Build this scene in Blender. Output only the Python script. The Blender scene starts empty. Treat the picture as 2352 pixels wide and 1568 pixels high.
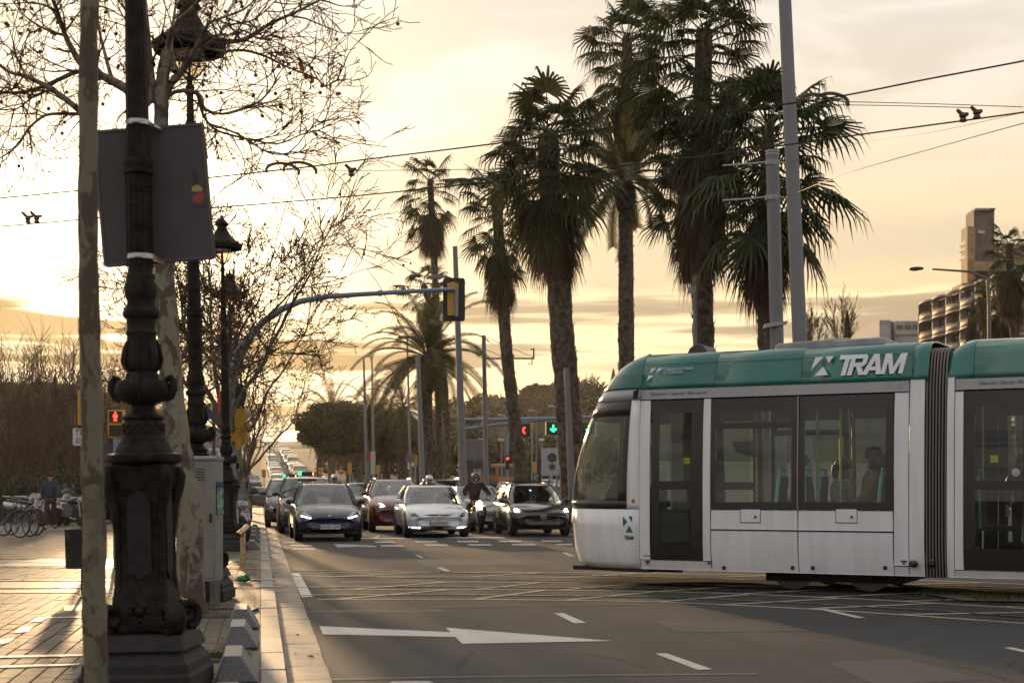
import bpy, math, random
from math import sin, cos, pi, sqrt, atan2, radians
from mathutils import Vector, Matrix
random.seed(7)
SC = bpy.context.scene
COL = SC.collection
# ------------------------------------------------------------------ camera
HC = 1.28                      # eye height over the carriageway
cam_d = bpy.data.cameras.new("camera"); cam = bpy.data.objects.new("camera", cam_d); COL.objects.link(cam)
cam.location = (0, 0, HC); cam.rotation_euler = (pi/2, 0, 0)
cam_d.lens = 50; cam_d.sensor_width = 36; cam_d.shift_y = 0.1455
cam_d.clip_start = 0.1; cam_d.clip_end = 6000
cam_d.dof.use_dof = True; cam_d.dof.focus_distance = 24.0; cam_d.dof.aperture_fstop = 3.2
SC.camera = cam
# ------------------------------------------------------------------ sky
SUN_AZ = radians(-14.8); SUN_EL = radians(7.3)
SUND = Vector((sin(SUN_AZ)*cos(SUN_EL), cos(SUN_AZ)*cos(SUN_EL), sin(SUN_EL)))
W = bpy.data.worlds.new("World"); SC.world = W; W.use_nodes = True
wn = W.node_tree.nodes; wl = W.node_tree.links
for n in list(wn): wn.remove(n)
def WN(t, **kw):
    n = wn.new(t)
    for k, v in kw.items():
        if k.startswith('i_'): n.inputs[int(k[2:])].default_value = v
        else: setattr(n, k, v)
    return n
def wmath(op, a, b=None, clamp=False):
    n = wn.new('ShaderNodeMath'); n.operation = op; n.use_clamp = clamp
    for i, x in enumerate((a, b)):
        if x is None: continue
        if isinstance(x, (int, float)): n.inputs[i].default_value = x
        else: wl.new(x, n.inputs[i])
    return n.outputs[0]
def wmix(f, a, b, blend='MIX'):
    n = wn.new('ShaderNodeMix'); n.data_type = 'RGBA'; n.blend_type = blend
    for i, x in ((0, f), (6, a), (7, b)):
        if isinstance(x, (int, float)): n.inputs[i].default_value = x
        elif isinstance(x, tuple): n.inputs[i].default_value = (*x, 1)
        else: wl.new(x, n.inputs[i])
    return n.outputs[2]
def wramp(x, a, b):
    n = wn.new('ShaderNodeMapRange'); n.interpolation_type = 'SMOOTHSTEP'
    wl.new(x, n.inputs[0]); n.inputs[1].default_value = a; n.inputs[2].default_value = b
    return n.outputs[0]
sky = WN('ShaderNodeTexSky', sky_type='NISHITA', sun_disc=False, sun_elevation=SUN_EL, sun_rotation=SUN_AZ,
         altitude=60, air_density=1.4, dust_density=4.0, ozone_density=1.0)
tc = WN('ShaderNodeTexCoord'); sep = WN('ShaderNodeSeparateXYZ'); wl.new(tc.outputs['Generated'], sep.inputs[0])
zz = sep.outputs[2]
dt = WN('ShaderNodeVectorMath', operation='DOT_PRODUCT'); wl.new(tc.outputs['Generated'], dt.inputs[0]); dt.inputs[1].default_value = SUND
ds = dt.outputs['Value']
front = wramp(ds, -0.3, 1.0)                      # towards the sun
# veil of thin high cloud lit from behind by the low sun
high = wmix(wramp(zz, 0.13, 0.36), wmix(wramp(zz, 0.0, 0.12), (0.95, 0.53, 0.17), (0.95, 0.70, 0.40)), (0.95, 0.89, 0.83))
low_ = wmix(wramp(zz, 0.0, 0.5), (0.62, 0.54, 0.50), (0.60, 0.62, 0.68))
veil = wmix(front, low_, high)
glow = wramp(ds, 0.945, 0.998)
veil = wmix(wmath('MULTIPLY', glow, 0.75), veil, (1.5, 1.28, 0.95))
core = wramp(ds, 0.984, 1.0)
veil = wmix(core, veil, (3.2, 2.7, 1.9))
# soft mottled cirrus higher up
mp = WN('ShaderNodeMapping'); wl.new(tc.outputs['Generated'], mp.inputs[0]); mp.inputs['Scale'].default_value = (2.2, 2.2, 9)
n1 = WN('ShaderNodeTexNoise'); wl.new(mp.outputs[0], n1.inputs[0]); n1.inputs['Scale'].default_value = 2.3; n1.inputs['Detail'].default_value = 6; n1.inputs['Roughness'].default_value = 0.55; n1.inputs['Distortion'].default_value = .5
veil = wmix(wmath('MULTIPLY', wramp(n1.outputs[0], 0.40, 0.60), 0.9), veil, wmix(0.62, veil, (0.62, 0.55, 0.43)))
# long flat bars of stratus low over the horizon
mp2 = WN('ShaderNodeMapping'); wl.new(tc.outputs['Generated'], mp2.inputs[0]); mp2.inputs['Scale'].default_value = (2.0, 2.0, 30); mp2.inputs['Location'].default_value = (0.2, 3.1, 0.20)
n2 = WN('ShaderNodeTexNoise'); wl.new(mp2.outputs[0], n2.inputs[0]); n2.inputs['Scale'].default_value = 1.55; n2.inputs['Detail'].default_value = 5; n2.inputs['Roughness'].default_value = .5
band = wmath('MULTIPLY', wramp(zz, 0.02, 0.06), wmath('SUBTRACT', 1.0, wramp(zz, 0.125, 0.15)))
bars = wmath('MULTIPLY', wramp(n2.outputs[0], 0.445, 0.545), band)
barcol = wmix(front, (0.30, 0.28, 0.28), wmix(wramp(ds, .96, 1.0), (0.44, 0.335, 0.21), (0.36, 0.22, 0.07)))
veil = wmix(wmath('MULTIPLY', bars, 0.95), veil, barcol)
edge = wmath('MULTIPLY', wmath('MULTIPLY', wramp(n2.outputs[0], 0.36, 0.45), wmath('SUBTRACT', 1.0, wramp(n2.outputs[0], 0.45, 0.52))), band)
veil = wmix(wmath('MULTIPLY', wmath('MULTIPLY', edge, front), 0.8), veil, (1.30, 1.0, 0.58))
cover = wmath('ADD', .80, wmath('MULTIPLY', bars, .17))              # the open sky shows through where the cloud is thin
clear = wmix(1.0, sky.outputs[0], (.05, .05, .05), 'MULTIPLY')
bgB = WN('ShaderNodeBackground'); wl.new(wmix(cover, clear, veil), bgB.inputs[0]); bgB.inputs[1].default_value = 1.0
addb = bgB
wo = WN('ShaderNodeOutputWorld'); wl.new(addb.outputs[0], wo.inputs[0])
sd = bpy.data.lights.new("sun", 'SUN'); sun = bpy.data.objects.new("sun", sd); COL.objects.link(sun)
sd.energy = 3.6; sd.angle = radians(1.2); sd.color = (1.0, 0.66, 0.34)
sun.rotation_euler = (-SUND).to_track_quat('-Z', 'Y').to_euler(); sun.location = SUND*100
# ------------------------------------------------------------------ exposure
SC.view_settings.view_transform = 'Standard'; SC.view_settings.look = 'None'
SC.view_settings.exposure = 0.38; SC.view_settings.gamma = 1.0; SC.view_settings.use_curve_mapping = False
SC.render.engine = 'CYCLES'
SC.cycles.use_denoising = True
try: SC.cycles.denoiser = 'OPENIMAGEDENOISE'
except Exception: pass
SC.cycles.max_bounces = 7; SC.cycles.transparent_max_bounces = 14; SC.cycles.diffuse_bounces = 3; SC.cycles.glossy_bounces = 3
SC.cycles.sample_clamp_indirect = 6; SC.cycles.caustics_reflective = False; SC.cycles.caustics_refractive = False
# ------------------------------------------------------------------ measuring the place (2352 px wide picture)
FP, PX, PY = 3267.0, 1176.0, 1126.4
def P(x, y, Y): return Vector(((x-PX)/FP*Y, Y, HC+(PY-y)/FP*Y))
def G(x, y, z=0.0):
    Y = (HC-z)*FP/(y-PY); return Vector(((x-PX)/FP*Y, Y, z))
def XA(x, Y): return (x-PX)/FP*Y
SW = 0.10                       # pavement height
TH = math.atan(0.177)
RA = Vector((-sin(TH), cos(TH), 0)); RR = Vector((cos(TH), sin(TH), 0))
def gz(s):                      # the avenue climbs beyond the junction
    if s < 115: return 0.0
    if s < 175: return .055/120*(s-115)**2
    if s < 340: return 1.65+.055*(s-175)
    return 10.725+.055*(s-340)*math.exp(-(s-340)/120)
def R(l, s, z=0.0):
    p = RR*l+RA*s; return Vector((p.x, p.y, z))
# ------------------------------------------------------------------ materials
MATS = {}
def newmat(name):
    m = bpy.data.materials.new(name); m.use_nodes = True
    nt = m.node_tree; b = nt.nodes.get('Principled BSDF'); MATS[name] = m
    return m, nt, b
def setp(b, **k):
    for a, v in k.items():
        if a in b.inputs: b.inputs[a].default_value = v
def nmath(nt, op, a, b=None, clamp=False):
    n = nt.nodes.new('ShaderNodeMath'); n.operation = op; n.use_clamp = clamp
    for i, x in enumerate((a, b)):
        if x is None: continue
        if isinstance(x, (int, float)): n.inputs[i].default_value = x
        else: nt.links.new(x, n.inputs[i])
    return n.outputs[0]
def nmix(nt, f, a, b, blend='MIX'):
    n = nt.nodes.new('ShaderNodeMix'); n.data_type = 'RGBA'; n.blend_type = blend
    for i, x in ((0, f), (6, a), (7, b)):
        if isinstance(x, (int, float)): n.inputs[i].default_value = x
        elif isinstance(x, tuple): n.inputs[i].default_value = (*x, 1) if len(x) == 3 else x
        else: nt.links.new(x, n.inputs[i])
    return n.outputs[2]
def ntex(nt, kind='Noise', scale=5, detail=4, rough=.55, stretch=None, coord='Object', dist=0.0):
    t = nt.nodes.new('ShaderNodeTexCoord')
    o = t.outputs[coord]
    if stretch:
        mp = nt.nodes.new('ShaderNodeMapping'); nt.links.new(o, mp.inputs[0]); mp.inputs['Scale'].default_value = stretch; o = mp.outputs[0]
    n = nt.nodes.new('ShaderNodeTex'+kind); nt.links.new(o, n.inputs[0]); n.inputs['Scale'].default_value = scale
    if kind == 'Noise':
        n.inputs['Detail'].default_value = detail; n.inputs['Roughness'].default_value = rough; n.inputs['Distortion'].default_value = dist
    return n.outputs[0]
def nramp(nt, x, a, b, smooth=True):
    n = nt.nodes.new('ShaderNodeMapRange'); n.interpolation_type = 'SMOOTHSTEP' if smooth else 'LINEAR'
    nt.links.new(x, n.inputs[0]); n.inputs[1].default_value = a; n.inputs[2].default_value = b
    return n.outputs[0]
def nbump(nt, b, h, strength=.4, dist=.01):
    n = nt.nodes.new('ShaderNodeBump'); n.inputs['Strength'].default_value = strength; n.inputs['Distance'].default_value = dist
    nt.links.new(h, n.inputs['Height']); nt.links.new(n.outputs[0], b.inputs['Normal'])
def M(name, col, rough=.55, metal=0.0, ns=None, na=.2, bump=0, bs=None, bd=.01, coat=0, spec=.5, stretch=None, isl=0, rand=0, col2=None):
    if name in MATS: return MATS[name]
    m, nt, b = newmat(name)
    setp(b, **{'Base Color': (*col, 1), 'Roughness': rough, 'Metallic': metal, 'Coat Weight': coat, 'Coat Roughness': .08, 'Specular IOR Level': spec})
    c = None
    if ns:
        t = ntex(nt, scale=ns, stretch=stretch)
        lo = tuple(x*(1-na) for x in col); hi = col2 if col2 else tuple(min(1, x*(1+na)) for x in col)
        c = nmix(nt, nramp(nt, t, .32, .68), lo, hi)
        rr = nmath(nt, 'ADD', nmath(nt, 'MULTIPLY', t, .22), rough-.11, True); nt.links.new(rr, b.inputs['Roughness'])
    if isl or rand:
        if isl:
            g = nt.nodes.new('ShaderNodeNewGeometry'); r = g.outputs['Random Per Island']; amt = isl
        else:
            g = nt.nodes.new('ShaderNodeObjectInfo'); r = g.outputs['Random']; amt = rand
        f = nmath(nt, 'ADD', nmath(nt, 'MULTIPLY', r, 2*amt), 1-amt)
        cb = nt.nodes.new('ShaderNodeCombineColor')
        for i in range(3): nt.links.new(f, cb.inputs[i])
        c = nmix(nt, 1.0, c if c is not None else col, cb.outputs[0], 'MULTIPLY')
    if c is not None: nt.links.new(c, b.inputs['Base Color'])
    if bump: nbump(nt, b, ntex(nt, scale=bs or (ns or 20)*3, detail=5, stretch=stretch), bump, bd)
    return m
def EM(name, col, s):
    if name in MATS: return MATS[name]
    m, nt, b = newmat(name)
    setp(b, **{'Base Color': (*[x*.4 for x in col], 1), 'Emission Color': (*col, 1), 'Emission Strength': s, 'Roughness': .4})
    return m
def GLASS(name, tint, refl=1.0, rough=.02):
    if name in MATS: return MATS[name]
    m, nt, b = newmat(name); nt.nodes.remove(b)
    out = nt.nodes['Material Output']
    tr = nt.nodes.new('ShaderNodeBsdfTransparent'); tr.inputs[0].default_value = (*tint, 1)
    gl = nt.nodes.new('ShaderNodeBsdfGlossy'); gl.inputs['Roughness'].default_value = rough; gl.inputs[0].default_value = (.95, .97, 1, 1)
    lw = nt.nodes.new('ShaderNodeLayerWeight'); lw.inputs[0].default_value = .5
    f = nmath(nt, 'MULTIPLY', nmath(nt, 'ADD', nmath(nt, 'MULTIPLY', nmath(nt, 'POWER', lw.outputs['Facing'], 5.0), .90), .055), refl, True)
    mx = nt.nodes.new('ShaderNodeMixShader'); nt.links.new(f, mx.inputs[0]); nt.links.new(tr.outputs[0], mx.inputs[1]); nt.links.new(gl.outputs[0], mx.inputs[2])
    nt.links.new(mx.outputs[0], out.inputs[0])
    return m
def LEAF(name, col, col2=None, trans=.35, rough=.5, isl=.35):
    if name in MATS: return MATS[name]
    m, nt, b = newmat(name)
    g = nt.nodes.new('ShaderNodeNewGeometry'); oi = nt.nodes.new('ShaderNodeObjectInfo')
    r = nmath(nt, 'FRACT', nmath(nt, 'ADD', g.outputs['Random Per Island'], oi.outputs['Random']))
    c = nmix(nt, r, tuple(x*(1-isl) for x in col), col2 or tuple(x*(1+isl) for x in col))
    nt.links.new(c, b.inputs['Base Color']); setp(b, Roughness=rough, **{'Specular IOR Level': .22})
    tl = nt.nodes.new('ShaderNodeBsdfTranslucent'); nt.links.new(c, tl.inputs[0])
    mx = nt.nodes.new('ShaderNodeMixShader'); mx.inputs[0].default_value = trans
    nt.links.new(b.outputs[0], mx.inputs[1]); nt.links.new(tl.outputs[0], mx.inputs[2]); nt.links.new(mx.outputs[0], nt.nodes['Material Output'].inputs[0])
    return m
# ------------------------------------------------------------------ mesh building
class MB:
    def __init__(s): s.v = []; s.f = []; s.mi = []; s.cur = 0
    def add(s, vs, fs):
        o = len(s.v); s.v.extend([tuple(x) for x in vs]); s.f.extend([tuple(i+o for i in f) for f in fs]); s.mi.extend([s.cur]*len(fs)); return s
    def box(s, c, d, M4=None, top=None):
        x, y, z = c; a, b, h = d[0]/2, d[1]/2, d[2]/2
        t = top or (1, 1)
        vs = [Vector((x+sx*a*(t[0] if sz > 0 else 1), y+sy*b*(t[1] if sz > 0 else 1), z+sz*h)) for sz in (-1, 1) for sx, sy in ((-1, -1), (1, -1), (1, 1), (-1, 1))]
        if M4 is not None: vs = [M4 @ q for q in vs]
        return s.add(vs, [(0, 3, 2, 1), (4, 5, 6, 7), (0, 1, 5, 4), (1, 2, 6, 5), (2, 3, 7, 6), (3, 0, 4, 7)])
    def tube(s, pts, rad, n=8, cap=True):
        pts = [Vector(p) for p in pts]
        if not isinstance(rad, (list, tuple)): rad = [rad]*len(pts)
        vs = []; up = None
        for i, p in enumerate(pts):
            d = (pts[min(i+1, len(pts)-1)]-pts[max(i-1, 0)])
            if d.length < 1e-9: d = Vector((0, 0, 1))
            d.normalize()
            if up is None: up = Vector((1, 0, 0)) if abs(d.x) < .8 else Vector((0, 1, 0))
            u = (up-d*up.dot(d))
            if u.length < 1e-6: u = d.orthogonal()
            u.normalize(); w = d.cross(u); up = u
            for k in range(n):
                a = 2*pi*k/n; vs.append(p+(u*cos(a)+w*sin(a))*rad[i])
        fs = [(i*n+k, i*n+(k+1) % n, (i+1)*n+(k+1) % n, (i+1)*n+k) for i in range(len(pts)-1) for k in range(n)]
        if cap: fs += [tuple(range(n))[::-1], tuple((len(pts)-1)*n+k for k in range(n))]
        return s.add(vs, fs)
    def lathe(s, prof, n=20, c=(0, 0, 0), M4=None, sq=0, flute=0, fn=16):
        vs = []
        for r, z in prof:
            for k in range(n):
                a = 2*pi*k/n
                rr = r
                if sq: 
                    q = max(abs(cos(a)), abs(sin(a))); rr = r*((1-sq)+sq/q)
                if flute: rr *= 1+flute*cos(fn*a)
                q = Vector((c[0]+rr*cos(a), c[1]+rr*sin(a), c[2]+z)); vs.append(M4 @ q if M4 is not None else q)
        m = len(prof)
        fs = [(i*n+k, i*n+(k+1) % n, (i+1)*n+(k+1) % n, (i+1)*n+k) for i in range(m-1) for k in range(n)]
        if prof[0][0] > 1e-4: fs.append(tuple(range(n))[::-1])
        if prof[-1][0] > 1e-4: fs.append(tuple((m-1)*n+k for k in range(n)))
        return s.add(vs, fs)
    def sph(s, c, r, nu=12, nv=8, M4=None):
        if not isinstance(r, (list, tuple)): r = (r, r, r)
        vs = []; 
        for j in range(nv+1):
            t = pi*j/nv
            for i in range(nu):
                a = 2*pi*i/nu; q = Vector((c[0]+r[0]*sin(t)*cos(a), c[1]+r[1]*sin(t)*sin(a), c[2]+r[2]*cos(t))); vs.append(M4 @ q if M4 is not None else q)
        fs = [(j*nu+i, (j+1)*nu+i, (j+1)*nu+(i+1) % nu, j*nu+(i+1) % nu) for j in range(nv) for i in range(nu)]
        return s.add(vs, fs)
    def grid(s, rows, closed=False):
        n = len(rows[0]); vs = [p for r in rows for p in r]; fs = []
        for i in range(len(rows)-1):
            for k in range(n if closed else n-1):
                fs.append((i*n+k, i*n+(k+1) % n, (i+1)*n+(k+1) % n, (i+1)*n+k))
        return s.add(vs, fs)
    def slab(s, loop, ex):                   # closed outline extruded by a vector
        n = len(loop); ex = Vector(ex); a = [Vector(p) for p in loop]
        return s.add(a+[p+ex for p in a], [tuple(range(n))[::-1], tuple(range(n, 2*n))]+[(k, (k+1) % n, n+(k+1) % n, n+k) for k in range(n)])
    def poly(s, loop): return s.add(loop, [tuple(range(len(loop)))])
    def mesh(s, name, mats, smooth=True, ang=40):
        me = bpy.data.meshes.new(name); me.from_pydata(s.v, [], s.f)
        if not isinstance(mats, (list, tuple)): mats = [mats]
        for m in mats: me.materials.append(m)
        if len(mats) > 1: me.polygons.foreach_set('material_index', s.mi)
        if smooth and len(me.polygons):
            me.polygons.foreach_set('use_smooth', [True]*len(me.polygons))
            if ang: me.set_sharp_from_angle(angle=radians(ang))
        me.update(); return me
    def build(s, name, mats, parent=None, smooth=True, ang=40, bevel=0, sub=0, world=False, loc=None, rot=None):
        o = link(name, s.mesh(name, mats, smooth, ang), parent, world, loc, rot)
        if bevel:
            b = o.modifiers.new('b', 'BEVEL'); b.width = bevel; b.segments = 2; b.limit_method = 'ANGLE'; b.angle_limit = radians(40)
        if sub:
            b = o.modifiers.new('s', 'SUBSURF'); b.levels = sub; b.render_levels = sub
        return o
def link(name, data, parent=None, world=False, loc=None, rot=None):
    o = bpy.data.objects.new(name, data); COL.objects.link(o)
    if parent is not None:
        o.parent = parent
        if world: o.location = -base_of(parent)
    if loc is not None: o.location = loc
    if rot is not None: o.rotation_euler = rot
    return o
BASE = {}
def base_of(o):
    return Vector(BASE.get(o.name, (0, 0, 0)))
def tag(o, label, cat, group=None, kind=None):
    o['label'] = label; o['category'] = cat
    if group: o['group'] = group
    if kind: o['kind'] = kind
    return o
def thing(name, label, cat, loc=(0, 0, 0), rz=0, group=None, scale=None, rot=None):
    o = bpy.data.objects.new(name, None); COL.objects.link(o); o.empty_display_size = .1
    o.location = loc; o.rotation_euler = rot or (0, 0, rz); BASE[o.name] = tuple(loc)
    if scale: o.scale = (scale,)*3 if isinstance(scale, (int, float)) else scale
    return tag(o, label, cat, group)
def struct(o, kind='structure'): o['kind'] = kind; return o
def dup(root, loc=None, rot=None, label=None, group=None, scale=None, mats=None):
    def cp(o, par):
        c = o.copy(); COL.objects.link(c); c.parent = par
        if mats and o.data and o.type == 'MESH':
            for i, sl in enumerate(c.material_slots):
                if sl.material and sl.material.name in mats:
                    sl.link = 'OBJECT'; sl.material = mats[sl.material.name]
        for ch in o.children: 
            if ch.name in SNAP.get(root.name, ()): cp(ch, c)
        return c
    SNAP.setdefault(root.name, [x.name for x in root.children_recursive])
    c = cp(root, None)
    if loc is not None: c.location = loc; BASE[c.name] = tuple(loc)
    if rot is not None: c.rotation_euler = rot if isinstance(rot, (tuple, list)) else (0, 0, rot)
    if scale is not None: c.scale = (scale,)*3 if isinstance(scale, (int, float)) else scale
    if label: c['label'] = label
    if group: c['group'] = group
    return c
SNAP = {}
def txt(name, body, size, mat, parent=None, M4=None, align='LEFT', bold=0, shear=0, ext=.0015, sx=1.0):
    cu = bpy.data.curves.new(name, 'FONT'); cu.body = body; cu.size = size; cu.align_x = align; cu.align_y = 'BOTTOM_BASELINE' if False else 'BOTTOM'
    cu.offset = bold; cu.shear = shear; cu.extrude = ext; cu.resolution_u = 2
    o = bpy.data.objects.new(name, cu); COL.objects.link(o)
    dg = bpy.context.evaluated_depsgraph_get(); me = bpy.data.meshes.new_from_object(o.evaluated_get(dg))
    bpy.data.objects.remove(o); bpy.data.curves.remove(cu)
    me.name = name; me.materials.clear(); me.materials.append(mat)
    if sx != 1: me.transform(Matrix.Diagonal((sx, 1, 1, 1)))
    if M4 is not None: me.transform(M4)
    return link(name, me, parent)
def frame(o, x, y): 
    """matrix with local x, y axes along x, y and origin o"""
    x = Vector(x).normalized(); y = Vector(y); z = x.cross(y).normalized(); y = z.cross(x)
    return Matrix(((x.x, y.x, z.x, o[0]), (x.y, y.y, z.y, o[1]), (x.z, y.z, z.z, o[2]), (0, 0, 0, 1)))
# ================================================================== GROUND
def asphalt():
    m, nt, b = newmat('asphalt')
    big = ntex(nt, scale=.35, detail=5); fine = ntex(nt, scale=70, detail=3); mid = ntex(nt, scale=3.0, detail=6, stretch=(1, .25, 1))
    c = nmix(nt, nramp(nt, big, .35, .65), (.032, .032, .033), (.050, .050, .050))
    c = nmix(nt, nmath(nt, 'MULTIPLY', nramp(nt, mid, .45, .75), .45), c, (.064, .063, .062))
    c = nmix(nt, nmath(nt, 'MULTIPLY', nramp(nt, fine, .52, .72), .55), c, (.125, .122, .118))
    v = nt.nodes.new('ShaderNodeTexVoronoi'); v.feature = 'DISTANCE_TO_EDGE'; t = nt.nodes.new('ShaderNodeTexCoord')
    w = nt.nodes.new('ShaderNodeTexNoise'); w.inputs['Scale'].default_value = 1.2; w.inputs['Detail'].default_value = 6; nt.links.new(t.outputs['Object'], w.inputs[0])
    mp = nmix(nt, .35, t.outputs['Object'], w.outputs[1]); nt.links.new(mp, v.inputs[0]); v.inputs['Scale'].default_value = .33
    crack = nmath(nt, 'SUBTRACT', 1.0, nramp(nt, v.outputs[0], .0015, .007)); 
    c = nmix(nt, nmath(nt, 'MULTIPLY', crack, nramp(nt, big, .5, .6)), c, (.02, .019, .018))
    nt.links.new(c, b.inputs['Base Color'])
    nt.links.new(nmath(nt, 'ADD', nmath(nt, 'MULTIPLY', big, .25), .58), b.inputs['Roughness'])
    setp(b, **{'Specular IOR Level': .22}); nbump(nt, b, ntex(nt, scale=150, detail=2), .6, .008)
    return m
MA = asphalt()
def paintmat(name, col, rough=.45, wear=.5):
    m, nt, b = newmat(name)
    t = ntex(nt, scale=26, detail=8, rough=.7); u = ntex(nt, scale=2.2, detail=4)
    w = nramp(nt, nmath(nt, 'ADD', nmath(nt, 'MULTIPLY', t, .7), nmath(nt, 'MULTIPLY', u, .3)), wear, wear+.14)
    nt.links.new(nmix(nt, w, col, tuple(x*.38+.03 for x in col)), b.inputs['Base Color']); setp(b, Roughness=rough)
    nbump(nt, b, ntex(nt, scale=120, detail=2), .5, .004)
    return m
MPW = paintmat('white_road_paint', (.50, .49, .46), .5, .50); MPWW = paintmat('worn_white_paint', (.40, .39, .37), .5, .44); MPY = paintmat('yellow_road_paint', (.62, .54, .34), .40, .46)
MSOIL = M('soil', (.085, .066, .048), .95, ns=3, na=.4, bump=.6, bs=25)
MCONC = M('gutter_concrete', (.27, .225, .18), .62, ns=6, na=.25, bump=.35, bs=90, rand=.10)
MKERB = M('granite_kerb', (.24, .22, .195), .6, ns=45, na=.35, bump=.3, bs=120, rand=.16)
MTILE = M('paving_tile', (.125, .100, .078), .66, ns=9, na=.32, bump=.3, bs=80, rand=.22, spec=.25)
MTILES = M('paving_tile_field', (.125, .100, .078), .66, ns=9, na=.32, bump=.3, bs=80, isl=.22, spec=.25)
MSLAB = M('granite_slab', (.22, .205, .18), .55, ns=14, na=.2, bump=.25, bs=90, rand=.08)
MSTEEL = M('rail_steel', (.42, .40, .38), .28, 1.0, ns=8, na=.2)
MDARK = M('dark_groove', (.018, .017, .016), .8)
SS = [-6, 0, 6, 12, 20, 30, 45, 60, 80, 100, 115, 125, 135, 145, 155, 165, 175, 200, 240, 280, 320, 340, 360, 400, 450, 520]
def sheet(name, l0, l1, z, mat, ss, nl=8, parent=None):
    b = MB(); b.grid([[R(l0+(l1-l0)*k/nl, s, gz(s)+z) for k in range(nl+1)] for s in ss])
    return b.build(name, mat, parent)
gss = [-60]+SS[1:]+[620, 800]
ground = struct(sheet('ground', -900, 900, -.06, MSOIL, gss, 30))
road = struct(sheet('road', .3, 48, 0, MA, SS, 24))
# ---- pavement: base, tiles, slabs
b = MB(); b.grid([[R(l, s, SW-.009) for l in (-60, -30, -15, -8, -4, 0)] for s in (-6, 0, 8, 16, 24, 32, 45, 60, 85, 113)])
def pavebase():
    m, nt, bb = newmat('pavement_base')
    br = nt.nodes.new('ShaderNodeTexBrick'); t = nt.nodes.new('ShaderNodeTexCoord'); mp = nt.nodes.new('ShaderNodeMapping')
    mp.inputs['Rotation'].default_value = (0, 0, pi/2-TH); nt.links.new(t.outputs['Object'], mp.inputs[0]); nt.links.new(mp.outputs[0], br.inputs[0])
    br.inputs['Scale'].default_value = 2.0; br.inputs['Color1'].default_value = (.125, .100, .076, 1); br.inputs['Color2'].default_value = (.165, .135, .10, 1); br.inputs['Mortar'].default_value = (.035, .030, .025, 1); br.inputs['Mortar Size'].default_value = .012
    c = nmix(nt, nmath(nt, 'MULTIPLY', ntex(nt, scale=.5, detail=5), .5), br.outputs[0], (.13, .115, .10))
    nt.links.new(c, bb.inputs['Base Color']); setp(bb, Roughness=.68); nbump(nt, bb, ntex(nt, scale=40), .3, .01); return m
pavement = struct(b.build('pavement', pavebase()))
b = MB(); b.slab([R(-60, -6, -.1), R(-.001, -6, -.1), R(-.001, 113, -.1), R(-60, 113, -.1)], (0, 0, .185)); b.build('pavement_bed', MSOIL, pavement)
def tile_box(lx, ly, h=.03):
    q = MB(); q.box((0, 0, -h/2), (lx, ly, h), top=(1-.006/lx, 1-.006/ly)); return q
TL, TSX = .245, .125
tiles = []
def in_strip(p):        # track bed or slab band crosses here
    return 16.0 < p.y < 18.95 or 22.3 < p.y < 24.6
rt = random.Random(3)
i = 0
s = 7.6
while s < 44:
    l = -.06-TSX/2; j = 0
    while l > -17:
        p = R(l, s+(TL/2 if j % 2 else 0), SW)
        x = PX+p.x/p.y*FP
        if x < -25: break
        if not in_strip(p): tiles.append((p.y, p.copy()))
        l -= TSX+.009; j += 1
    s += TL+.009
tiles.sort(key=lambda t: t[0])
tm = tile_box(TSX, TL).mesh('paving_tile', MTILE)
for k, (d, p) in enumerate(tiles[:300]):
    o = link('paving_tile', tm, pavement); o.location = p+Vector((0, 0, rt.uniform(-.0025, .0015))); o.rotation_euler = (rt.uniform(-.006, .006), rt.uniform(-.008, .008), TH+rt.uniform(-.004, .004))
b = MB()
for d, p in tiles[300:]:
    b.box((0, 0, -.015), (TSX, TL, .03), Matrix.Translation(p+Vector((0, 0, rt.uniform(-.0025, .0015)))) @ Matrix.Rotation(TH, 4, 'Z') @ Matrix.Rotation(rt.uniform(-.008, .008), 4, 'X'))
o = b.build('paving_tiles', MTILES, pavement, smooth=False); o['kind'] = 'stuff'
sm = tile_box(.59, .76).mesh('granite_slab', MSLAB)
for r_ in range(3):
    for c_ in range(16):
        X = -7.9+c_*.6; Y = 22.68+r_*.77
        q = Vector((X, Y, SW+.002))
        if (q.dot(RR)) < -.32: 
            o = link('granite_slab', sm, pavement); o.location = q
km = tile_box(.165, .99, .22).mesh('kerb_stone', MKERB); gm = tile_box(.295, .745, .08).mesh('gutter_slab', MCONC)
far_k = MB(); far_g = MB()
for k in range(106):
    s = 7.0+k*1.0
    p = R(.084, s, SW+.004+rt.uniform(-.003, .003)); rot = (rt.uniform(-.003, .003), rt.uniform(-.006, .006), TH+rt.uniform(-.004, .004))
    if s < 52: o = link('kerb_stone', km, pavement); o.location = p; o.rotation_euler = rot
    else: far_k.box((0, 0, -.11), (.165, .99, .22), Matrix.Translation(p) @ Matrix.Rotation(TH, 4, 'Z'))
for k in range(140):
    s = 7.0+k*.752
    p = R(.325+rt.uniform(-.004, .004), s, .014+rt.uniform(-.002, .002))
    if s < 45: o = link('gutter_slab', gm, road); o.location = p; o.rotation_euler = (0, rt.uniform(-.01, .01), TH+rt.uniform(-.003, .003))
    else: far_g.box((0, 0, -.04), (.295, .745, .08), Matrix.Translation(p) @ Matrix.Rotation(TH, 4, 'Z'))
o = far_k.build('kerb_stones', MKERB, pavement); o['kind'] = 'stuff'
o = far_g.build('gutter_slabs', MCONC, road); o['kind'] = 'stuff'
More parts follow.
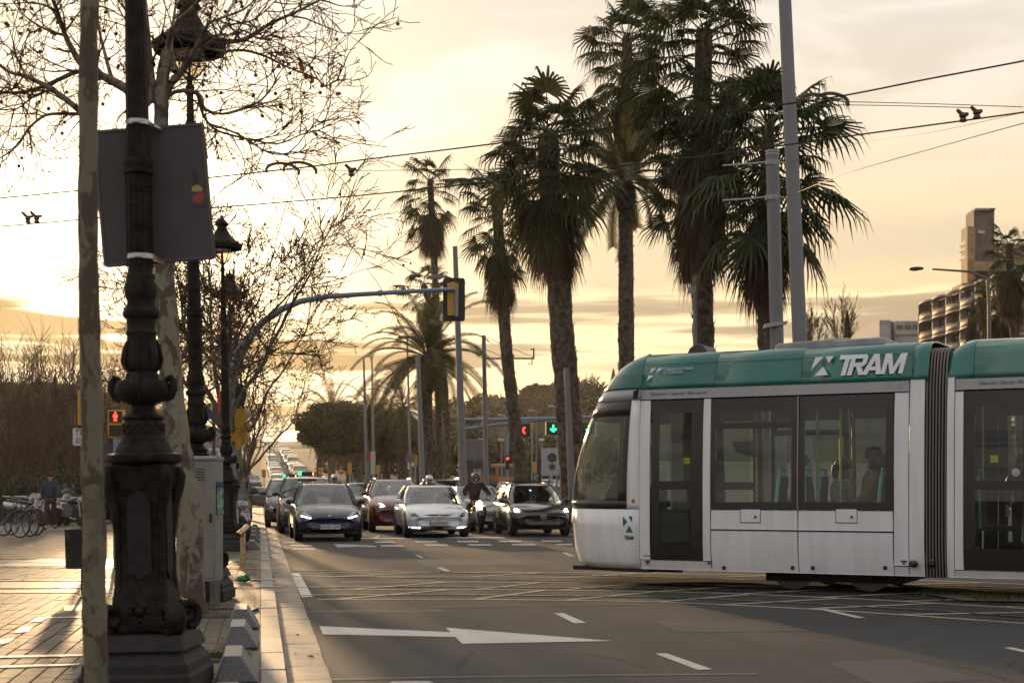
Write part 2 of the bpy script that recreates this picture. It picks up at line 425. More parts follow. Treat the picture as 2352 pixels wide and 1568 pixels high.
# ---- painted markings (thin sheets on the carriageway)
def mark(name, pix, mat=MPW, z=.0045, par=road, base=0.0):
    b = MB(); lp = [G(x, y, base+z) for x, y in pix]
    a = sum(lp[i].x*lp[(i+1) % len(lp)].y-lp[(i+1) % len(lp)].x*lp[i].y for i in range(len(lp)))
    if a < 0: lp.reverse()
    b.poly(lp); return b.build(name, mat, par, smooth=False)
mark('turn_arrow', [(733, 1437), (742, 1456), (1046, 1462), (1062, 1477.5), (1408, 1471), (1023, 1440.5), (1036, 1451)], MPW)
mark('stop_bar', [(667, 1315.5), (687, 1315.5), (718, 1369), (693, 1371)], MPW)
for d in ([(1272, 1407), (1294, 1407), (1347, 1429.5), (1318, 1430)], [(1878, 1397.5), (1897, 1397.5), (1988, 1418), (1966, 1418)], [(1505, 1500), (1532, 1499.5), (1636, 1536), (1603, 1537.5)],
          [(2303, 1486), (2326, 1486), (2420, 1506), (2395, 1507)], [(880, 1573), (905, 1563), (985, 1563), (1010, 1573)], [(1002, 1302), (1016, 1302), (1036, 1311), (1022, 1311.5)], [(952, 1274), (962, 1274), (974, 1280), (966, 1281)], [(1290, 1268), (1300, 1268), (1322, 1277), (1308, 1277)]):
    mark('lane_dash', d, MPWW if d[0][0] < 1000 or d[0][1] < 1310 else MPW)
def c4(x, y): return (551.3+.3516*x, 964.7+.3516*y)
for x0, x1, y in [(880, 1012, 795), (1145, 1287, 792), (1418, 1557, 791), (1690, 1837, 790), (1968, 2102, 789), (345, 490, 839), (330, 470, 818), (780, 890, 823), (920, 1067, 819), (1208, 1354, 814), (1493, 1642, 813), (1778, 1927, 812), (2063, 2172, 811)]:
    (a, yy), (c, _) = c4(x0, y), c4(x1, y); mark('crossing_dash', [(a-1, yy-1.2), (c-1, yy-1.2), (c+1, yy+1.3), (a+1, yy+1.3)], MPW)
for x0, x1, y in [(275, 352, 798), (780, 1080, 771), (1340, 1730, 766)]:
    (a, yy), (c, _) = c4(x0, y), c4(x1, y); mark('stop_line', [(a, yy-1), (c, yy-1.3), (c, yy+.9), (a, yy+1.1)], MPW)
mark('small_arrow', [c4(610, 808), c4(770, 812), c4(890, 820), c4(640, 830)], MPWW)
for q in ([(860, 768), (905, 754), (915, 757), (880, 770)], [(820, 725), (860, 735), (850, 728), (826, 722)]): mark('lane_line', [c4(*p) for p in q], MPW)
mark('edge_line', [(756, 1177), (762, 1177), (806, 1185), (790, 1187)], MPW)
# ---- tram tracks
def ribbon(b, pts, w, z, up=True):
    rows = []
    for i, p in enumerate(pts):
        d = (Vector(pts[min(i+1, len(pts)-1)])-Vector(pts[max(i-1, 0)])); d.z = 0; d.normalize(); n = Vector((-d.y, d.x, 0))
        q = Vector((p[0], p[1], z)); rows.append([q-n*w/2, q+n*w/2])
    b.grid(rows)
def smoothp(pts, n=6):
    out = []
    for i in range(len(pts)-1):
        p0, p1, p2, p3 = [Vector((*pts[max(0, min(len(pts)-1, i+k))], 0)[:3]) if len(pts[0]) == 2 else Vector(pts[max(0, min(len(pts)-1, i+k))]) for k in (-1, 0, 1, 2)]
        for k in range(n):
            t = k/n; out.append(.5*((2*p1)+(p2-p0)*t+(2*p0-5*p1+4*p2-p3)*t*t+(3*p1-p0-3*p2+p3)*t**3))
    out.append(Vector((*pts[-1], 0)[:3])); return out
def offset(pts, d):
    o = []
    for i, p in enumerate(pts):
        t = pts[min(i+1, len(pts)-1)]-pts[max(i-1, 0)]; t.normalize(); o.append(p+Vector((-t.y, t.x, 0))*d)
    return o
near1 = smoothp([(-13, 17.9), (-8, 18.45), (-4, 18.75), (-1, 18.85), (.63, 18.7), (2.4, 18.3), (3.75, 17.55), (4.93, 16.65), (6.3, 15.3), (9, 12.3)])
near0 = offset(near1, -1.435)
far0 = smoothp([(-14, 22.2), (-8, 21.9), (-4, 21.4), (-1, 20.75), (1.13, 19.95), (2.91, 19.03), (6.46, 17.2), (11, 14.7)]); far1 = offset(far0, 1.435)
for line, nm in ((near0, 'near'), (near1, 'near'), (far0, 'far'), (far1, 'far')):
    on_road = [p for p in line if p.dot(RR) > .02]; on_pave = [p for p in line if p.dot(RR) <= .02]
    if len(on_pave) > 1: on_pave.append(on_road[0])
    for seg, zb, par in ((on_road, 0.0, road), (on_pave, SW, pavement)):
        if len(seg) < 2: continue
        b = MB(); ribbon(b, seg, .062, zb+.0085); b.build('tram_rail', MSTEEL, par)
        b = MB(); ribbon(b, seg, .15, zb+.0055); b.build('rail_groove', MDARK, par)
MBED = M('track_bed_paving', (.17, .115, .09), .6, ns=8, na=.3, bump=.4, bs=60)
b = MB(); lp = [p for p in near0 if p.dot(RR) <= .1]; lq = [p for p in near1 if p.dot(RR) <= .1]; n = min(len(lp), len(lq))
b.grid([[lp[i]+Vector((0, -.75, SW-.002)), lq[i]+Vector((0, .35, SW-.002))] for i in range(n)]); b.build('track_bed', MBED, pavement)
# yellow hatching along both tracks
onr = lambda L, lo=.62, hi=60: [p for p in L if lo < p.dot(RR) < hi]
LN = [offset(near1, o) for o in (3.45, 2.25, 1.05, -.45, -2.1)]
for L in LN:
    bb = MB(); ribbon(bb, onr(L), .075, .005); bb.build('track_edge_line', MPY, road)
def at(L, t):
    t *= len(L)-1; i = min(int(t), len(L)-2); return L[i].lerp(L[i+1], t-i)
def zigzag(A, B, n):
    A = onr(A); B = onr(B)
    for k in range(n):
        p = at(B, (k+.1)/n); q = at(A, (k+.75)/n); bb = MB(); ribbon(bb, [p, q], .075, .0065); bb.build('hatch_line', MPY, road)
zigzag(LN[0], LN[1], 9); zigzag(LN[2], LN[3], 9); zigzag(LN[3], LN[4], 8)
# pale tyre-swept line near the bottom of the frame
for pl in ([(735, 1562), (1000, 1556), (1400, 1551), (1740, 1548)], [(700, 1405), (900, 1398), (1180, 1391), (1480, 1388)]):
    bb = MB(); ribbon(bb, [G(*p) for p in pl], .05, .0042); bb.build('faded_line', paintmat('faded_paint', (.22, .19, .15), .6, .42) if 'faded_paint' not in MATS else MATS['faded_paint'], road)
# bicycle lane paint on the pavement
def c3(x, y): return (.3516*x, 1017.1+.3516*y)
for q in ([(0, 1281), (98, 1272), (62, 1300), (0, 1314)], [(128, 1202), (218, 1197), (180, 1232), (92, 1238)], [(232, 1141), (300, 1137), (272, 1163), (200, 1168)], [(300, 1134), (740, 1129), (740, 1136), (297, 1141)], [(-60, 1390), (720, 1374), (720, 1384), (-60, 1401)], [(-60, 1455), (520, 1437), (520, 1447), (-60, 1466)]):
    mark('bike_lane_mark', [c3(*p) for p in q], MPW, .006, pavement, SW)
mark('tactile_plate', [c3(420, 1060), c3(560, 1056), c3(560, 1090), c3(418, 1094)], MSLAB, .005, pavement, SW)
mark('tactile_plate', [c3(690, 1052), c3(790, 1050), c3(770, 1085), c3(690, 1087)], M('cast_plate', (.30, .21, .12), .4, .5, ns=40), .005, pavement, SW)
# tree pits with a rim and grass
def pit(cx, cy, w, name):
    b = MB(); b.box((cx, cy, SW-.002), (w, w, .012)); struct(b.build(name, MSOIL, pavement))
    for dx, dy, lx, ly in ((0, w/2, w+.08, .04), (0, -w/2, w+.08, .04), (w/2, 0, .04, w), (-w/2, 0, .04, w)):
        q = MB(); q.box((cx+dx, cy+dy, SW+.006), (lx, ly, .03)); q.build('pit_rim', M('pit_rim_steel', (.10, .085, .07), .6, .3, ns=20), pavement)
pB = G(446, 1409, SW); pit(pB.x+.05, pB.y, .9, 'tree_pit'); pA = P(224, 1600, 7.2); pit(pA.x, pA.y, .8, 'tree_pit')
pG = G(478, 1512, SW); pit(pG.x, pG.y, .42, 'tree_pit')
MGRASS = LEAF('grass_blade', (.055, .085, .02), (.10, .12, .04), .4)
def grass(name, label, regs, par=None):
    b = MB(); rg = random.Random(5)
    for (x0, x1, y0, y1, z, n, h) in regs:
        for k in range(n):
            x, y = rg.uniform(x0, x1), rg.uniform(y0, y1); a = rg.uniform(0, 2*pi); hh = h*rg.uniform(.5, 1.2); w = .006
            d = Vector((cos(a), sin(a), 0)); e = Vector((-d.y, d.x, 0))*w; p = Vector((x, y, z)); t = p+d*hh*.5+Vector((0, 0, hh))
            b.add([p-e, p+e, t], [(0, 1, 2)])
    o = b.build(name, MGRASS, par, smooth=False); o['label'] = label; o['kind'] = 'stuff'; o['category'] = 'grass'; return o
g1 = G(478, 1512, SW); ga = G(2262, 1350); 
grass('grass', 'short green grass by the tram track and in the small tree pit', [(g1.x-.19, g1.x+.19, g1.y-.19, g1.y+.19, SW, 500, .05), (5.4, 8.6, 16.4, 17.2, 0, 2600, .07), (4.9, 6, 17.0, 17.6, 0, 500, .07), (pB.x-.4, pB.x+.45, pB.y-.4, pB.y+.4, SW, 160, .04)])
b = MB(); b.poly([Vector((5.2, 16.35, .02)), Vector((9, 15.4, .02)), Vector((9, 16.6, .02)), Vector((5.0, 17.7, .02))]); b.build('track_verge', MSOIL, road)
# planted median under the palms
b = MB(); b.slab([R(9.2, 42, 0), R(15.5, 42, 0), R(15.5, 118, 0), R(9.2, 118, 0)], (0, 0, .14)); med = struct(b.build('median', M('median_grass', (.05, .065, .03), .95, ns=3, na=.5, bump=.8, bs=40)))
for (l0, l1, s0, s1) in ((9.05, 9.198, 42, 118), (15.502, 15.65, 42, 118), (9.05, 15.65, 41.84, 41.998)):
    b = MB(); b.slab([R(l0, s0, 0), R(l1, s0, 0), R(l1, s1, 0), R(l0, s1, 0)], (0, 0, .15)); b.build('median_kerb', MKERB, med)
# patches, manholes and cracks in the asphalt
MPATCH = M('asphalt_patch', (.030, .028, .027), .62, ns=40, na=.35, bump=.5, bs=120); MIRN = M('manhole_iron', (.07, .062, .055), .45, .6, ns=30, na=.3)
for q in ([(1500, 1425), (1760, 1422), (1860, 1448), (1560, 1452)], [(960, 1285), (1180, 1283), (1220, 1296), (975, 1299)], [(1900, 1520), (2080, 1512), (2260, 1560), (2010, 1573)], [(760, 1400), (1010, 1398), (1030, 1404), (765, 1407)]): mark('asphalt_patch', q, MPATCH, .002)
for x, y, r in ():
    c = G(x, y); b = MB(); b.lathe([(0, .003), (r*.86, .003), (r*.88, .0015), (r*.93, .0015), (r*.95, .0035), (r, .0035), (r, 0)], 28, (c.x, c.y, .001)); mh_ = b.build('manhole_cover', MIRN, road)
    b = MB()
    for i in range(-3, 4):
        w = sqrt(max(0, (r*.8)**2-(i*r*.22)**2)); b.box((c.x, c.y+i*r*.22, .0055), (2*w, r*.06, .004))
    o = b.build('cover_ribs', MIRN, mh_, smooth=False); o['kind'] = 'stuff'
rc = random.Random(6)
for pl in ([(2180, 1525), (2240, 1537), (2300, 1556), (2352, 1580)], [(1560, 1448), (1650, 1455), (1720, 1466)], [(690, 1390), (800, 1386), (930, 1384)], [(1330, 1500), (1400, 1508), (1500, 1540)]):
    pts = [G(*p) for p in pl]; L = []
    for a, c in zip(pts, pts[1:]):
        for k in range(8): L.append(a.lerp(c, k/8)+Vector((rc.uniform(-.02, .02), rc.uniform(-.05, .05), 0)))
    bb = MB(); ribbon(bb, L, .014, .0032); bb.build('crack', MDARK, road)
# dry leaves blown along the kerb and the pavement
b = MB(); rl = random.Random(12)
for k in range(70):
    if k < 30: l, s_ = rl.gauss(.30, .09), rl.uniform(8, 40); zb = .02
    else: l, s_ = rl.uniform(-3.5, -.1), rl.uniform(8, 26); zb = SW+.006
    if l < .18 and zb < .05: continue
    p = R(l, s_, zb); a = rl.uniform(0, 6.28); r_ = rl.uniform(.012, .035); u = Vector((cos(a), sin(a), rl.uniform(-.2, .4)))*r_; w = Vector((-sin(a), cos(a), rl.uniform(-.1, .5)))*r_*.7
    b.add([p-u, p+w+Vector((0, 0, .006)), p+u, p-w+Vector((0, 0, .004))], [(0, 1, 2), (0, 2, 3)])
o = b.build('fallen_leaves', LEAF('fallen_leaf', (.10, .055, .025), (.20, .13, .06), .2, .8), smooth=False); o['kind'] = 'stuff'; o['label'] = 'scattered small dry leaves along the gutter and pavement'; o['category'] = 'leaves'
# ================================================================== STREET FURNITURE
MIRON = M('cast_iron', (.013, .011, .010), .62, .1, ns=14, na=.35, bump=.35, bs=60, col2=(.032, .024, .018), spec=.16)
MIRON2 = M('cast_iron_panel', (.030, .028, .027), .6, .15, ns=10, na=.2, spec=.16)
MPLINTH = M('plinth_stone', (.026, .023, .021), .8, ns=12, na=.3, bump=.4, bs=60)
MLANT = GLASS('lantern_glass', (.72, .66, .56), 1.2, .12)
MGALV = M('galvanised_steel', (.30, .31, .33), .5, .5, ns=25, na=.2, bump=.1)
MBLUEG = M('blue_grey_paint', (.20, .25, .33), .42, .1, ns=12, na=.12)
MYEL = M('signal_yellow', (.50, .26, .02), .5, ns=8, na=.1)
MBLK = M('black_plastic', (.016, .015, .015), .45, ns=18, na=.2)
MCLAMP = M('steel_band', (.5, .49, .47), .35, .9)
def lamp_parts(root):
    b = MB()
    b.lathe([(.0, 0), (.46, 0), (.46, .10), (.44, .12), (.435, .17), (.36, .245), (.35, .255)], 4, M4=Matrix.Rotation(pi/4, 4, 'Z')); b.lathe([(.41, .245), (.40, .27), (.36, .335), (.0, .343)], 4, M4=Matrix.Rotation(pi/4, 4, 'Z'))
    b.build('plinth', MPLINTH, root, ang=25, bevel=.008)
    b = MB(); sq = Matrix.Rotation(pi/4, 4, 'Z')
    b.lathe([(.22, .33), (.245, .36), (.245, .40), (.23, .56), (.20, .60), (.185, .66), (.182, 1.0), (.195, 1.18), (.22, 1.26), (.235, 1.335)], 4, M4=sq)
    b.build('pedestal', MIRON, root, ang=30, bevel=.012)
    for k in range(4):
        m = Matrix.Rotation(k*pi/2, 4, 'Z')
        q = MB(); q.slab([m @ Vector(p) for p in ((-.07, -.133, .70), (-.035, -.133, .685), (0, -.133, .655), (.035, -.133, .685), (.07, -.133, .70), (.07, -.136, 1.10), (.045, -.136, 1.16), (0, -.137, 1.18), (-.045, -.136, 1.16), (-.07, -.136, 1.10))], m @ Vector((0, -.012, 0))); q.build('relief_panel', MIRON2, root, ang=30)
        m2 = Matrix.Rotation(k*pi/2+pi/4, 4, 'Z')
        q = MB()      # scroll foot and console on each corner
        sc = [(.262+.078*(1-t*.75)*cos(t*2*pi*1.4-pi/2), .435+.088*(1-t*.75)*sin(t*2*pi*1.4-pi/2)) for t in [i/22 for i in range(23)]]
        for y in (-.034, .0, .034): q.tube([m2 @ Vector((x, y, z)) for x, z in sc], [.032-.016*i/22 for i in range(23)], 6)
        q.tube([m2 @ Vector((x, 0, z)) for x, z in ((.20, .49), (.19, .58), (.183, .7), (.186, .9), (.20, 1.08), (.232, 1.2), (.245, 1.27), (.232, 1.325))], [.03, .026, .02, .02, .026, .036, .036, .02], 8)
        sc = [(.222+.04*(1-t*.8)*cos(t*2*pi*1.2+pi), 1.24+.055*(1-t*.8)*sin(t*2*pi*1.2+pi)) for t in [i/16 for i in range(17)]]
        q.tube([m2 @ Vector((x, 0, z)) for x, z in sc], .018, 6)
        q.build('scroll', MIRON, root)
        q = MB(); 
        for (x, z, r) in ((0, .47, .035), (-.03, .50, .02), (.03, .50, .02), (0, .42, .022), (-.05, .47, .018), (.05, .47, .018), (0, .385, .014)): q.sph(m @ Vector((x, -.165, z)), (r, r, r), 8, 6)
        q.build('mask_ornament', MIRON, root)['kind'] = 'stuff'
    b = MB(); b.lathe([(.15, 1.33), (.19, 1.335), (.222, 1.35), (.229, 1.372), (.222, 1.395), (.17, 1.405), (.163, 1.43), (.152, 1.45), (.146, 1.47), (.135, 1.475), (.132, 1.50), (.128, 1.505)], 32)
    b.build('torus_ring', MIRON, root)
    b = MB(); b.lathe([(.125, 1.50), (.121, 1.53), (.118, 1.575), (.11, 1.585), (.110, 1.60), (.124, 1.607), (.126, 1.618), (.115, 1.628), (.075, 1.65), (.068, 1.67), (.072, 1.69), (.12, 1.71), (.155, 1.74), (.165, 1.775), (.16, 1.81), (.145, 1.835), (.10, 1.845), (.10, 1.875)], 32)
    b.build('urn', MIRON, root)
    q = MB()
    for r_ in range(3):
        for k in range(14):
            a = 2*pi*(k+.5*(r_ % 2))/14
            for d in (-1, 1):
                a2 = a+d*pi/14; q.tube([(.1225*cos(a), .1225*sin(a), 1.508+.024*r_), (.1225*cos((a+a2)/2), .1225*sin((a+a2)/2), 1.52+.024*r_), (.121*cos(a2), .121*sin(a2), 1.532+.024*r_)], .004, 4)
    q.build('lattice_band', MIRON, root)['kind'] = 'stuff'
    for k in range(4):
        a = k*pi/2; q = MB(); q.tube([(x*cos(a), x*sin(a), z) for x, z in ((.13, 1.72), (.165, 1.74), (.185, 1.79), (.183, 1.83), (.165, 1.855), (.145, 1.845), (.14, 1.825))], [.02, .026, .026, .024, .022, .018, .012], 8); q.build('urn_handle', MIRON, root)
    b = MB(); b.lathe([(.095, 1.87), (.088, 1.885), (.104, 1.91), (.108, 1.95), (.102, 2.02), (.09, 2.07), (.086, 2.10), (.095, 2.12), (.086, 2.14), (.088, 2.20), (.105, 2.215), (.11, 2.24), (.102, 2.265), (.086, 2.27), (.082, 2.31), (.09, 2.33), (.098, 2.37), (.095, 2.41), (.082, 2.44), (.086, 2.455), (.076, 2.475), (.074, 2.50)], 32)
    b.build('baluster', MIRON, root)
    q = MB()
    for r_ in range(20):
        for k in range(12):
            a = 2*pi*k/12; q.box((.0735*cos(a), .0735*sin(a), 2.53+r_*.027), (.012, .012, .014), None)
    for k in range(8):
        a = 2*pi*k/8; q.tube([(.104*cos(a), .104*sin(a), 1.90), (.117*cos(a), .117*sin(a), 1.96), (.106*cos(a), .106*sin(a), 2.03), (.092*cos(a), .092*sin(a), 2.075)], [.006, .013, .01, .004], 5)
    q.build('foliage_relief', MIRON, root)['kind'] = 'stuff'
    b = MB(); b.lathe([(.073, 2.49), (.073, 3.06)], 24); b.lathe([(.073, 3.06), (.087, 3.07), (.088, 3.085), (.08, 3.095), (.084, 3.11), (.089, 3.125), (.088, 3.145), (.076, 3.155)], 24)
    b.lathe([(.070, 3.15), (.062, 3.9), (.052, 4.6), (.044, 5.10)], 40, flute=.045, fn=14); b.lathe([(.044, 5.08), (.058, 5.10), (.06, 5.15), (.046, 5.18), (.04, 5.22), (.036, 5.5), (.05, 5.54), (.03, 5.58), (.034, 5.64), (.03, 5.66), (.014, 5.68), (.014, 6.0)], 16)
    b.build('column', MIRON, root)
    z = lambda y: 6.602-.003013*y; hw = lambda w: .003013*w
    b = MB(); b.lathe([(hw(125), z(225)), (hw(128), z(212)), (hw(130), z(202)), (hw(122), z(190)), (hw(112), z(182)), (hw(92), z(168)), (hw(70), z(148)), (hw(52), z(125)), (hw(38), z(100)), (hw(30), z(80)), (hw(30), z(74)), (hw(42), z(68)), (hw(44), z(60)), (hw(34), z(44)), (hw(18), z(30)), (hw(8), z(22)), (hw(9), z(10)), (hw(3), z(2)), (0, z(-2))], 24)
    b.lathe([(.0, z(214)), (hw(120), z(216)), (hw(122), z(225))], 24)
    b.build('lantern_roof', MIRON, root)
    b = MB()
    for k in range(12):
        a = 2*pi*k/12; b.tube([(hw(127)*cos(a), hw(127)*sin(a), z(208)), (hw(132)*cos(a), hw(132)*sin(a), z(188)), (hw(128)*cos(a), hw(128)*sin(a), z(178))], [.018, .014, .004], 5)
    for k in range(4):
        a = pi/4+k*pi/2; b.tube([(.04*cos(a), .04*sin(a), z(322)), (.13*cos(a), .13*sin(a), z(300)), (.205*cos(a), .205*sin(a), z(262)), (.22*cos(a), .22*sin(a), z(222))], .008, 5)
    b.build('lantern_frame', MIRON, root)['kind'] = 'stuff'
    b = MB(); b.lathe([(.05, z(318)), (.10, z(308)), (.15, z(285)), (.175, z(255)), (.178, z(226))], 20); b.build('lantern_globe', MLANT, root)
LEAN = -radians(1.12)
lamp0 = thing('street_lamp', 'dark ornate cast-iron lamp post in the foreground carrying the grey panel', 'street lamp', (XA(341, 8.5), 8.5, SW), group='ornate cast-iron lamp posts along the kerb', rot=(0, LEAN, 0))
lamp_parts(lamp0)
for x, Y, lb, rr in ((459, 15.4, 'ornate cast-iron lamp post behind the grey cabinet, lantern caught among bare branches', 0), (524, 28, 'ornate cast-iron lamp post with its lantern right of the grey panel', 0), (531, 35, 'ornate cast-iron lamp post whose lantern shows just below a nearer lantern', .2)):
    dup(lamp0, (XA(x, Y), Y, SW), (0, LEAN*(1.0 if Y < 30 else .3), 0), lb)
# ---- grey panel strapped behind the nearest lamp
def rrect(cx, cz, w, h, r, n=5):
    o = []
    for sx, sz, a0 in ((1, 1, 0), (-1, 1, pi/2), (-1, -1, pi), (1, -1, 1.5*pi)):
        for k in range(n+1):
            a = a0+pi/2*k/n; o.append((cx+sx*(w/2-r)+r*cos(a), cz+sz*(h/2-r)+r*sin(a)))
    return o
pn = P(353, 447.5, 8.63); pr = thing('banner_board', 'large grey blank panel with a small red and yellow emblem, strapped to the nearest lamp', 'sign', pn, rot=(0, -radians(5.0), radians(3)))
b = MB(); b.slab([(x, .0, z) for x, z in rrect(0, 0, .675, .832, .022)], (0, .018, 0)); b.build('panel', M('panel_back', (.068, .058, .060), .6, .1, ns=3, na=.12), pr)
b = MB(); 
for sx in (-1, 1): b.box((sx*.326, -.004, 0), (.012, .006, .80))
for sz in (-1, 1): b.box((0, -.004, sz*.404), (.64, .006, .012))
b.build('rim', M('panel_rim', (.11, .095, .09), .5, .2), pr)
ex, ez = .262, -.005
def disc(cx, cz, r, a0, a1, y, n=18): return [(cx+r*cos(a0+(a1-a0)*k/n), y, cz+r*sin(a0+(a1-a0)*k/n)) for k in range(n+1)]
b = MB(); b.slab(disc(ex, ez+.012, .033, -.25, pi*1.02, -.002)+[(ex-.012, -.002, ez+.004)], (0, .002, 0)); b.build('emblem_yellow', M('emblem_yellow', (.42, .34, .07), .6), pr)
b = MB(); b.slab(disc(ex+.006, ez-.03, .037, pi*.95, 2.28*pi, -.002)+[(ex+.012, -.002, ez-.005), (ex-.01, -.002, ez-.012)], (0, .002, 0)); b.build('emblem_red', M('emblem_red', (.34, .05, .03), .6), pr)
MINK = M('faint_ink', (.045, .04, .045), .6)
b = MB()
for k in range(8): b.box((ex-.035+k*.0105, -.0015, ez-.088+.002*(k % 3)), (.007, .002, .013+.003*(k % 2)))
b.build('faint_mark', MINK, pr)
b = MB()
for k, (w, zz_) in enumerate(((.03, .13), (.02, .12), (.035, .11), (.03, .095), (.036, .085), (.03, .075), (.034, .065), (.03, .055), (.022, .045))): b.box((ex-.005, -.0015, zz_), (w, .002, .004))
b.build('small_print', MINK, pr)
for yy in (284, 591):
    c = P(319 if yy < 400 else 325, yy, 8.5); q = MB()
    rr_ = .0745 if yy < 400 else .085
    q.lathe([(rr_, -.014), (rr_, .014)], 20, (c.x, c.y, c.z)); q.box((c.x+.0, c.y-rr_-.008, c.z), (.05, .014, .02)); q.tube([(c.x+.03, c.y-rr_+.01, c.z), (c.x+.09, c.y+.0, c.z-.006)], .008, 6); q.tube([(c.x+rr_*.8, c.y+.02, c.z), (c.x+.10, c.y+.125, c.z-.008)], .012, 6)
    o = q.build('steel_band', MCLAMP, pr); o.matrix_parent_inverse = (Matrix.Translation(pn) @ Matrix.Rotation(radians(3), 4, 'Z') @ Matrix.Rotation(-radians(5), 4, 'Y')).inverted()
# ---- wedge-shaped kerb blocks
MBLOCK = M('terrazzo_block', (.12, .125, .145), .6, ns=160, na=.55, bump=.25, bs=200, col2=(.26, .26, .27))
MBTOP = M('worn_block_top', (.36, .33, .29), .65, ns=30, na=.2)  # top face paler than the block sides
def block_mesh():
    b = MB()
    sec = [(-.135, 0), (-.075, .165), (.03, .165), (.135, 0)]
    front = [Vector((x, -.33 if z == 0 else -.31, z)) for x, z in sec]; back = [Vector((x, .33 if z == 0 else .31, z)) for x, z in sec]
    b.add(front+back, [(0, 3, 2, 1), (4, 5, 6, 7), (0, 1, 5, 4), (2, 3, 7, 6), (0, 4, 7, 3)]); b.cur = 1; b.add([front[1], front[2], back[2], back[1]], [(0, 1, 2, 3)])
    return b
blk = None
for k, (Y, lb) in enumerate(((7.25, 'grey wedge-shaped kerb block cut by the bottom edge of the picture'), (9.05, 'grey wedge-shaped kerb block, nearest one standing whole in view'), (10.95, 'grey wedge-shaped kerb block, second whole one from the front'), (12.5, 'grey wedge-shaped kerb block, last of the near row before the tram rails'), (29, 'small grey wedge kerb block, first one beyond the brass post'), (33, 'small grey wedge kerb block, second beyond the brass post'), (36, 'small grey wedge kerb block, third beyond the brass post'), (39.5, 'small grey wedge kerb block beside the parked motorbikes, fourth beyond the brass post'), (43, 'small grey wedge kerb block, farthest beside the parked motorbikes'))):
    p = R(-.145, Y/cos(TH), SW+.002)
    if blk is None:
        blk = thing('kerb_block', lb, 'kerb block', p, TH, 'wedge-shaped kerb blocks along the kerb')
        block_mesh().build('block', [MBLOCK, MBTOP], blk, ang=30, bevel=.012)
    else: dup(blk, p, TH, lb)
# ---- grey utility cabinet
cp = G(449, 1391, SW); cab = thing('utility_cabinet', 'tall beige-grey metal utility cabinet behind the mottled leaning trunk', 'cabinet', cp, rz=-.06)
MCAB = M('cabinet_paint', (.245, .235, .205), .55, ns=5, na=.1, bump=.05)
b = MB(); b.box((0, .16, .87), (.405, .32, 1.24)); b.build('body', MCAB, cab, bevel=.008)
b = MB(); b.slab([(-.212, y, z) for y, z in ((-.012, 1.49), (.332, 1.49), (.332, 1.515), (.28, 1.535), (.03, 1.535), (-.012, 1.515))], (.424, 0, 0)); b.build('lid', MCAB, cab, bevel=.006)
b = MB(); b.box((.008, -.004, .87), (.37, .012, 1.17)); b.build('door', MCAB, cab, bevel=.003)
for k in range(5): b = MB(); b.box((.055, -.012, 1.40-k*.027), (.085, .006, .007)); b.build('vent_slot', MDARK, cab, smooth=False)
for sx in (-.175, .175): b = MB(); b.box((sx, .1, .125), (.055, .2, .25)); b.build('foot', M('cabinet_foot', (.12, .10, .085), .7, ns=10), cab)
b = MB(); b.box((.16, -.012, .9), (.02, .02, .09)); b.build('handle', MBLK, cab)
b = MB(); b.slab([(.213, .05, z+1.0) for z in (0, .0)]+[(.2125, .30, 1.32), (.2125, .05, 1.32)], (.002, 0, 0)); 
b = MB(); b.box((.2145, .16, 1.08), (.003, .24, .28)); b.build('poster', M('green_poster', (.03, .24, .16), .6, ns=30, na=.8, col2=(.35, .55, .45)), cab)
b = MB(); b.box((.2145, .16, 1.24), (.003, .24, .06)); b.build('poster_header', M('blue_header', (.02, .03, .12), .6), cab)
# ---- litter bin
bp = G(186, 1366, SW); bn = thing('litter_bin', 'black metal litter bin on a post beside the slim foreground trunk', 'litter bin', bp)
b = MB(); b.lathe([(.115, .30), (.135, .31), (.145, .72), (.15, .735), (.15, .75), (.135, .752), (.13, .70), (.12, .33), (0, .33)], 4, (-.05, 0, 0), Matrix.Rotation(0, 4, 'Z') @ Matrix.Translation((-.05, 0, 0)) @ Matrix.Rotation(pi/4, 4, 'Z') @ Matrix.Translation((.05, 0, 0))); b.build('basket', MBLK, bn, ang=30)
for j, z0 in enumerate((.40, .64)):
    for k in range(6): b = MB(); b.box((-.12+.0, -.105, z0+k*.013), (.06-.008*k, .008, .005)); b.build('slot', M('bin_slot', (.10, .085, .06), .5), bn, smooth=False)
b = MB(); b.tube([(.0, .06, 0), (.0, .06, .9)], .02, 10); b.build('post', MBLK, bn); b = MB(); b.lathe([(.05, 0), (.05, .012), (.02, .014)], 12, (0, .06, 0)); b.build('base_plate', MBLK, bn)
# ---- steel post with slanted head, its warm reflection put into the colour
sp = G(558, 1307, SW); st = thing('bollard_post', 'slim warm steel post with a slanted tube head near the kerb', 'bollard', sp)
MBR = M('warm_stainless', (.50, .36, .22), .3, .9, ns=20, na=.2)
b = MB(); b.box((0, 0, .28), (.075, .045, .55)); b.build('shaft', MBR, st, bevel=.006)
b = MB(); b.tube([(-.055, -.09, .52), (.05, .10, .64)], .046, 16, cap=False); b.tube([(.05, .10, .64), (-.045, -.07, .531)], .04, 16, cap=False); b.build('head', MBR, st)
b = MB(); b.box((0, 0, .006), (.15, .15, .012)); 
for a in (-.05, .05):
    for c in (-.05, .05): b.lathe([(.01, .01), (.01, .03), (0, .032)], 6, (a, c, 0))
b.build('foot_plate', MBR, st)
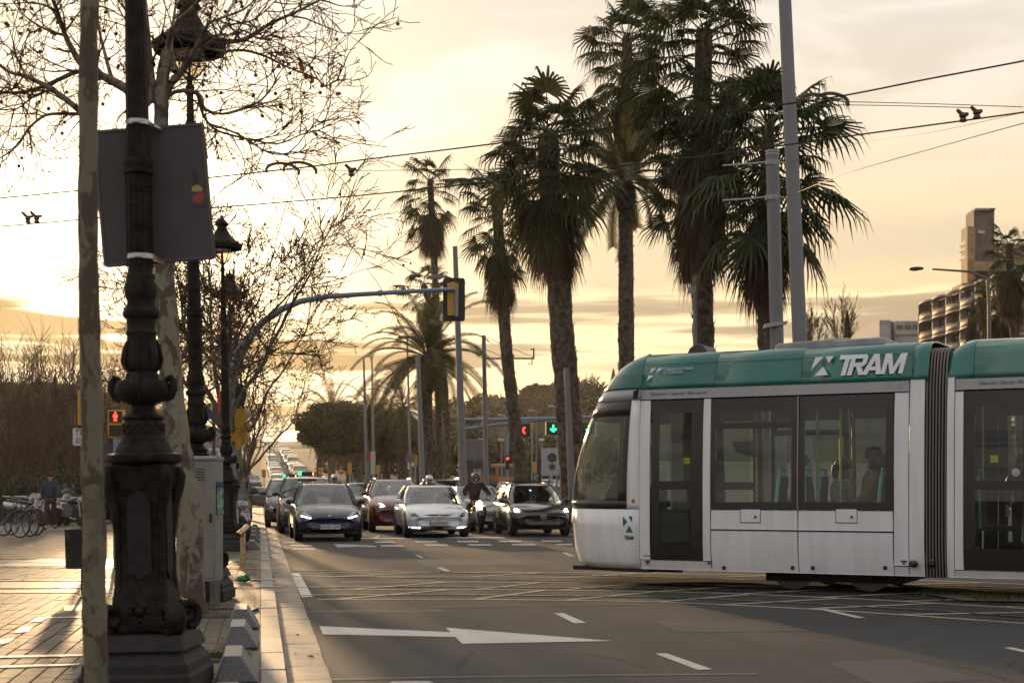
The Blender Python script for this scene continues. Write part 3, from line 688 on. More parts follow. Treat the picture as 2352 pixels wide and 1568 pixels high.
# ---- green bag
gp = G(558, 1336, SW); b = MB(); rows = []
rg = random.Random(4)
for j in range(8):
    t = j/7; rows.append([Vector((gp.x+.088*sin(pi*t)**.7*cos(2*pi*k/14)*(1+rg.uniform(-.25, .25)), gp.y+.06*sin(pi*t)**.7*sin(2*pi*k/14)*(1+rg.uniform(-.25, .25)), SW+.085*(1-cos(pi*t))/2+rg.uniform(-.008, .008)*sin(pi*t))) for k in range(14)])
b.grid(rows, True); b.tube([(gp.x+.02, gp.y-.02, SW+.075), (gp.x+.05, gp.y-.03, SW+.10), (gp.x+.085, gp.y-.04, SW+.07), (gp.x+.10, gp.y-.05, SW+.03)], [.012, .014, .012, .006], 6)
tag(b.build('plastic_bag', M('green_plastic', (.01, .17, .06), .3, ns=20, na=.3), ang=60), 'small crumpled green plastic bag lying on the pavement near the rails', 'bag')
# ---- pedestrian signal and the signs around it
def signal_box(b, c, w, d, h): b.box(c, (w, d, h))
pp = G(268, 1302, SW); ps = thing('pedestrian_signal', 'pedestrian signal with a red standing figure behind the nearest lamp', 'traffic light', pp)
Yp = pp.y
b = MB(); b.tube([(0, 0, 0), (0, 0, 2.1)], .052, 14); b.build('pole', MBLUEG, ps)
for k, zc in enumerate((2.33-.0, 2.33-.215)):
    b = MB(); b.box((0, 0, zc), (.232, .14, .212)); b.build('housing', MYEL, ps, bevel=.012)
    b = MB(); b.box((0, -.071, zc), (.192, .004, .176)); b.build('lens', MBLK, ps, smooth=False)
ps.scale = (1.03, 1, (HC+(PY-942)/FP*Yp-SW)/2.436)
MRED = EM('signal_red', (1.0, .045, .02), 3.2); MGRN = EM('signal_green', (.03, .9, .35), 2.2)
b = MB(); b.sph((0, -.078, 2.395), (.014, .004, .016), 10, 8); 
b.slab([(x, -.076, z+2.33) for x, z in ((-.016, .045), (.016, .045), (.034, .03), (.036, -.005), (.024, -.002), (.02, .018), (.018, -.012), (.026, -.07), (.008, -.07), (0, -.02), (-.008, -.07), (-.026, -.07), (-.018, -.012), (-.02, .018), (-.026, -.01), (-.036, -.008), (-.034, .03))], (0, -.004, 0)); b.build('red_figure', MRED, ps)
b = MB(); b.slab([(x, .06, z) for x, z in rrect(0, 1.72, .46, .40, .04)], (0, .006, 0)); b.build('sign_back', M('dark_sign', (.05, .048, .052), .5), ps)
b = MB(); b.slab([(-.10, .055, 1.75), (-.04, .055, 1.78), (-.03, .055, 1.66), (-.06, .055, 1.60)], (0, .004, 0)); b.build('red_sticker', M('red_sticker', (.42, .05, .05), .5), ps)
b = MB(); b.slab([(.10, .055, 1.70), (.13, .055, 1.74), (.14, .055, 1.79), (.11, .055, 1.78)], (0, .004, 0)); b.build('white_sticker', M('white_sticker', (.6, .6, .6), .5), ps)
# tram warning sign on its own post, mostly hidden by the slim trunk
tp = G(204, 1312, SW); ts = thing('warning_sign', 'white tram warning sign half hidden by the slim foreground trunk', 'sign', tp); Yt = tp.y
zt = lambda y: HC+(PY-y)/FP*Yt-SW
xs = lambda x: XA(x, Yt)-tp.x
b = MB(); b.tube([(0, 0.03, 0), (0, .03, zt(885))], .04, 12); b.build('post', MBLUEG, ts)
b = MB(); b.slab([(x, -.03, z) for x, z in rrect((xs(168.5)+xs(232))/2, (zt(983)+zt(1023))/2, xs(232)-xs(168.5), zt(983)-zt(1023), .025)], (0, .01, 0)); b.build('plate', M('sign_white', (.62, .61, .62), .45), ts)
MINKR = M('sign_red_ink', (.22, .06, .05), .5); MINKB = M('sign_black_ink', (.04, .04, .045), .5)
RX = Matrix.Rotation(pi/2, 4, 'X')
txt('lettering', 'ATENCIÓ', .058, MINKB, ts, Matrix.Translation((xs(176), -.034, zt(991))) @ RX)
txt('lettering', 'TRAM', .115, MINKR, ts, Matrix.Translation((xs(172.5), -.034, zt(1004))) @ RX)
txt('lettering', 'EN EL', .058, MINKB, ts, Matrix.Translation((xs(174), -.034, zt(1020.5))) @ RX)
b = MB(); b.box(((xs(176)+xs(225))/2, -.033, zt(1006.5)), (xs(225)-xs(176), .004, .007)); b.slab([(xs(175.5), -.034, zt(1006.5)), (xs(180), -.034, zt(1004.3)), (xs(180), -.034, zt(1008.7))], (0, .003, 0)); b.box(((xs(176)+xs(225))/2, -.033, zt(1011)), (xs(225)-xs(176), .004, .007)); b.build('arrow', MINKB, ts, smooth=False)
b = MB(); b.box(((xs(181)+xs(215))/2, 0, (zt(897)+zt(976))/2), (xs(215)-xs(181), .14, zt(897)-zt(976))); b.build('signal_housing', MYEL, ts, bevel=.01)
# ---- traffic mast with long arm
mY = 32.0; mb = Vector((XA(531, mY), mY, SW)); ms = thing('traffic_mast', 'blue-grey traffic mast with a long curved arm over the road', 'traffic light', mb)
arm = [(531, 1240), (531, 1050), (530.5, 920), (533, 862), (545, 815), (570, 775), (606, 738), (648, 710), (690, 692), (747, 681.5), (827, 676), (930, 670), (1044, 664)]
pts = [P(x, y, mY) for x, y in arm]; pts[0].z = SW
b = MB(); b.tube(pts, [.10, .10, .095, .092, .09, .085, .08, .075, .07, .062, .055, .05, .045], 14); b.build('arm', MBLUEG, ms, world=True)
for x, y in ((747, 681.5), (873, 673)): 
    c = P(x, y, mY); b = MB(); b.tube([c-Vector((.04, 0, 0)), c+Vector((.04, 0, 0))], .072, 12); b.build('arm_joint', MBLUEG, ms, world=True)
e = P(1044, 664, mY)
b = MB(); b.tube([e, e+Vector((.03, 0, -.05)), e+Vector((.04, 0, -.62))], .035, 10); b.build('hanger', MBLUEG, ms, world=True)
c = P(1042.5, 687.5, mY+.12)
b = MB(); b.slab([Vector((c.x+x, c.y+.05, c.z+z)) for x, z in rrect(0, 0, .50, .98, .06)], (0, .02, 0)); b.build('backboard', MBLK, ms, world=True)
b = MB(); b.box((c.x-.02, c.y-.02, c.z-.01), (.25, .12, .74)); b.box((c.x-.02, c.y-.02, c.z+.37), (.09, .08, .03)); b.build('signal_housing', MYEL, ms, world=True, bevel=.015)
for k in range(3): b = MB(); b.lathe([(.10, 0), (.11, .18)], 16, (0, 0, 0), Matrix.Translation((c.x, c.y+.06, c.z+.28-.28*k)) @ Matrix.Rotation(-pi/2, 4, 'X')); b.build('visor', MBLK, ms, world=True)
c = P(552.5, 980, mY-.05)
b = MB(); b.box((c.x, c.y, c.z), (.235, .22, .80)); b.build('signal_housing', MYEL, ms, world=True, bevel=.012)
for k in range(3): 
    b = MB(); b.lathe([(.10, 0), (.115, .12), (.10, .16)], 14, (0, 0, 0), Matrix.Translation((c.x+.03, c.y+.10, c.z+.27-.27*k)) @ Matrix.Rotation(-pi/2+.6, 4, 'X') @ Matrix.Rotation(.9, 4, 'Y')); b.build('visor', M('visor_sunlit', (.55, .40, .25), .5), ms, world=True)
b = MB(); b.slab([P(x, y, mY-.2) for x, y in ((529, 995), (549, 995), (549, 1008), (557, 1000), (556, 1009), (549.5, 1031), (541, 1033), (541, 1014), (529, 1012))], (0, .05, 0)); b.build('bracket', MYEL, ms, world=True)
q = P(550, 906, mY+.1); b = MB(); b.lathe([(.0, 0), (.26, 0), (.26, .012), (0, .012)], 24, (0, 0, 0), Matrix.Translation(q) @ Matrix.Rotation(-pi/2, 4, 'X') @ Matrix.Scale(.62, 4, (1, 0, 0))); b.build('round_sign', M('sign_back_dark', (.07, .06, .055), .6), ms, world=True)
b = MB(); b.box((q.x, q.y, q.z-.42), (.20, .02, .22)); b.build('plate', M('sign_back_dark', (.07, .06, .055), .6), ms, world=True)
# round traffic sign edge-on, on the second lamp, and street-name plate
def post_sign(name, label, cat, x, Y, y0, parts, r=.03, lean=0, mat=None):
    t = thing(name, label, cat, (XA(x, Y), Y, SW))
    b = MB(); b.tube([(0, 0, 0), (lean, 0, HC+(PY-y0)/FP*Y-SW)], r, 10); b.build('post', mat or MGALV, t)
    for p in parts: p(t, Y)
    return t
def plate(x, y, w, h, mat, nm='plate', dy=-.04):
    def f(t, Y):
        c = P(x, y, Y)-Vector(BASE[t.name]); b = MB(); b.slab([(c.x+a, dy, c.z+z) for a, z in rrect(0, 0, w/FP*Y, h/FP*Y, .012)], (0, .012, 0)); b.build(nm, mat, t)
    return f
def rdisc(x, y, r, mat, nm='disc', dy=-.04, sx=1):
    def f(t, Y):
        c = P(x, y, Y)-Vector(BASE[t.name]); b = MB(); b.lathe([(0, 0), (r/FP*Y, 0), (r/FP*Y, .012), (0, .012)], 24, (0, 0, 0), Matrix.Translation((c.x, dy, c.z)) @ Matrix.Rotation(-pi/2, 4, 'X') @ Matrix.Scale(sx, 4, (1, 0, 0))); b.build(nm, mat, t)
    return f
MSR = M('sign_red', (.45, .035, .03), .45); MSB = M('sign_blue', (.02, .05, .20), .45); MSG = M('sign_grey_back', (.17, .165, .165), .55, .3, ns=6, na=.1)
MSD = MATS['sign_back_dark']
post_sign('street_sign', 'dark slim sign post with a blue name plate behind the second lamp', 'sign', 491, 24, 918, [plate(481, 955, 22, 15, MSB, 'name_plate', .03), rdisc(502, 925, 30, MSR, 'red_disc', .03, .10)], .03, mat=M('dark_post', (.05, .05, .06), .5))
t = thing('shop_banner', 'white hanging banner with dark letters seen between the lamps', 'sign', (XA(487, 40), 40, SW))
c = P(487, 1043, 40)-Vector(BASE[t.name]); b = MB(); b.slab([(c.x+x, 0, c.z+z) for x, z in rrect(0, 0, .50, .34, .02)], (0, .02, 0)); b.build('board', M('sign_white', (.62, .61, .62), .45), t)
txt('lettering', 'RIBE', .21, MINKB, t, Matrix.Translation((c.x-.235, -.004, c.z-.10)) @ RX, bold=.006)
b = MB(); b.tube([(c.x+.2, .03, 0), (c.x+.2, .03, c.z+.1)], .03, 8); b.build('post', MGALV, t)
# ================================================================== TREES
def barkmat(name, base, c1, c2, sc=7, stretch=(1, 1, .55), rough=.8):
    m, nt, b = newmat(name)
    a = ntex(nt, scale=sc, detail=6, rough=.6, stretch=stretch, dist=.6); d = ntex(nt, scale=sc*1.9, detail=5, stretch=stretch, dist=.4)
    c = nmix(nt, nramp(nt, a, .50, .53), base, c1); c = nmix(nt, nramp(nt, d, .57, .60), c, c2)
    c = nmix(nt, nmath(nt, 'MULTIPLY', ntex(nt, scale=60, detail=4), .4), c, (.07, .055, .04))
    nt.links.new(c, b.inputs['Base Color']); setp(b, Roughness=rough); nbump(nt, b, a, .5, .012); return m
MPLANE = barkmat('plane_bark', (.19, .165, .11), (.085, .06, .036), (.135, .12, .08), 6.0)
MPLANE2 = barkmat('plane_bark_pale', (.25, .225, .165), (.095, .066, .042), (.16, .135, .095), 6)
MTWIG = M('twig', (.075, .038, .019), .8, ns=5, na=.3)
MBALL = M('seed_ball', (.07, .04, .022), .9)
def rdir(rg): 
    a = rg.uniform(0, 2*pi); z = rg.uniform(-1, 1); s = sqrt(1-z*z); return Vector((s*cos(a), s*sin(a), z))
def grow(bl, p, d, L, r, depth, rg, up=.25, kids=6, spread=.9, balls=None, minr=.0028, wob=.28, flat=None):
    n = max(3, int(4+L*2)) if depth > 0 else 4
    pts = [p.copy()]; rad = [r]; q = p.copy(); d = d.normalized()
    for i in range(n):
        d = (d+rdir(rg)*wob+Vector((0, 0, up*.3))).normalized(); q = q+d*L/n; pts.append(q.copy()); rad.append(max(minr, r*(1-.8*(i+1)/n)))
    bl[0 if depth >= 3 else 1].tube(pts, rad, 7 if depth >= 3 else (4 if depth == 2 else 3), cap=False)
    if depth == 0:
        if balls is not None and rg.random() < .055:
            c = pts[-1]; l = rg.uniform(.05, .16); balls.append((c, l))
        return
    for k in range(kids):
        t = rg.uniform(.2, 1.0); i = min(int(t*n), n-1); s = pts[i].lerp(pts[i+1], t*n-i); ax = (pts[i+1]-pts[i]).normalized()
        dd = (ax*rg.uniform(.5, 1.1)+rdir(rg)*spread)
        if flat: dd.y *= flat
        grow(bl, s, dd, L*rg.uniform(.38, .62), rad[i]*rg.uniform(.45, .65), depth-1, rg, up, kids-1 if kids > 3 else kids, spread, balls, minr, wob, flat)
def add_balls(balls, par, world=True, r=.016):
    b = MB()
    for c, l in balls:
        e = c-Vector((0, 0, l)); b.tube([c, e], .0015, 3, cap=False); b.sph(e, r, 6, 4)
    if b.v: o = b.build('seed_balls', MBALL, par, world=world); o['kind'] = 'stuff'
# ---- slim plane tree right in front
Ya = 7.2
def poly_px(lst, Y): return [P(x, y, Y+(rest[0] if rest else 0)) for x, y, *rest in lst]
ta = thing('plane_tree', 'slim young plane trunk with flaking bark crossing the left foreground', 'tree', (P(224, 1600, Ya).x, Ya, SW))
pts = [Vector((P(224, 1600, Ya).x, Ya, SW-.02))]+poly_px([(222, 1568), (217, 1430), (216, 1330), (218, 1240), (214, 1150), (211, 1060), (212, 960), (208, 860), (206, 760), (203, 600), (202, 450), (203, 300), (203, 150), (206, 0)], Ya)
top = pts[-1]; pts += [top+Vector((.02, .02, .5)), top+Vector((.0, .05, 1.0))]
b = MB(); b.tube(smoothp([tuple(p) for p in pts], 4), [.063-.018*min(1, k/60)+.0025*sin(k*.9)+.002*sin(k*2.3) for k in range(len(smoothp([tuple(p) for p in pts], 4)))], 18); b.build('trunk', MPLANE, ta, world=True)
bl = [MB(), MB()]; rg = random.Random(11); balls = []
for k in range(7): grow(bl, pts[-1]-Vector((0, 0, .1*k)), Vector((cos(k*2.4), sin(k*2.4), 1.3)), 1.6, .03, 3, rg, .4, 4, .8, balls)
bl[0].build('limb', MPLANE, ta, world=True); o = bl[1].build('twigs', MTWIG, ta, world=True); o['kind'] = 'stuff'
# ---- leaning plane tree whose bare crown fills the upper left
Yb = pB.y
tb = thing('plane_tree', 'leaning mottled plane tree with bare branches spreading across the upper left', 'tree', (pB.x, pB.y, SW))
tr = smoothp([tuple(p) for p in ([Vector((pB.x, pB.y, SW-.03))]+poly_px([(444, 1380), (440, 1300), (434, 1190), (427, 1122), (416, 1060), (407, 1017), (399, 930), (390, 822), (383, 716), (378, 611), (374, 500), (371, 400), (370, 281), (371, 215), (376, 160), (384, 118)], Yb))], 3)
def lerp_w(k, n): 
    t = k/n; return (.135-.03*min(1, t/.12)) if t < .12 else (.128 if t < .3 else .128-(t-.3)/.7*.075)
b = MB(); n = len(tr)-1; b.tube(tr, [lerp_w(k, n)*(1+.06*sin(k*1.7)+.04*sin(k*.77)) for k in range(n+1)], 18); b.build('trunk', MPLANE2, tb, world=True)
limbs = [([(353, 235), (348, 190), (342, 120), (338, 60), (331, -25)], .05, 0), ([(347, 236), (320, 215), (292, 205), (258, 186), (225, 170), (190, 150), (168, 118), (150, 82), (134, 35), (116, -15)], .055, -.3),
  ([(225, 170), (178, 165), (120, 190), (60, 210), (0, 212), (-40, 200)], .028, .2), ([(190, 262), (178, 250), (120, 206), (60, 176), (20, 165), (-25, 130)], .036, -.2), ([(205, 262), (182, 262), (120, 262), (92, 272), (62, 300), (40, 335), (0, 363), (-20, 370)], .02, .1),
  ([(370, 240), (395, 190), (420, 160), (445, 130), (470, 108), (500, 92), (535, 96), (575, 85), (620, 55), (680, 28), (745, -5)], .04, .2), ([(420, 160), (450, 110), (475, 60), (500, 45), (560, 22), (600, -15)], .022, -.4),
  ([(470, 110), (510, 118), (560, 116), (610, 130), (655, 152), (700, 170), (730, 182), (745, 200), (770, 185), (800, 182)], .016, .4), ([(372, 235), (400, 212), (440, 210), (462, 222), (470, 250), (510, 262), (560, 250), (600, 230), (625, 200), (645, 175)], .022, -.1),
  ([(455, 218), (465, 260), (490, 295), (530, 310), (580, 322), (640, 330), (690, 310), (740, 296), (780, 268)], .016, .3), ([(480, 285), (540, 305), (580, 330), (620, 352), (665, 355), (705, 345)], .013, -.3), ([(400, 165), (392, 110), (398, 50), (408, -20)], .03, .2), ([(384, 118), (400, 60), (450, 10), (480, -30)], .03, -.2),
  ([(352, 150), (330, 90), (300, 40), (262, -10)], .026, .4), ([(258, 186), (240, 120), (225, 50), (228, -20)], .022, .3), ([(150, 82), (110, 70), (60, 40), (20, -10)], .016, -.2), ([(500, 92), (520, 60), (585, 45), (650, -15)], .016, .3), ([(535, 96), (560, 70), (595, 90), (640, 70), (700, 20)], .012, -.2),
  ([(120, 206), (80, 220), (40, 250), (0, 262)], .014, .1), ([(60, 176), (30, 120), (0, 95)], .014, .3)]
bl = [MB(), MB()]; balls = []; rg = random.Random(21)
for L, r, dy in limbs:
    q = poly_px([(x, y, dy*i/len(L)*2.5) for i, (x, y) in enumerate(L)], Yb); n = len(q)
    bl[0].tube(smoothp([tuple(p) for p in q], 3), [r*(1-.72*k/((n-1)*3)) for k in range((n-1)*3+1)], 8, cap=False)
    for i in range(n-1):
        seg = q[i+1]-q[i]
        for k in range(max(2, int(seg.length*9))):
            t = rg.random(); s = q[i].lerp(q[i+1], t)
            d = seg.normalized()*.7+rdir(rg)*.8; d.y *= .7
            grow(bl, s, d, rg.uniform(.25, .85), max(.0075, r*.26), 2, rg, .0, 3, .75, balls, .0042, .3)
bl[0].build('limb', MPLANE2, tb, world=True); o = bl[1].build('twigs', MTWIG, tb, world=True); o['kind'] = 'stuff'
add_balls(balls, tb, r=.019)
b = MB()
for k in range(46):
    x, y = rg.choice([(640, 150), (700, 170), (640, 130), (750, 205), (60, 60), (50, 40), (90, 90), (660, 140), (690, 230), (590, 340)]); p = P(x+rg.uniform(-40, 40), y+rg.uniform(-25, 25), Yb+rg.uniform(-.4, .4)); u = rdir(rg)*.035; w = u.cross(rdir(rg)).normalized()*.028
    b.add([p-u, p+w, p+u, p-w*.8], [(0, 1, 2), (0, 2, 3)])
o = b.build('dry_leaves', LEAF('dry_leaf', (.12, .06, .02)), tb, smooth=False, world=True); o['kind'] = 'stuff'
# ---- bare trees farther along the kerb
def bare_tree(label, x, Y, ytop, seed, lean=(.25, 0, 0), r=.11, kids=6, depth=4, fork=.33, base=SW, nl=6, bias=.35, bl_par='trees', seedballs=True):
    rg = random.Random(seed); loc = Vector((XA(x, Y), Y, base)); t = thing('plane_tree', label, 'tree', loc, group='bare plane trees along the kerb')
    H = HC+(PY-ytop)/FP*Y-base; hf = H*fork
    pts = [Vector((0, 0, -.03))]+[Vector((lean[0]*hf*(k/6)**1.5+.04*sin(k*1.9), .05*sin(k), hf*k/6)) for k in range(1, 7)]
    b = MB(); b.tube(pts, [r*(1.25-.5*k/6) for k in range(7)], 10); b.build('trunk', MPLANE, t)
    bl = [MB(), MB()]; balls = []
    for k in range(nl):
        a = k*2*pi/nl+rg.uniform(-.3, .3); d = Vector((cos(a)*.5+bias, sin(a)*.5, rg.uniform(.7, 1.6)))
        grow(bl, pts[-1]-Vector((0, 0, rg.uniform(0, .3))), d, (H-hf)*rg.uniform(.62, .9), r*.5, depth, rg, .12, kids, .75, balls, .008 if Y < 40 else .011, .22)
    bl[0].build('limb', MPLANE, t); o = bl[1].build('twigs', MTWIG, t); o['kind'] = 'stuff'
    if seedballs and balls: add_balls(balls[:700], t, world=False, r=.028)
    return t
bare_tree('bare plane tree full of seed balls behind the third lamp post', 506, 30, 430, 5, (.06, 0, 0), .12, 6, 4, .34, nl=8, bias=-.08)
bare_tree('bare plane tree rising beside the curved mast arm', 545, 44, 580, 8, (.03, 0, 0), .12, 5, 4, .30, nl=6, bias=.0)
bare_tree('bare plane tree leaning over the lane beyond the traffic mast', 568, 58, 760, 9, (.0, 0, 0), .12, 5, 4, .25, nl=6, bias=.1)
bare_tree('small bare plane tree at the far end of the kerb', 566, 80, 860, 10, (.0, 0, 0), .13, 5, 3, .25, nl=7, bias=-.1, seedballs=False)
# ---- palms
MFAN = LEAF('fan_leaf', (.030, .042, .016), (.075, .085, .03), .30, .42); MDEAD = LEAF('dead_leaf', (.085, .052, .030), (.17, .115, .065), .30, .8)
MPIN = LEAF('feather_leaf', (.045, .05, .018), (.11, .10, .035), .3, .5)
MPBARK = M('palm_bark', (.085, .062, .045), .9, ns=6, na=.5, bump=.7, bs=18, col2=(.15, .115, .085))
def fan_mesh(pitch, dead=False, seed=0):
    rg = random.Random(seed); g = Vector((-sin(pitch), 0, -cos(pitch)))
    b = MB(); pl = 1.05 if not dead else .55; n = 22; Rr = .86
    pts = [Vector((0, 0, 0)), Vector((pl*.5, 0, .0))+g*.02, Vector((pl, 0, 0))+g*.12]
    b.tube(pts, [.024, .016, .012], 4, cap=False); hub = pts[-1]; ax = (pts[2]-pts[1]).normalized(); sd = Vector((0, 1, 0)); nr = ax.cross(sd)
    span = 2.15 if not dead else 1.2
    for k in range(n):
        a = -span+2*span*(k+.5)/n; da = span/n
        L = Rr*(1-.20*abs(a/span))*rg.uniform(.88, 1.08); dr = rg.uniform(.7, 1.35)*(1.5 if dead else 1)
        def pt(ang, r, dz=0): return hub+(ax*cos(ang)+sd*sin(ang))*r+nr*dz
        m1 = .44*L; cup = .10*abs(sin(a))
        A, B = pt(a-da, m1, cup*m1), pt(a+da, m1, cup*m1); mid = pt(a, m1, cup*m1-.022)
        c1 = pt(a-da*.35, .8*L, 0)+g*.12*dr; c2 = pt(a+da*.35, .8*L, 0)+g*.12*dr; tip = pt(a, L*.94, 0)+g*(.38*dr+.05)
        b.add([hub, A, mid, B, c1, c2, tip], [(0, 1, 2), (0, 2, 3), (1, 4, 2), (2, 5, 3), (2, 4, 5), (4, 6, 5)])
    return b
def pin_mesh(pitch, L, seed=0, npair=44, ll=.42):
    rg = random.Random(seed); g = Vector((-sin(pitch), 0, -cos(pitch))); b = MB(); pts = []; d = Vector((1, 0, 0)); p = Vector((0, 0, 0)); N = 10
    for k in range(N+1):
        pts.append(p.copy()); d = (d+g*(.045+.022*k)).normalized(); p = p+d*L/N
    b.tube(pts, [.035*(1-.85*k/N) for k in range(N+1)], 4, cap=False)
    for k in range(npair):
        t = .14+.86*k/npair; i = min(int(t*N), N-1); q = pts[i].lerp(pts[i+1], t*N-i); ax = (pts[i+1]-pts[i]).normalized(); l = ll*(1.15-.6*abs(t-.45))*rg.uniform(.85, 1.1)
        for s in (-1, 1):
            dd = (ax*.75+Vector((0, s, 0))*.85+g*-.18).normalized(); e = q+dd*l*.55; tip = q+dd*l+g*l*.22; w = ax*.032
            b.add([q-w, q+w, e+w*.8, e-w*.8, tip], [(0, 1, 2, 3), (3, 2, 4)])
    return b
PITCH = [1.25, .85, .45, .1, -.3, -.7, -1.1]
FANS = [fan_mesh(p, False, i).mesh('fan_leaf', MFAN, smooth=False) for i, p in enumerate(PITCH)]
FAND = fan_mesh(-1.35, True, 40)
def palm_trunk(root, pts, r0, r1, seed, boots=True, bulge=None):
    rg = random.Random(seed); sp = smoothp([tuple(p) for p in pts], 6); n = len(sp)-1
    rad = [r0+(r1-r0)*k/n for k in range(n+1)]; rad = [r*(1+.05*sin(k*2.1)+.03*rg.uniform(-1, 1)) for k, r in enumerate(rad)]
    if bulge:
        for k in range(n+1):
            h = (sp[n]-sp[k]).length
            if h < bulge[0]: rad[k] *= 1+bulge[1]*sin(pi*min(1, (h+.05)/bulge[0]))
    b = MB(); b.tube(sp, rad, 12)
    if boots:
        tot = sum((sp[i+1]-sp[i]).length for i in range(n)); cnt = int(tot*30)
        for k in range(cnt):
            t = rg.random()*n; i = min(int(t), n-1); c = sp[i].lerp(sp[i+1], t-i); r = rad[i]*.97; a = rg.uniform(0, 2*pi); d = Vector((cos(a), sin(a), 0)); e = Vector((-sin(a), cos(a), 0))
            h = rg.uniform(.10, .2); w = rg.uniform(.05, .09); o = rg.uniform(.015, .075)
            b.add([c+d*r-e*w, c+d*r+e*w, c+d*(r+o)+Vector((0, 0, h))+e*w*.3, c+d*(r+o)+Vector((0, 0, h))-e*w*.3], [(0, 1, 2, 3)])
    b.build('trunk', MPBARK, root, world=True)
def fan_palm(label, trunk, Y, r0, r1, sc, n, hc, skirt, seed, wind=.0, lowest=-1.0):
    rg = random.Random(seed); q = [P(x, y, Y) for x, y in trunk]; base = Vector((q[0].x, Y, .12)); q[0] = base
    t = thing('fan_palm', label, 'palm tree', base, group='tall palms on the median')
    palm_trunk(t, q, r0, r1, seed)
    top = q[-1]; down = (q[-2]-q[-1]).normalized()
    for k in range(n):
        f = k/(n-1); pitch = 1.12+(lowest-1.12)*f**.85+rg.uniform(-.12, .12); yaw = k*2.39996+rg.uniform(-.25, .25)
        idx = min(range(len(PITCH)), key=lambda i: abs(PITCH[i]-pitch)); o = link('fan_leaf', FANS[idx], t)
        o.location = top+down*hc*f**1.7-base; s = sc*rg.choice((rg.uniform(.55, .8), rg.uniform(.85, 1.1))); o.scale = (s*rg.uniform(.9, 1.15), s, s); o.rotation_euler = (rg.uniform(-.5, .5)+wind, -pitch, yaw)
    if skirt > 0:
        b = MB()
        for k in range(int(26+skirt*20)):
            h = hc*.8+skirt*rg.random()**1.2; yaw = rg.uniform(0, 2*pi); M4 = Matrix.Translation(top+down*h+Vector((cos(yaw), sin(yaw), 0))*r1*.7) @ Matrix.Rotation(yaw, 4, 'Z') @ Matrix.Rotation(rg.uniform(1.18, 1.5), 4, 'Y') @ Matrix.Rotation(rg.uniform(-.6, .6), 4, 'X') @ Matrix.Scale(sc*rg.uniform(.7, 1.0), 4)
            b.add([M4 @ Vector(v) for v in FAND.v], FAND.f)
        o = b.build('dead_leaf_skirt', MDEAD, t, smooth=False, world=True); o['kind'] = 'stuff'
    return t
def feather_palm(label, trunk, Y, r0, r1, L, n, seed, bulge, lowest=-.5, gname='tall palms on the median', ll=.42, base_z=.12):
    rg = random.Random(seed); q = [P(x, y, Y) for x, y in trunk]; base = Vector((q[0].x, Y, base_z)); q[0] = base
    t = thing('date_palm', label, 'palm tree', base, group=gname)
    palm_trunk(t, q, r0, r1, seed, True, None); top = q[-1]; rk = random.Random(seed)
    if bulge:
        h, k_ = bulge; zc = top-Vector((0, 0, h*.5)); bb = MB(); bb.sph(tuple(zc), (r1*(1+k_), r1*(1+k_), h*.52), 14, 10)
        for j in range(int(90*h)):
            f = rk.uniform(-.95, .95); a = rk.uniform(0, 2*pi); rr_ = r1*(1+k_)*sqrt(1-f*f); d = Vector((cos(a), sin(a), 0)); e = Vector((-sin(a), cos(a), 0))*.06; c = zc+d*rr_*.96+Vector((0, 0, f*h*.5)); u = d*.06+Vector((0, 0, .16)); bb.add([c-e, c+e, c+u+e*.4, c+u-e*.4], [(0, 1, 2, 3)])
        bb.build('crown_base', MPBARK, t, world=True)
    ms = [pin_mesh(p, L, seed+i, ll=ll).mesh('feather_leaf', MPIN, smooth=False) for i, p in enumerate(PITCH[:6])]
    for k in range(n):
        f = k/(n-1); pitch = 1.4+(lowest-1.4)*f**.85+rg.uniform(-.1, .1); idx = min(range(6), key=lambda i: abs(PITCH[i]-pitch)); o = link('feather_leaf', ms[idx], t)
        o.location = top-base+Vector((0, 0, -.2*f)); s = rg.uniform(.85, 1.1); o.scale = (s, s, s); o.rotation_euler = (rg.uniform(-.4, .4), -pitch, k*2.39996+rg.uniform(-.2, .2))
    return t
fan_palm('fan palm at the left end of the row, small tufted crown high up', [(1009, 1180), (1008, 1000), (1005, 850), (1001, 680), (994, 540), (988, 415)], 75, .19, .16, 1.2, 34, 1.5, 1.5, 1)
fan_palm('short fan palm with its crown below and behind the leftmost tall one', [(1028, 1175), (1026, 1000), (1018, 850), (1000, 740), (972, 655)], 82, .22, .17, 1.05, 28, 1.2, .8, 2)
fan_palm('fan palm second from left, slender trunk bowing to the right', [(1200, 1200), (1196, 1080), (1186, 1000), (1174, 900), (1163, 800), (1155, 690), (1147, 560), (1140, 455)], 60, .30, .22, 1.15, 44, 2.2, 1.5, 3)
fan_palm('stout fan palm with a dense windswept crown left of the slender date palm', [(1318, 1220), (1313, 1060), (1303, 900), (1292, 780), (1282, 640), (1272, 520), (1262, 400), (1258, 310)], 45, .42, .33, 1.28, 84, 1.8, 1.6, 4, .25)
feather_palm('slender date palm with a knobbly swollen crown base', [(1436, 1200), (1435, 900), (1435, 700), (1435, 520), (1435, 440), (1435, 405)], 55, .25, .24, 3.3, 34, 31, (1.5, .75), -.55)
fan_palm('fan palm with a long brown skirt hanging above the date palm', [(1444, 1195), (1442, 800), (1440, 520), (1436, 300), (1440, 90)], 62, .30, .22, 1.5, 54, 2.4, 2.4, 6)
fan_palm('tallest fan palm, crown cut by the top edge, trunk beside a thin pole', [(1617, 1230), (1617, 900), (1616, 780), (1612, 620), (1606, 440), (1612, 260), (1618, 70)], 40, .34, .24, 1.3, 70, 3.0, 3.2, 7)
fan_palm('broad fan palm behind the tall grey pole with drooping fronds', [(1760, 1240), (1757, 900), (1755, 700), (1757, 520), (1765, 290)], 37, .17, .15, 1.28, 64, 2.0, 1.5, 8, 0, -.85)
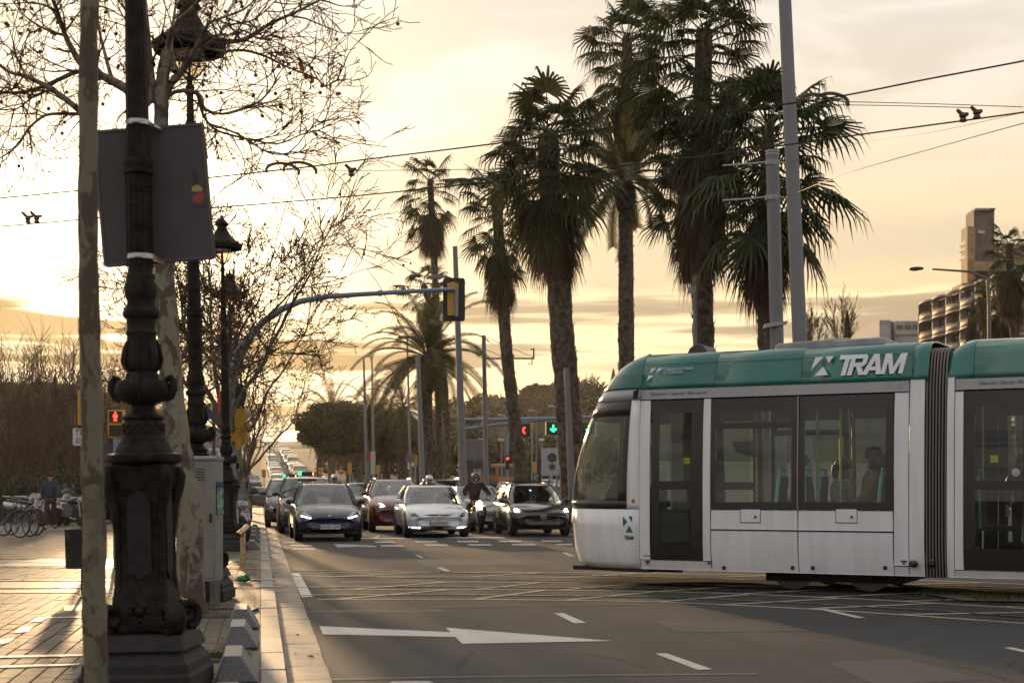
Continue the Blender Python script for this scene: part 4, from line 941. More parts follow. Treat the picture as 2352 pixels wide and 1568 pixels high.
fan_palm('low fan palm crown wedged between the tallest palm and the broad one', [(1640, 1230), (1632, 900), (1622, 700), (1598, 520), (1590, 420)], 42, .14, .13, 1.0, 30, 1.0, .9, 18, 0, -.7)
feather_palm('bushy date palm with long arching fronds behind the signal head', [(982, 1190), (981, 1000), (980, 900), (982, 815)], 70, .25, .30, 4.1, 46, 33, (2.2, .25), -.45, ll=.55)
fan_palm('dark fan palm at the right edge in front of the balcony building', [(2345, 1160), (2338, 850), (2325, 720), (2318, 560)], 95, .3, .26, 1.35, 36, 2.0, 2.0, 9)['group'] = 'palms by the balcony building'
fan_palm('smaller fan palm left of the one at the right edge', [(2318, 1160), (2312, 850), (2303, 760), (2288, 668)], 100, .26, .22, 1.2, 32, 1.6, 1.8, 10)['group'] = 'palms by the balcony building'
for k, (x, y, Y, L, lb) in enumerate(((762, 945, 150, 5.0, 'distant date palm poking above the left rounded pine'), (862, 965, 135, 4.5, 'distant date palm behind the two thin lamp posts'), (925, 935, 125, 4.8, 'bushy distant date palm right of the rounded pines'), (1075, 985, 150, 4.2, 'distant date palm behind the gantry'))):
    feather_palm(lb, [(x, 1120), (x, y+60), (x, y)], Y, .4, .5, L, 40, 50+k, (2, .2), -.8, 'distant palms on the median', .6, gz(Y))
# ---- rounded dark stone pines
def leafcloud(b, c, r, n, rg, size=.22, flat=1.0):
    for k in range(n):
        d = rdir(rg); rr = rg.uniform(.55, 1.03); p = Vector((c[0]+d.x*r[0]*rr, c[1]+d.y*r[1]*rr, c[2]+d.z*r[2]*rr)); u = rdir(rg)*size*rg.uniform(.6, 1.2); w = u.cross(rdir(rg)); 
        if w.length < 1e-4: continue
        w = w.normalized()*size*.35; b.add([p-u, p+w, p+u, p-w], [(0, 1, 2, 3)])
MPINE = LEAF('pine_needles', (.022, .030, .012), (.06, .062, .022), .22, .6)
def pine(label, x, y, rx, ry, Y, seed, trunks, cat='tree', group='rounded pines on the median', mat=None, name='stone_pine', size=.22, nn=95):
    rg = random.Random(seed); c = P(x, y, Y); base = Vector((c.x, Y, gz(Y))); t = thing(name, label, cat, base, group=group)
    W_, H_ = rx/FP*Y, ry/FP*Y; b = MB()
    for k in range(nn):
        d = rdir(rg); d.z = d.z*.8+.1; f = rg.uniform(.55, .95); cc = (c.x+d.x*W_*f, Y+d.y*W_*f, c.z+d.z*H_*f); q = W_*rg.uniform(.16, .3); leafcloud(b, cc, (q, q, q*.7), 170, rg, size)
    b.build('crown', mat or MPINE, t, smooth=False, world=True)
    for dx in trunks:
        q = MB(); q.tube([Vector((c.x+dx, Y, gz(Y)-.1)), Vector((c.x+dx*.8, Y, c.z-H_*.5)), Vector((c.x+dx*.3, Y, c.z+H_*.2))], [.3, .24, .12], 8); q.build('trunk', MPBARK, t, world=True)
    return t
pine('wide dark rounded pine left of the thin lamp posts', 772, 990, 90, 74, 118, 61, (-1.6, 1.2))
pine('dark rounded pine behind and right of the wide one', 815, 985, 85, 70, 140, 62, (0.5,))
pine('dark bushy pine behind the pole with the yellow signal', 890, 1010, 75, 72, 128, 63, (0,))
pine('dark low pine just left of the paired palm trunks', 960, 1020, 60, 55, 150, 64, (0,))
# ---- left thicket: bank, bare shrubs, conifers, hedge
MBANK = M('earth_bank', (.12, .08, .05), .95, ns=1.5, na=.5, bump=.8, bs=6)
b = MB(); Yk = 78; rows = []
for X0, zt_ in ((-112, 0), (-108, 11.6), (-92, 12.9), (-66, 12.8), (-46, 12.4), (-40, 10.5), (-36.5, 4.0), (-35, 0)):
    rows.append([Vector((X0, 128, 0)), Vector((X0, 137, zt_*.55)), Vector((X0, 148, zt_)), Vector((X0, 168, zt_)), Vector((X0, 200, zt_*.9))])
b.grid(rows); struct(b.build('embankment', MBANK))
rg = random.Random(77); b = MB()
for k in range(5200):
    x = rg.uniform(-25, 440); Y = rg.uniform(98, 147); h = rg.uniform(2.2, 7.0); z0 = (0 if Y < 128 else (Y-128)/20*12.2)*rg.uniform(.6, 1)+rg.uniform(0, 4.0)
    if x > 330: h *= .6; z0 *= .6
    p = Vector((XA(x, Y), Y, z0)); d = Vector((rg.uniform(-.6, .6), rg.uniform(-.4, .1), 1)).normalized(); q = p+d*h*.5+rdir(rg)*.12; e = q+(d+rdir(rg)*.4)*h*.5
    b.tube([p, q, e], [.034, .022, .010], 3, cap=False)
    for j in range(2):
        f = p.lerp(q, rg.uniform(.4, 1)); b.tube([f, f+(d+rdir(rg)*.8)*h*.35], [.017, .008], 3, cap=False)
o = b.build('thicket', M('thicket_twig', (.17, .10, .055), .85, ns=1, na=.4)); o['kind'] = 'stuff'; o['label'] = 'brown bare thicket covering the bank at the left'; o['category'] = 'thicket'  # twig brown made lighter to stand for backlight
def shrub_tree(label, x, Y, ytop, seed):
    rg = random.Random(seed); loc = Vector((XA(x, Y), Y, 0)); t = thing('bare_tree', label, 'tree', loc, group='bare trees on the left bank'); bl = [MB(), MB()]; H = HC+(PY-ytop)/FP*Y
    for k in range(4): grow(bl, Vector((rg.uniform(-.3, .3), 0, 0)), Vector((rg.uniform(-.35, .35), rg.uniform(-.2, .2), 1)), H*.62, .09, 3, rg, .2, 6, .6, None, .012, .12)
    bl[0].build('trunk', M('dark_bark', (.085, .055, .035), .9), t); bl[1].build('branches', MATS['dark_bark'], t)
for k, (x, Y, yt, lb) in enumerate(((8, 58, 800, 'bare tree at the left edge of the picture'), (70, 62, 815, 'bare tree standing above the scooters'), (128, 66, 790, 'bare tree left of the slim foreground trunk'), (160, 70, 830, 'thin bare tree just beside the slim foreground trunk'), (275, 72, 850, 'bare tree between the slim trunk and the nearest lamp'))): shrub_tree(lb, x, Y, yt, 90+k)
MCYP = LEAF('cypress_green', (.028, .026, .012), (.06, .045, .02), .2, .7)
def cypress(label, x, ytop, Y, w, seed, base_z=0, group='dark conifers on the bank', mat=None):
    rg = random.Random(seed); H = HC+(PY-ytop)/FP*Y-base_z; loc = Vector((XA(x, Y), Y, base_z)); t = thing('cypress', label, 'tree', loc, group=group); b = MB()
    for k in range(2200):
        f = rg.random()**.8; z = H*(.06+.94*f); r = w*(1-f)**.75*(.4+.6*min(1, f*8))*rg.uniform(.5, 1.15); a = rg.uniform(0, 2*pi); p = Vector((r*cos(a), r*sin(a), z)); u = Vector((cos(a)*.3, sin(a)*.3, 1))*.028*H; q = Vector((-sin(a), cos(a), 0))*.010*H; b.add([p-u*.4, p+q, p+u, p-q], [(0, 1, 2, 3)])
    b.build('crown', mat or MCYP, t, smooth=False); q = MB(); q.tube([(0, 0, -.1), (0, 0, H*.5)], [w*.14, w*.06], 8); q.build('trunk', MPBARK, t)
for k, (x, yt, w, lb) in enumerate(((62, 905, 1.0, 'leftmost dark conifer on the bank'), (92, 885, 1.1, 'dark conifer, second from left on the bank'), (126, 868, 1.0, 'tallest dark conifer on the bank'), (146, 905, 1.1, 'dark conifer nearest the slim trunk'))): cypress(lb, x, yt, 88, w, 120+k, 0)
rg = random.Random(5); b = MB()
for k in range(150):
    x = rg.uniform(-30, 300); Y = rg.uniform(53, 58); z = rg.uniform(.3, 1.75)*(1 if x > 60 else .85); q = rg.uniform(.5, .9); leafcloud(b, (XA(x, Y), Y, z), (q, q, q*.8), 120, rg, .10)
o = b.build('hedge', LEAF('hedge_leaf', (.028, .034, .014), (.075, .075, .035), .25, .45), smooth=False); tag(o, 'dark green leafy hedge behind the parked scooters', 'hedge', kind='stuff')
# ================================================================== TRAM
TA = Vector((2.63, 18.5, 0)); TD = Vector((.887, -.462, 0)).normalized(); TN = Vector((-TD.y, TD.x, 0))   # along the tram, and into it
def sd5(x5):                      # position along the side for a column of the picture
    k = ((1286.3+.4531*x5)-PX)/FP; return (k*TA.y-TA.x)/(TD.x-TD.y*k)
def z5(x5, y5):
    s = sd5(x5); return HC+(PY-(735+.4531*y5))/FP*(TA.y+TD.y*s)
tram = thing('tram', 'white tram with teal roof crossing the avenue from the right', 'tram', TA, rz=atan2(TD.y, TD.x))
# local frame of the tram: x along (to the rear, right), y into the tram, z up
TW = 2.65
MWH = M('tram_white', (.76, .765, .79), .32, ns=3.0, na=.055, coat=.5, stretch=(2.5, 1, .35)); MTEAL = M('tram_teal', (.004, .145, .125), .28, ns=1.5, na=.08, coat=.6)
MGRY = M('tram_grey_band', (.36, .36, .37), .4, ns=2, na=.05, coat=.2); MFRIT = M('window_frit', (.030, .025, .023), .18, ns=2, na=.1)
MTG = GLASS('tram_glass', (.70, .80, .73), 1.0, .015); MRUB = M('rubber_black', (.012, .012, .012), .7); MGAP = M('panel_gap', (.02, .02, .02), .8)
MBEL = M('bellows_fabric', (.065, .062, .065), .75, ns=20, na=.25); MBELE = M('bellows_seam', (.21, .175, .15), .55)
MCEIL = M('tram_ceiling', (.50, .52, .48), .7); MINT = M('tram_interior', (.30, .33, .30), .7); MSEAT = M('seat_shell', (.22, .50, .50), .45); MSEATF = M('seat_fabric', (.035, .042, .06), .9)
MPOLE = M('grab_pole', (.50, .48, .15), .35, .3)
YO = [(.20, .075), (.30, .03), (.5, .005), (.8, 0), (1.6, 0), (2.2, .022), (2.62, .065), (3.0, .14)]
def yo(z):
    for (a, p), (c, q) in zip(YO, YO[1:]):
        if z <= c: return p+(q-p)*max(0, (z-a)/(c-a))
    return YO[-1][1]
def side_panel(name, s0, s1, z0, z1, mat, off=0.0, th=.03, par=None, far=False, bevel=.006, zl=None):
    b = MB(); nz = max(1, int((z1-z0)/.18)); rows = []
    for k in range(nz+1):
        z = z0+(z1-z0)*k/nz; y = yo(z)+off
        f = (lambda yy: TW-yy) if far else (lambda yy: yy)
        rows.append([Vector((s0, f(y), z)), Vector((s1, f(y), z)), Vector((s1, f(y+th), z)), Vector((s0, f(y+th), z))])
    b.grid(rows, True); n = len(b.v); b.f += [(0, 1, 2, 3), (n-4, n-1, n-2, n-3)]; b.mi += [0, 0]
    return b.build(name, mat, par or tram, bevel=bevel if th > .02 else 0, ang=30)
zsk = .235; zb1 = z5(1000, 1063); zb2 = z5(1000, 958); zwt = z5(1000, 392); zgt = z5(1000, 322)
S = {k: sd5(k) for k in (400, 455, 462, 720, 762, 1205, 1212, 1680, 1690, 1768, 1772, 1845, 1960, 1998, 2045, 2275)}
sc0 = S[400]
def both(name, s0, s1, z0, z1, mat, **k):
    side_panel(name, s0, s1, z0, z1, mat, **k); side_panel(name, s0, s1, z0, z1, mat, far=True, **k)
g_ = .006
zds = z5(600, 1215)
both('sill_panel', S[400]+g_, S[762]-g_, zsk, zds-.008, MWH)
both('door_post', S[400]+g_, S[455]-g_, zds, zwt+.01, MWH); both('door_post', S[720]+g_, S[762]-g_, zds, zwt+.01, MWH)
for a, c in ((762, 1205), (1205, 1690)):
    both('lower_panel', S[a]+g_, (S[c] if c in S else sd5(c))-g_, zsk, zb1-.012, MWH); both('equipment_panel', S[a]+g_, S[c]-g_, zb1+.006, zb2-.01, MWH)
both('corner_panel', S[1690]+g_, S[1768]-g_, zsk+.13, zwt+.01, MWH); both('corner_sill', S[1690]+g_, S[1768]-g_, zsk, zsk+.12, MWH); both('end_panel', S[1768]+.004, S[1845], zsk, zgt-.0, MWH)
both('header_band', S[400]+g_, S[1768]-g_, zwt+.022, zgt-.02, MGRY)
# dark joints behind the panels
for far in (False, True): side_panel('joint_backing', S[400], S[1845]-.02, zsk+.03, zb2-.012, MGAP, off=.031, th=.012, far=far); side_panel('joint_backing', S[400], S[1845]-.02, zwt+.012, zgt+.03, MGAP, off=.031, th=.012, far=far)
def window(s0, s1, z0, z1, holes, name='side_window', far=False, parent=None):
    """dark printed border with clear panes let into it"""
    f = (lambda y: TW-y) if far else (lambda y: y)
    xs_ = sorted({s0, s1, *[h[0] for h in holes], *[h[1] for h in holes]}); zs_ = sorted({z0, z1, *[h[2] for h in holes], *[h[3] for h in holes]})
    zz_ = []
    for a, c in zip(zs_, zs_[1:]):
        n = max(1, int((c-a)/.25)); zz_ += [a+(c-a)*k/n for k in range(n)]
    zz_.append(zs_[-1]); root = MB(); idx = {}
    def vid(x, z):
        if (x, z) not in idx: idx[(x, z)] = len(root.v); root.v.append((x, f(yo(z)+.004), z))
        return idx[(x, z)]
    for xa, xb in zip(xs_, xs_[1:]):
        for za, zb in zip(zz_, zz_[1:]):
            xm, zm = (xa+xb)/2, (za+zb)/2
            if any(h[0] < xm < h[1] and h[2] < zm < h[3] for h in holes): continue
            root.f.append((vid(xa, za), vid(xb, za), vid(xb, zb), vid(xa, zb))); root.mi.append(0)
    w = root.build(name, MFRIT, parent or tram, smooth=False)
    sol = w.modifiers.new('t', 'SOLIDIFY'); sol.thickness = .02; sol.offset = -1 if not far else 1
    for h in holes:
        b = MB(); n = max(1, int((h[3]-h[2])/.25)); b.grid([[Vector((h[0]-.004, f(yo(z)+.009), z)), Vector((h[1]+.004, f(yo(z)+.009), z))] for z in [h[2]-.004+(h[3]-h[2]+.008)*k/n for k in range(n+1)]]); b.build('pane', MTG, w)
    return w
w1, w2 = (765, 1203), (1212, 1682)
Z = lambda y, x=1000: z5(x, y)
for far in (False, True):
    window(S[762]+g_, S[1205]-g_, zb2, zwt, [(sd5(800), sd5(1162), Z(516), Z(462)), (sd5(785), sd5(1172), Z(922), Z(547))], far=far)
    window(S[1205]+g_, S[1690]-g_, zb2, zwt, [(sd5(1238), sd5(1650), Z(922, 1450), Z(447, 1450))], far=far)
    d = window(S[462], S[720]-g_, zds, zwt, [(sd5(500), sd5(663), Z(1150, 580), Z(858, 580)), (sd5(500), sd5(663), Z(815, 580), Z(470, 580))], 'door', far)
b = MB(); b.tube([(S[1205], -.012, zb2), (S[1205], -.012, 1.6), (S[1205], .02, zwt)], .009, 6); b.build('window_divider', M('alu', (.35, .34, .33), .4, .6), tram)
# little hatches, bolts, step marks
for x in (965, 1452):
    b = MB(); b.box((sd5(x), -.004, z5(x, 992)), (.26, .012, .165)); h = b.build('hatch', MWH, tram, bevel=.01); 
    for dx, dz, lx, lz in ((0, .086, .27, .006), (0, -.086, .27, .006), (.133, 0, .006, .17), (-.133, 0, .006, .17)): q = MB(); q.box((sd5(x)+dx, -.0015, z5(x, 992)+dz), (lx, .006, lz)); q.build('hatch_gap', MGAP, tram, smooth=False)
    b = MB(); b.lathe([(.018, 0), (.016, .014), (0, .016)], 10, (0, 0, 0), Matrix.Translation((sd5(x)+.07, -.01, z5(x, 992)-.012)) @ Matrix.Rotation(pi/2, 4, 'X')); b.build('latch', M('latch_grey', (.10, .10, .10), .4, .5), h)
for x in (826, 1175, 1278, 1646):
    zz_ = z5(x, 1255); b = MB(); b.sph((sd5(x), yo(zz_)-.001, zz_), (.026, .008, .026), 12, 8); b.build('bolt', MDARK, tram)
for x in (440, 752, 1742):
    zz_ = z5(x, 1230); b = MB(); b.box((sd5(x), yo(zz_)-.001, zz_+.02), (.07, .006, .02)); b.box((sd5(x), yo(zz_)-.001, zz_-.008), (.03, .006, .02)); b.build('jacking_mark', MDARK, tram, smooth=False)
# ---- roof
RO = [(.062, zgt-.012), (.085, zgt+.06), (.125, 2.80), (.165, 2.93), (.21, 3.02), (.29, 3.085), (.42, 3.125), (.7, 3.15), (1.325, 3.16)]
def roof_rows(s0, s1, n=2, RO=RO):
    prof = RO+[(TW-y, z) for y, z in reversed(RO[:-1])]
    return [[Vector((s0+(s1-s0)*k/n, y, z)) for y, z in prof] for k in range(n+1)]
cuts = [S[400]+.004, sd5(775), sd5(1212), sd5(1778), sd5(1862)]
for a, c in zip(cuts, cuts[1:]):
    b = MB(); b.grid(roof_rows(a+.003, c-.003)); o = b.build('roof_panel', MTEAL, tram, ang=60); m_ = o.modifiers.new('t', 'SOLIDIFY'); m_.thickness = .02; m_.offset = 1
b = MB(); b.grid(roof_rows(cuts[0], cuts[-1]-.01, RO=[(y+.02, z-.022) for y, z in RO])); b.build('roof_lining', MGAP, tram, ang=60)
b = MB()
for far in (0, 1): b.tube([(s_, (.178 if not far else TW-.178)-.012*(1 if not far else -1), 2.965) for s_ in (cuts[0], cuts[3])], .003, 4)
b.build('roof_seam', MGAP, tram)
for (x0, x1, y0, yy) in ((930, 1330, .55, 127), (1225, 1500, .5, 140)):
    b = MB(); s0, s1 = sd5(x0)+.25, sd5(x1)+.25; b.slab([(s0, y0, 3.12), (s1, y0, 3.12), (s1, y0, 3.22), (s1-.1, y0, 3.245 if x0 < 1000 else 3.225), (s0+.05, y0, 3.21), (s0, y0, 3.19)], (0, 1.5, 0)); b.build('roof_unit', M('roof_unit_grey', (.33, .33, .35), .5, ns=3), tram, bevel=.02)
b = MB(); s0 = sd5(445)+.15; b.slab([(s0, 1.0, 3.12), (s0+.36, 1.0, 3.13), (s0+.26, 1.0, 3.29), (s0+.16, 1.0, 3.32), (s0+.06, 1.0, 3.25)], (0, .5, 0)); b.build('roof_horn', M('roof_horn', (.06, .045, .05), .5), tram, bevel=.02)
b = MB(); b.box((sd5(870)+.1, 1.1, 3.18), (.10, .2, .05)); b.build('roof_antenna', MRUB, tram, bevel=.01)
# ---- cab: rounded nose matched to its outline
SIL = [(.235, 112), (.33, 92), (.5, 76), (.8, 66), (1.1, 60), (1.25, 60), (1.5, 72), (1.75, 92), (2.0, 118), (2.25, 150), (2.5, 190), (2.7, 230), (2.85, 272), (2.95, 305), (3.02, 345), (3.08, 392), (3.12, 430)]
NEXP = 2.35
def nose_pt(L, t, w, y0):
    a = t*pi/2; return (sc0-L*sin(a)**(2/NEXP), y0+w*(1-cos(a)**(2/NEXP)))
def scr_x(s, y, z): 
    p = TA+TD*s+TN*y; return (PX+p.x/p.y*FP-1286.3)/.4531
rows = []; NT = 18
for z, xt in SIL:
    y0 = yo(z) if z < 2.6 else next((p+(q-p)*(z-a)/(c-a) for (p, a), (q, c) in zip(RO, RO[1:]) if z <= c), .4); w = TW/2-y0
    lo, hi = .01, 3.5
    for _ in range(30):
        L = (lo+hi)/2
        if min(scr_x(*nose_pt(L, k/NT, w, y0), z) for k in range(NT+1)) > xt: lo = L
        else: hi = L
    row = [Vector((*nose_pt(L, k/NT, w, y0), z)) for k in range(NT+1)]
    row += [Vector((p.x, TW-p.y, z)) for p in reversed(row[:-1])]
    rows.append(row)
rows.append([Vector((sc0, p.y, 3.15)) for p in rows[-1]])
def rows_at(z0, z1):
    zs = [r[0].z for r in rows]; out = []
    def at_(z):
        for i in range(len(zs)-1):
            if zs[i] <= z <= zs[i+1]:
                f = (z-zs[i])/(zs[i+1]-zs[i]); return [a.lerp(c, f) for a, c in zip(rows[i], rows[i+1])]
        return rows[-1]
    return [at_(z0)]+[rows[i] for i in range(len(zs)) if z0+.01 < zs[i] < z1-.01]+[at_(z1)]
def cab_shell(name, z0, z1, mat, k0=0, k1=None, push=0, th=.02):
    rr = rows_at(z0, z1); n = len(rr[0]); k1 = n-1 if k1 is None else k1
    b = MB(); b.grid([[p+Vector((push, 0, 0)) for p in r[k0:k1+1]] for r in rr]); o = b.build(name, mat, tram, ang=50)
    if th: m_ = o.modifiers.new('t', 'SOLIDIFY'); m_.thickness = th; m_.offset = 1
    return o
zcw = z5(300, 957); zct = z5(300, 408); zbr = z5(330, 352)
NR = 2*NT
cab_shell('cab_skirt', zsk, zcw-.004, MWH); cab_shell('cab_brow', zct+.006, zbr, MGRY); cab_shell('cab_roof', zbr+.004, 3.14, MTEAL)
kp = 1
kp = next(k for k in range(NT) if scr_x(rows[8][k].x, rows[8][k].y, rows[8][k].z) < 356)
cab_shell('cab_post', zcw, zct, MWH, 0, kp); cab_shell('cab_post', zcw, zct, MWH, NR-kp, NR)
zgl0, zgl1 = z5(200, 915), z5(250, 487)
cab_shell('windscreen_border', zcw, zgl0, MFRIT, kp, NR-kp, .002); cab_shell('windscreen_border', zgl1, zct, MFRIT, kp, NR-kp, .002)
cab_shell('windscreen_pillar', zgl0, zgl1, MFRIT, kp, kp+1, .002); cab_shell('windscreen_pillar', zgl0, zgl1, MFRIT, NR-kp-1, NR-kp, .002)
cab_shell('windscreen', zgl0, zgl1, MTG, kp+1, NR-kp-1, .004, 0)
q = MB(); q.slab([rows_at(z_, z_+.05)[0][kp+1].lerp(rows_at(z_, z_+.05)[0][kp+4], f) for z_, f in ((zgl0, 0), (zgl0, .62), (zgl0+.14, .42), (zgl0+.32, .12), (zgl0+.45, 0))], TN*.0+Vector((0, .02, 0))); q.build('window_shade', MFRIT, tram)
rr = rows_at(zbr+.03, 3.0); b = MB(); b.grid([[p+Vector((-.004, -.004, 0)) for p in r[kp-1:kp+7]] for r in rr[:-2]]); b.build('marker_window', M('teal_glass', (.004, .10, .075), .12, coat=.5), tram, ang=60)
b = MB(); b.slab([(sd5(385), -.02, z5(385, 398)), (sd5(372), -.02, z5(372, 398)), (sd5(374), -.02, z5(374, 360)), (sd5(395), -.01, z5(395, 352))], (0, .06, 0)); b.build('mirror_camera', MRUB, tram)
b = MB(); b.box((S[400]-.32, .35, .215), (1.6, .06, .06)); b.slab([Vector((p.x+.12, p.y, .19)) for p in rows[0]], (0, 0, .06)); b.build('front_apron', MRUB, tram)
b = MB(); b.sph((S[400]-.085, .002, z5(368, 915)), (.028, .014, .032), 12, 8); b.build('indicator', M('amber_lens', (.55, .17, .02), .25), tram)
b = MB(); b.box((sd5(2)+.1, .9, .55), (.001, .001, .001)); 
# ---- running gear and underside
b = MB(); b.box(((S[400]+S[1845])/2, TW/2, .30), (S[1845]-S[400]-.1, TW-.12, .08)); b.build('floor', M('tram_floor', (.09, .09, .10), .8), tram)
b = MB(); b.box(((sd5(990)+sd5(1690))/2, TW/2, .18), (sd5(1690)-sd5(990), 1.75, .15)); b.build('bogie', MRUB, tram)
for x in (1130, 1525):
    for yy in (.52, TW-.62): b = MB(); b.lathe([(.0, -.05), (.29, -.05), (.30, -.045), (.30, .04), (.31, .045), (.31, .07), (0, .07)], 24, (0, 0, 0), Matrix.Translation((sd5(x), yy, .312)) @ Matrix.Rotation(pi/2, 4, 'X')); b.build('wheel', M('wheel_steel', (.10, .09, .085), .5, .6), tram)
# ---- bellows between the modules
b = MB(); s0, s1 = S[1845]+.004, S[1960]-.004; nf = 7
BPR = [(.10, .22), (.05, .5), (.045, 1.6), (.09, 2.55), (.17, 2.85), (.24, 2.97), (.4, 3.03), (1.325, 3.06)]; BP = BPR+[(TW-y, z) for y, z in reversed(BPR[:-1])]
rws = []
for k in range(nf*2+1):
    d = .0 if k % 2 else .055
    rws.append([Vector((s0+(s1-s0)*k/(nf*2), y+(d if y < TW/2 else -d), z-d*(1 if z > 2.9 else 0))) for y, z in BP])
b.grid(rws); b.build('bellows', MBEL, tram, ang=20)
for k in range(1, nf*2, 2):
    b = MB(); b.tube([p+Vector((0, -.004 if p.y < TW/2 else .004, .004 if p.z > 2.9 else 0)) for p in rws[k]], .010, 5); b.build('bellows_seam', MBELE, tram)
# ---- second module
S2 = S[1960]; E2 = S2+5.2
both('end_panel', S2, S[1998]-.004, zsk, zgt+.0, MWH); both('door_post', S[1998]+.004, S[2045]-.004, zsk+.10, zwt, MWH); both('sill_panel', S[1998]+.004, E2, zsk, zsk+.09, MWH); both('header_band', S[1998]+.004, E2, zwt+.02, zgt-.02, MGRY)
zd2 = zsk+.10
for far in (False, True):
    s_ = S[2045]; wd = .93
    for j in range(2):
        a = s_+j*wd; window(a+.004, a+wd-.004, zd2, zwt, [(a+.13+(.0 if j else .0), a+wd-.25+(.12 if j else 0), zd2+.25, Z(858, 2100)), (a+.13, a+wd-.25+(.12 if j else 0), Z(815, 2100), Z(432, 2100))], 'door', far)
    side_panel('door_post', s_+2*wd+.004, s_+2*wd+.2, zd2, zwt, MWH, far=far); window(s_+2*wd+.21, E2, zb2, zwt, [(s_+2*wd+.4, E2-.2, zb2+.15, zwt-.25)], far=far); side_panel('lower_panel', s_+2*wd+.21, E2, zd2, zb2-.01, MWH, far=far)
    side_panel('joint_backing', S2+.02, S[2045], zsk+.03, zgt+.03, MGAP, off=.031, th=.012, far=far)
b = MB(); b.lathe([(.05, 0), (.05, .02), (.03, .026), (0, .026)], 16, (0, 0, 0), Matrix.Translation((sd5(2312), -.0, z5(2312, 772))) @ Matrix.Rotation(pi/2, 4, 'X')); b.build('door_button', M('button_grey', (.4, .4, .4), .4), tram)
RO2 = [(y, z) for y, z in RO]
def hump(s): 
    return 0
cu2 = [S2-.04, S2+.30, S2+3.2, E2]
for i, (a, c) in enumerate(zip(cu2, cu2[1:])):
    b = MB(); rw = roof_rows(a+.003, c-.003, 6 if i == 0 else 2)
    if i == 0:
        for k, r in enumerate(rw):
            f = 1-k/6; 
            for p in r:
                if p.z > 2.62: p.z -= (p.z-2.62)*.30*f*f; p.y += (.05*f*f if p.y < TW/2 else -.05*f*f)
    b.grid(rw); o = b.build('roof_panel', MTEAL, tram, ang=60); m_ = o.modifiers.new('t', 'SOLIDIFY'); m_.thickness = .02; m_.offset = 1
b = MB(); b.grid(roof_rows(S2+.15, E2, RO=[(y+.02, z-.022) for y, z in RO])); b.build('roof_lining', MGAP, tram, ang=60)
b = MB(); b.box(((S2+E2)/2, TW/2, .30), (E2-S2-.1, TW-.12, .08)); b.build('floor', MATS['tram_floor'], tram)
b = MB(); b.box((S2+1.2, 1.2, 3.19), (.5, .9, .09)); b.build('roof_unit', MATS['roof_unit_grey'], tram, bevel=.02)
# ---- interior
for a, c in ((S[400]+.02, S[1845]), (S2, E2)):
    b = MB(); b.box(((a+c)/2, TW/2, 2.66), (c-a, TW-.34, .02)); b.build('ceiling', MCEIL, tram)
b = MB(); b.box((sd5(395)+.0, TW/2, 1.45), (.03, TW-.3, 2.2)); 
b = MB(); b.box((S[400]+.06, TW/2+.35, 1.5), (.03, 1.3, 2.1)); b.build('cab_partition', MINT, tram)
b = MB(); b.box((sd5(1845)-.05, .32, 1.45), (.04, .5, 2.2)); b.box((sd5(1845)-.05, TW-.32, 1.45), (.04, .5, 2.2)); b.build('end_wall', MINT, tram)
def seat(x, y, face):
    b = MB(); f = 1 if face > 0 else -1
    prof = [(-.05, .80), (-.045, 1.0), (-.02, 1.3), (.0, 1.44), (.03, 1.47), (.05, 1.44), (.03, 1.3), (.01, 1.0), (.005, .84)]
    rws_ = []
    for t, wsc in ((-.235, .985), (-.21, 1), (.21, 1), (.235, .985)):
        rws_.append([Vector((x+f*px, y+t*(1-.25*max(0, (z-.9))/.43), .8+(z-.8)*wsc)) for px, z in prof])
    b.grid(rws_, True); s1_ = b.build('seat_back', MSEATF, tram, ang=50)
    for t in (-.24, .24):
        q = MB(); q.tube([Vector((x+f*px*1.0, y+t*(1-.25*max(0, (z-.9))/.43), z)) for px, z in ((-.02, .78), (-.01, 1.0), (.005, 1.3), (.02, 1.47))], .026, 8); q.build('seat_frame', MSEAT, s1_)
    b = MB(); b.box((x-f*.24, y, .78), (.44, .46, .07)); b.build('seat_cushion', MSEATF, tram, bevel=.02)
    b = MB(); b.tube([(x+f*.01, y-.13, 1.45), (x+f*.015, y-.11, 1.56), (x+f*.015, y+.11, 1.56), (x+f*.01, y+.13, 1.45)], .016, 8); b.build('grab_handle', MSEAT, tram)
for x, y, f in ((1000, .42, 1), (1060, .95, 1), (1140, .42, -1), (1520, .42, 1), (1330, .95, -1), (1330, TW-.45, 1), (1000, TW-.45, 1), (1150, TW-.5, -1), (1560, TW-.45, -1)): seat(sd5(x)+y*.45, y, f)
for x, y in ((945, 1.2), (1010, 1.6), (1240, .6), (1255, 1.8), (600, 1.3), (2130, 1.2), (2250, 1.5)):
    b = MB(); b.tube([(sd5(x)+y*.5, y, .33), (sd5(x)+y*.5, y, 2.65)], .018, 8); b.build('grab_pole', MPOLE, tram)
for x in (640, 2200):
    b = MB(); b.box((sd5(x), .022, z5(x, 712 if x < 1000 else 703)), (.085, .004, .085)); b.build('yellow_sticker', M('sticker_yellow', (.62, .47, .02), .5), tram)
b = MB(); b.box((sd5(1580)+.9, 1.5, z5(1580, 655)), (.09, .01, .14)); b.build('yellow_sticker', MATS['sticker_yellow'], tram)
b = MB(); b.slab([(sd5(720)+.35, .9, 1.95), (sd5(630)+.35, .9, 1.95), (sd5(650)+.35, .9, 1.80), (sd5(720)+.35, .9, 1.75)], (0, .3, 0)); b.build('console', M('console_dark', (.03, .02, .018), .6), tram)
# driver seat seen through the cab glass
b = MB(); b.box((sc0-.25, TW/2, .95), (.12, .5, .8)); b.box((sc0-.45, TW/2, .62), (.5, .5, .12)); b.box((sc0-1.05, TW/2, .85), (.3, 1.2, .35)); b.build('driver_seat', MSEATF, tram, bevel=.04)
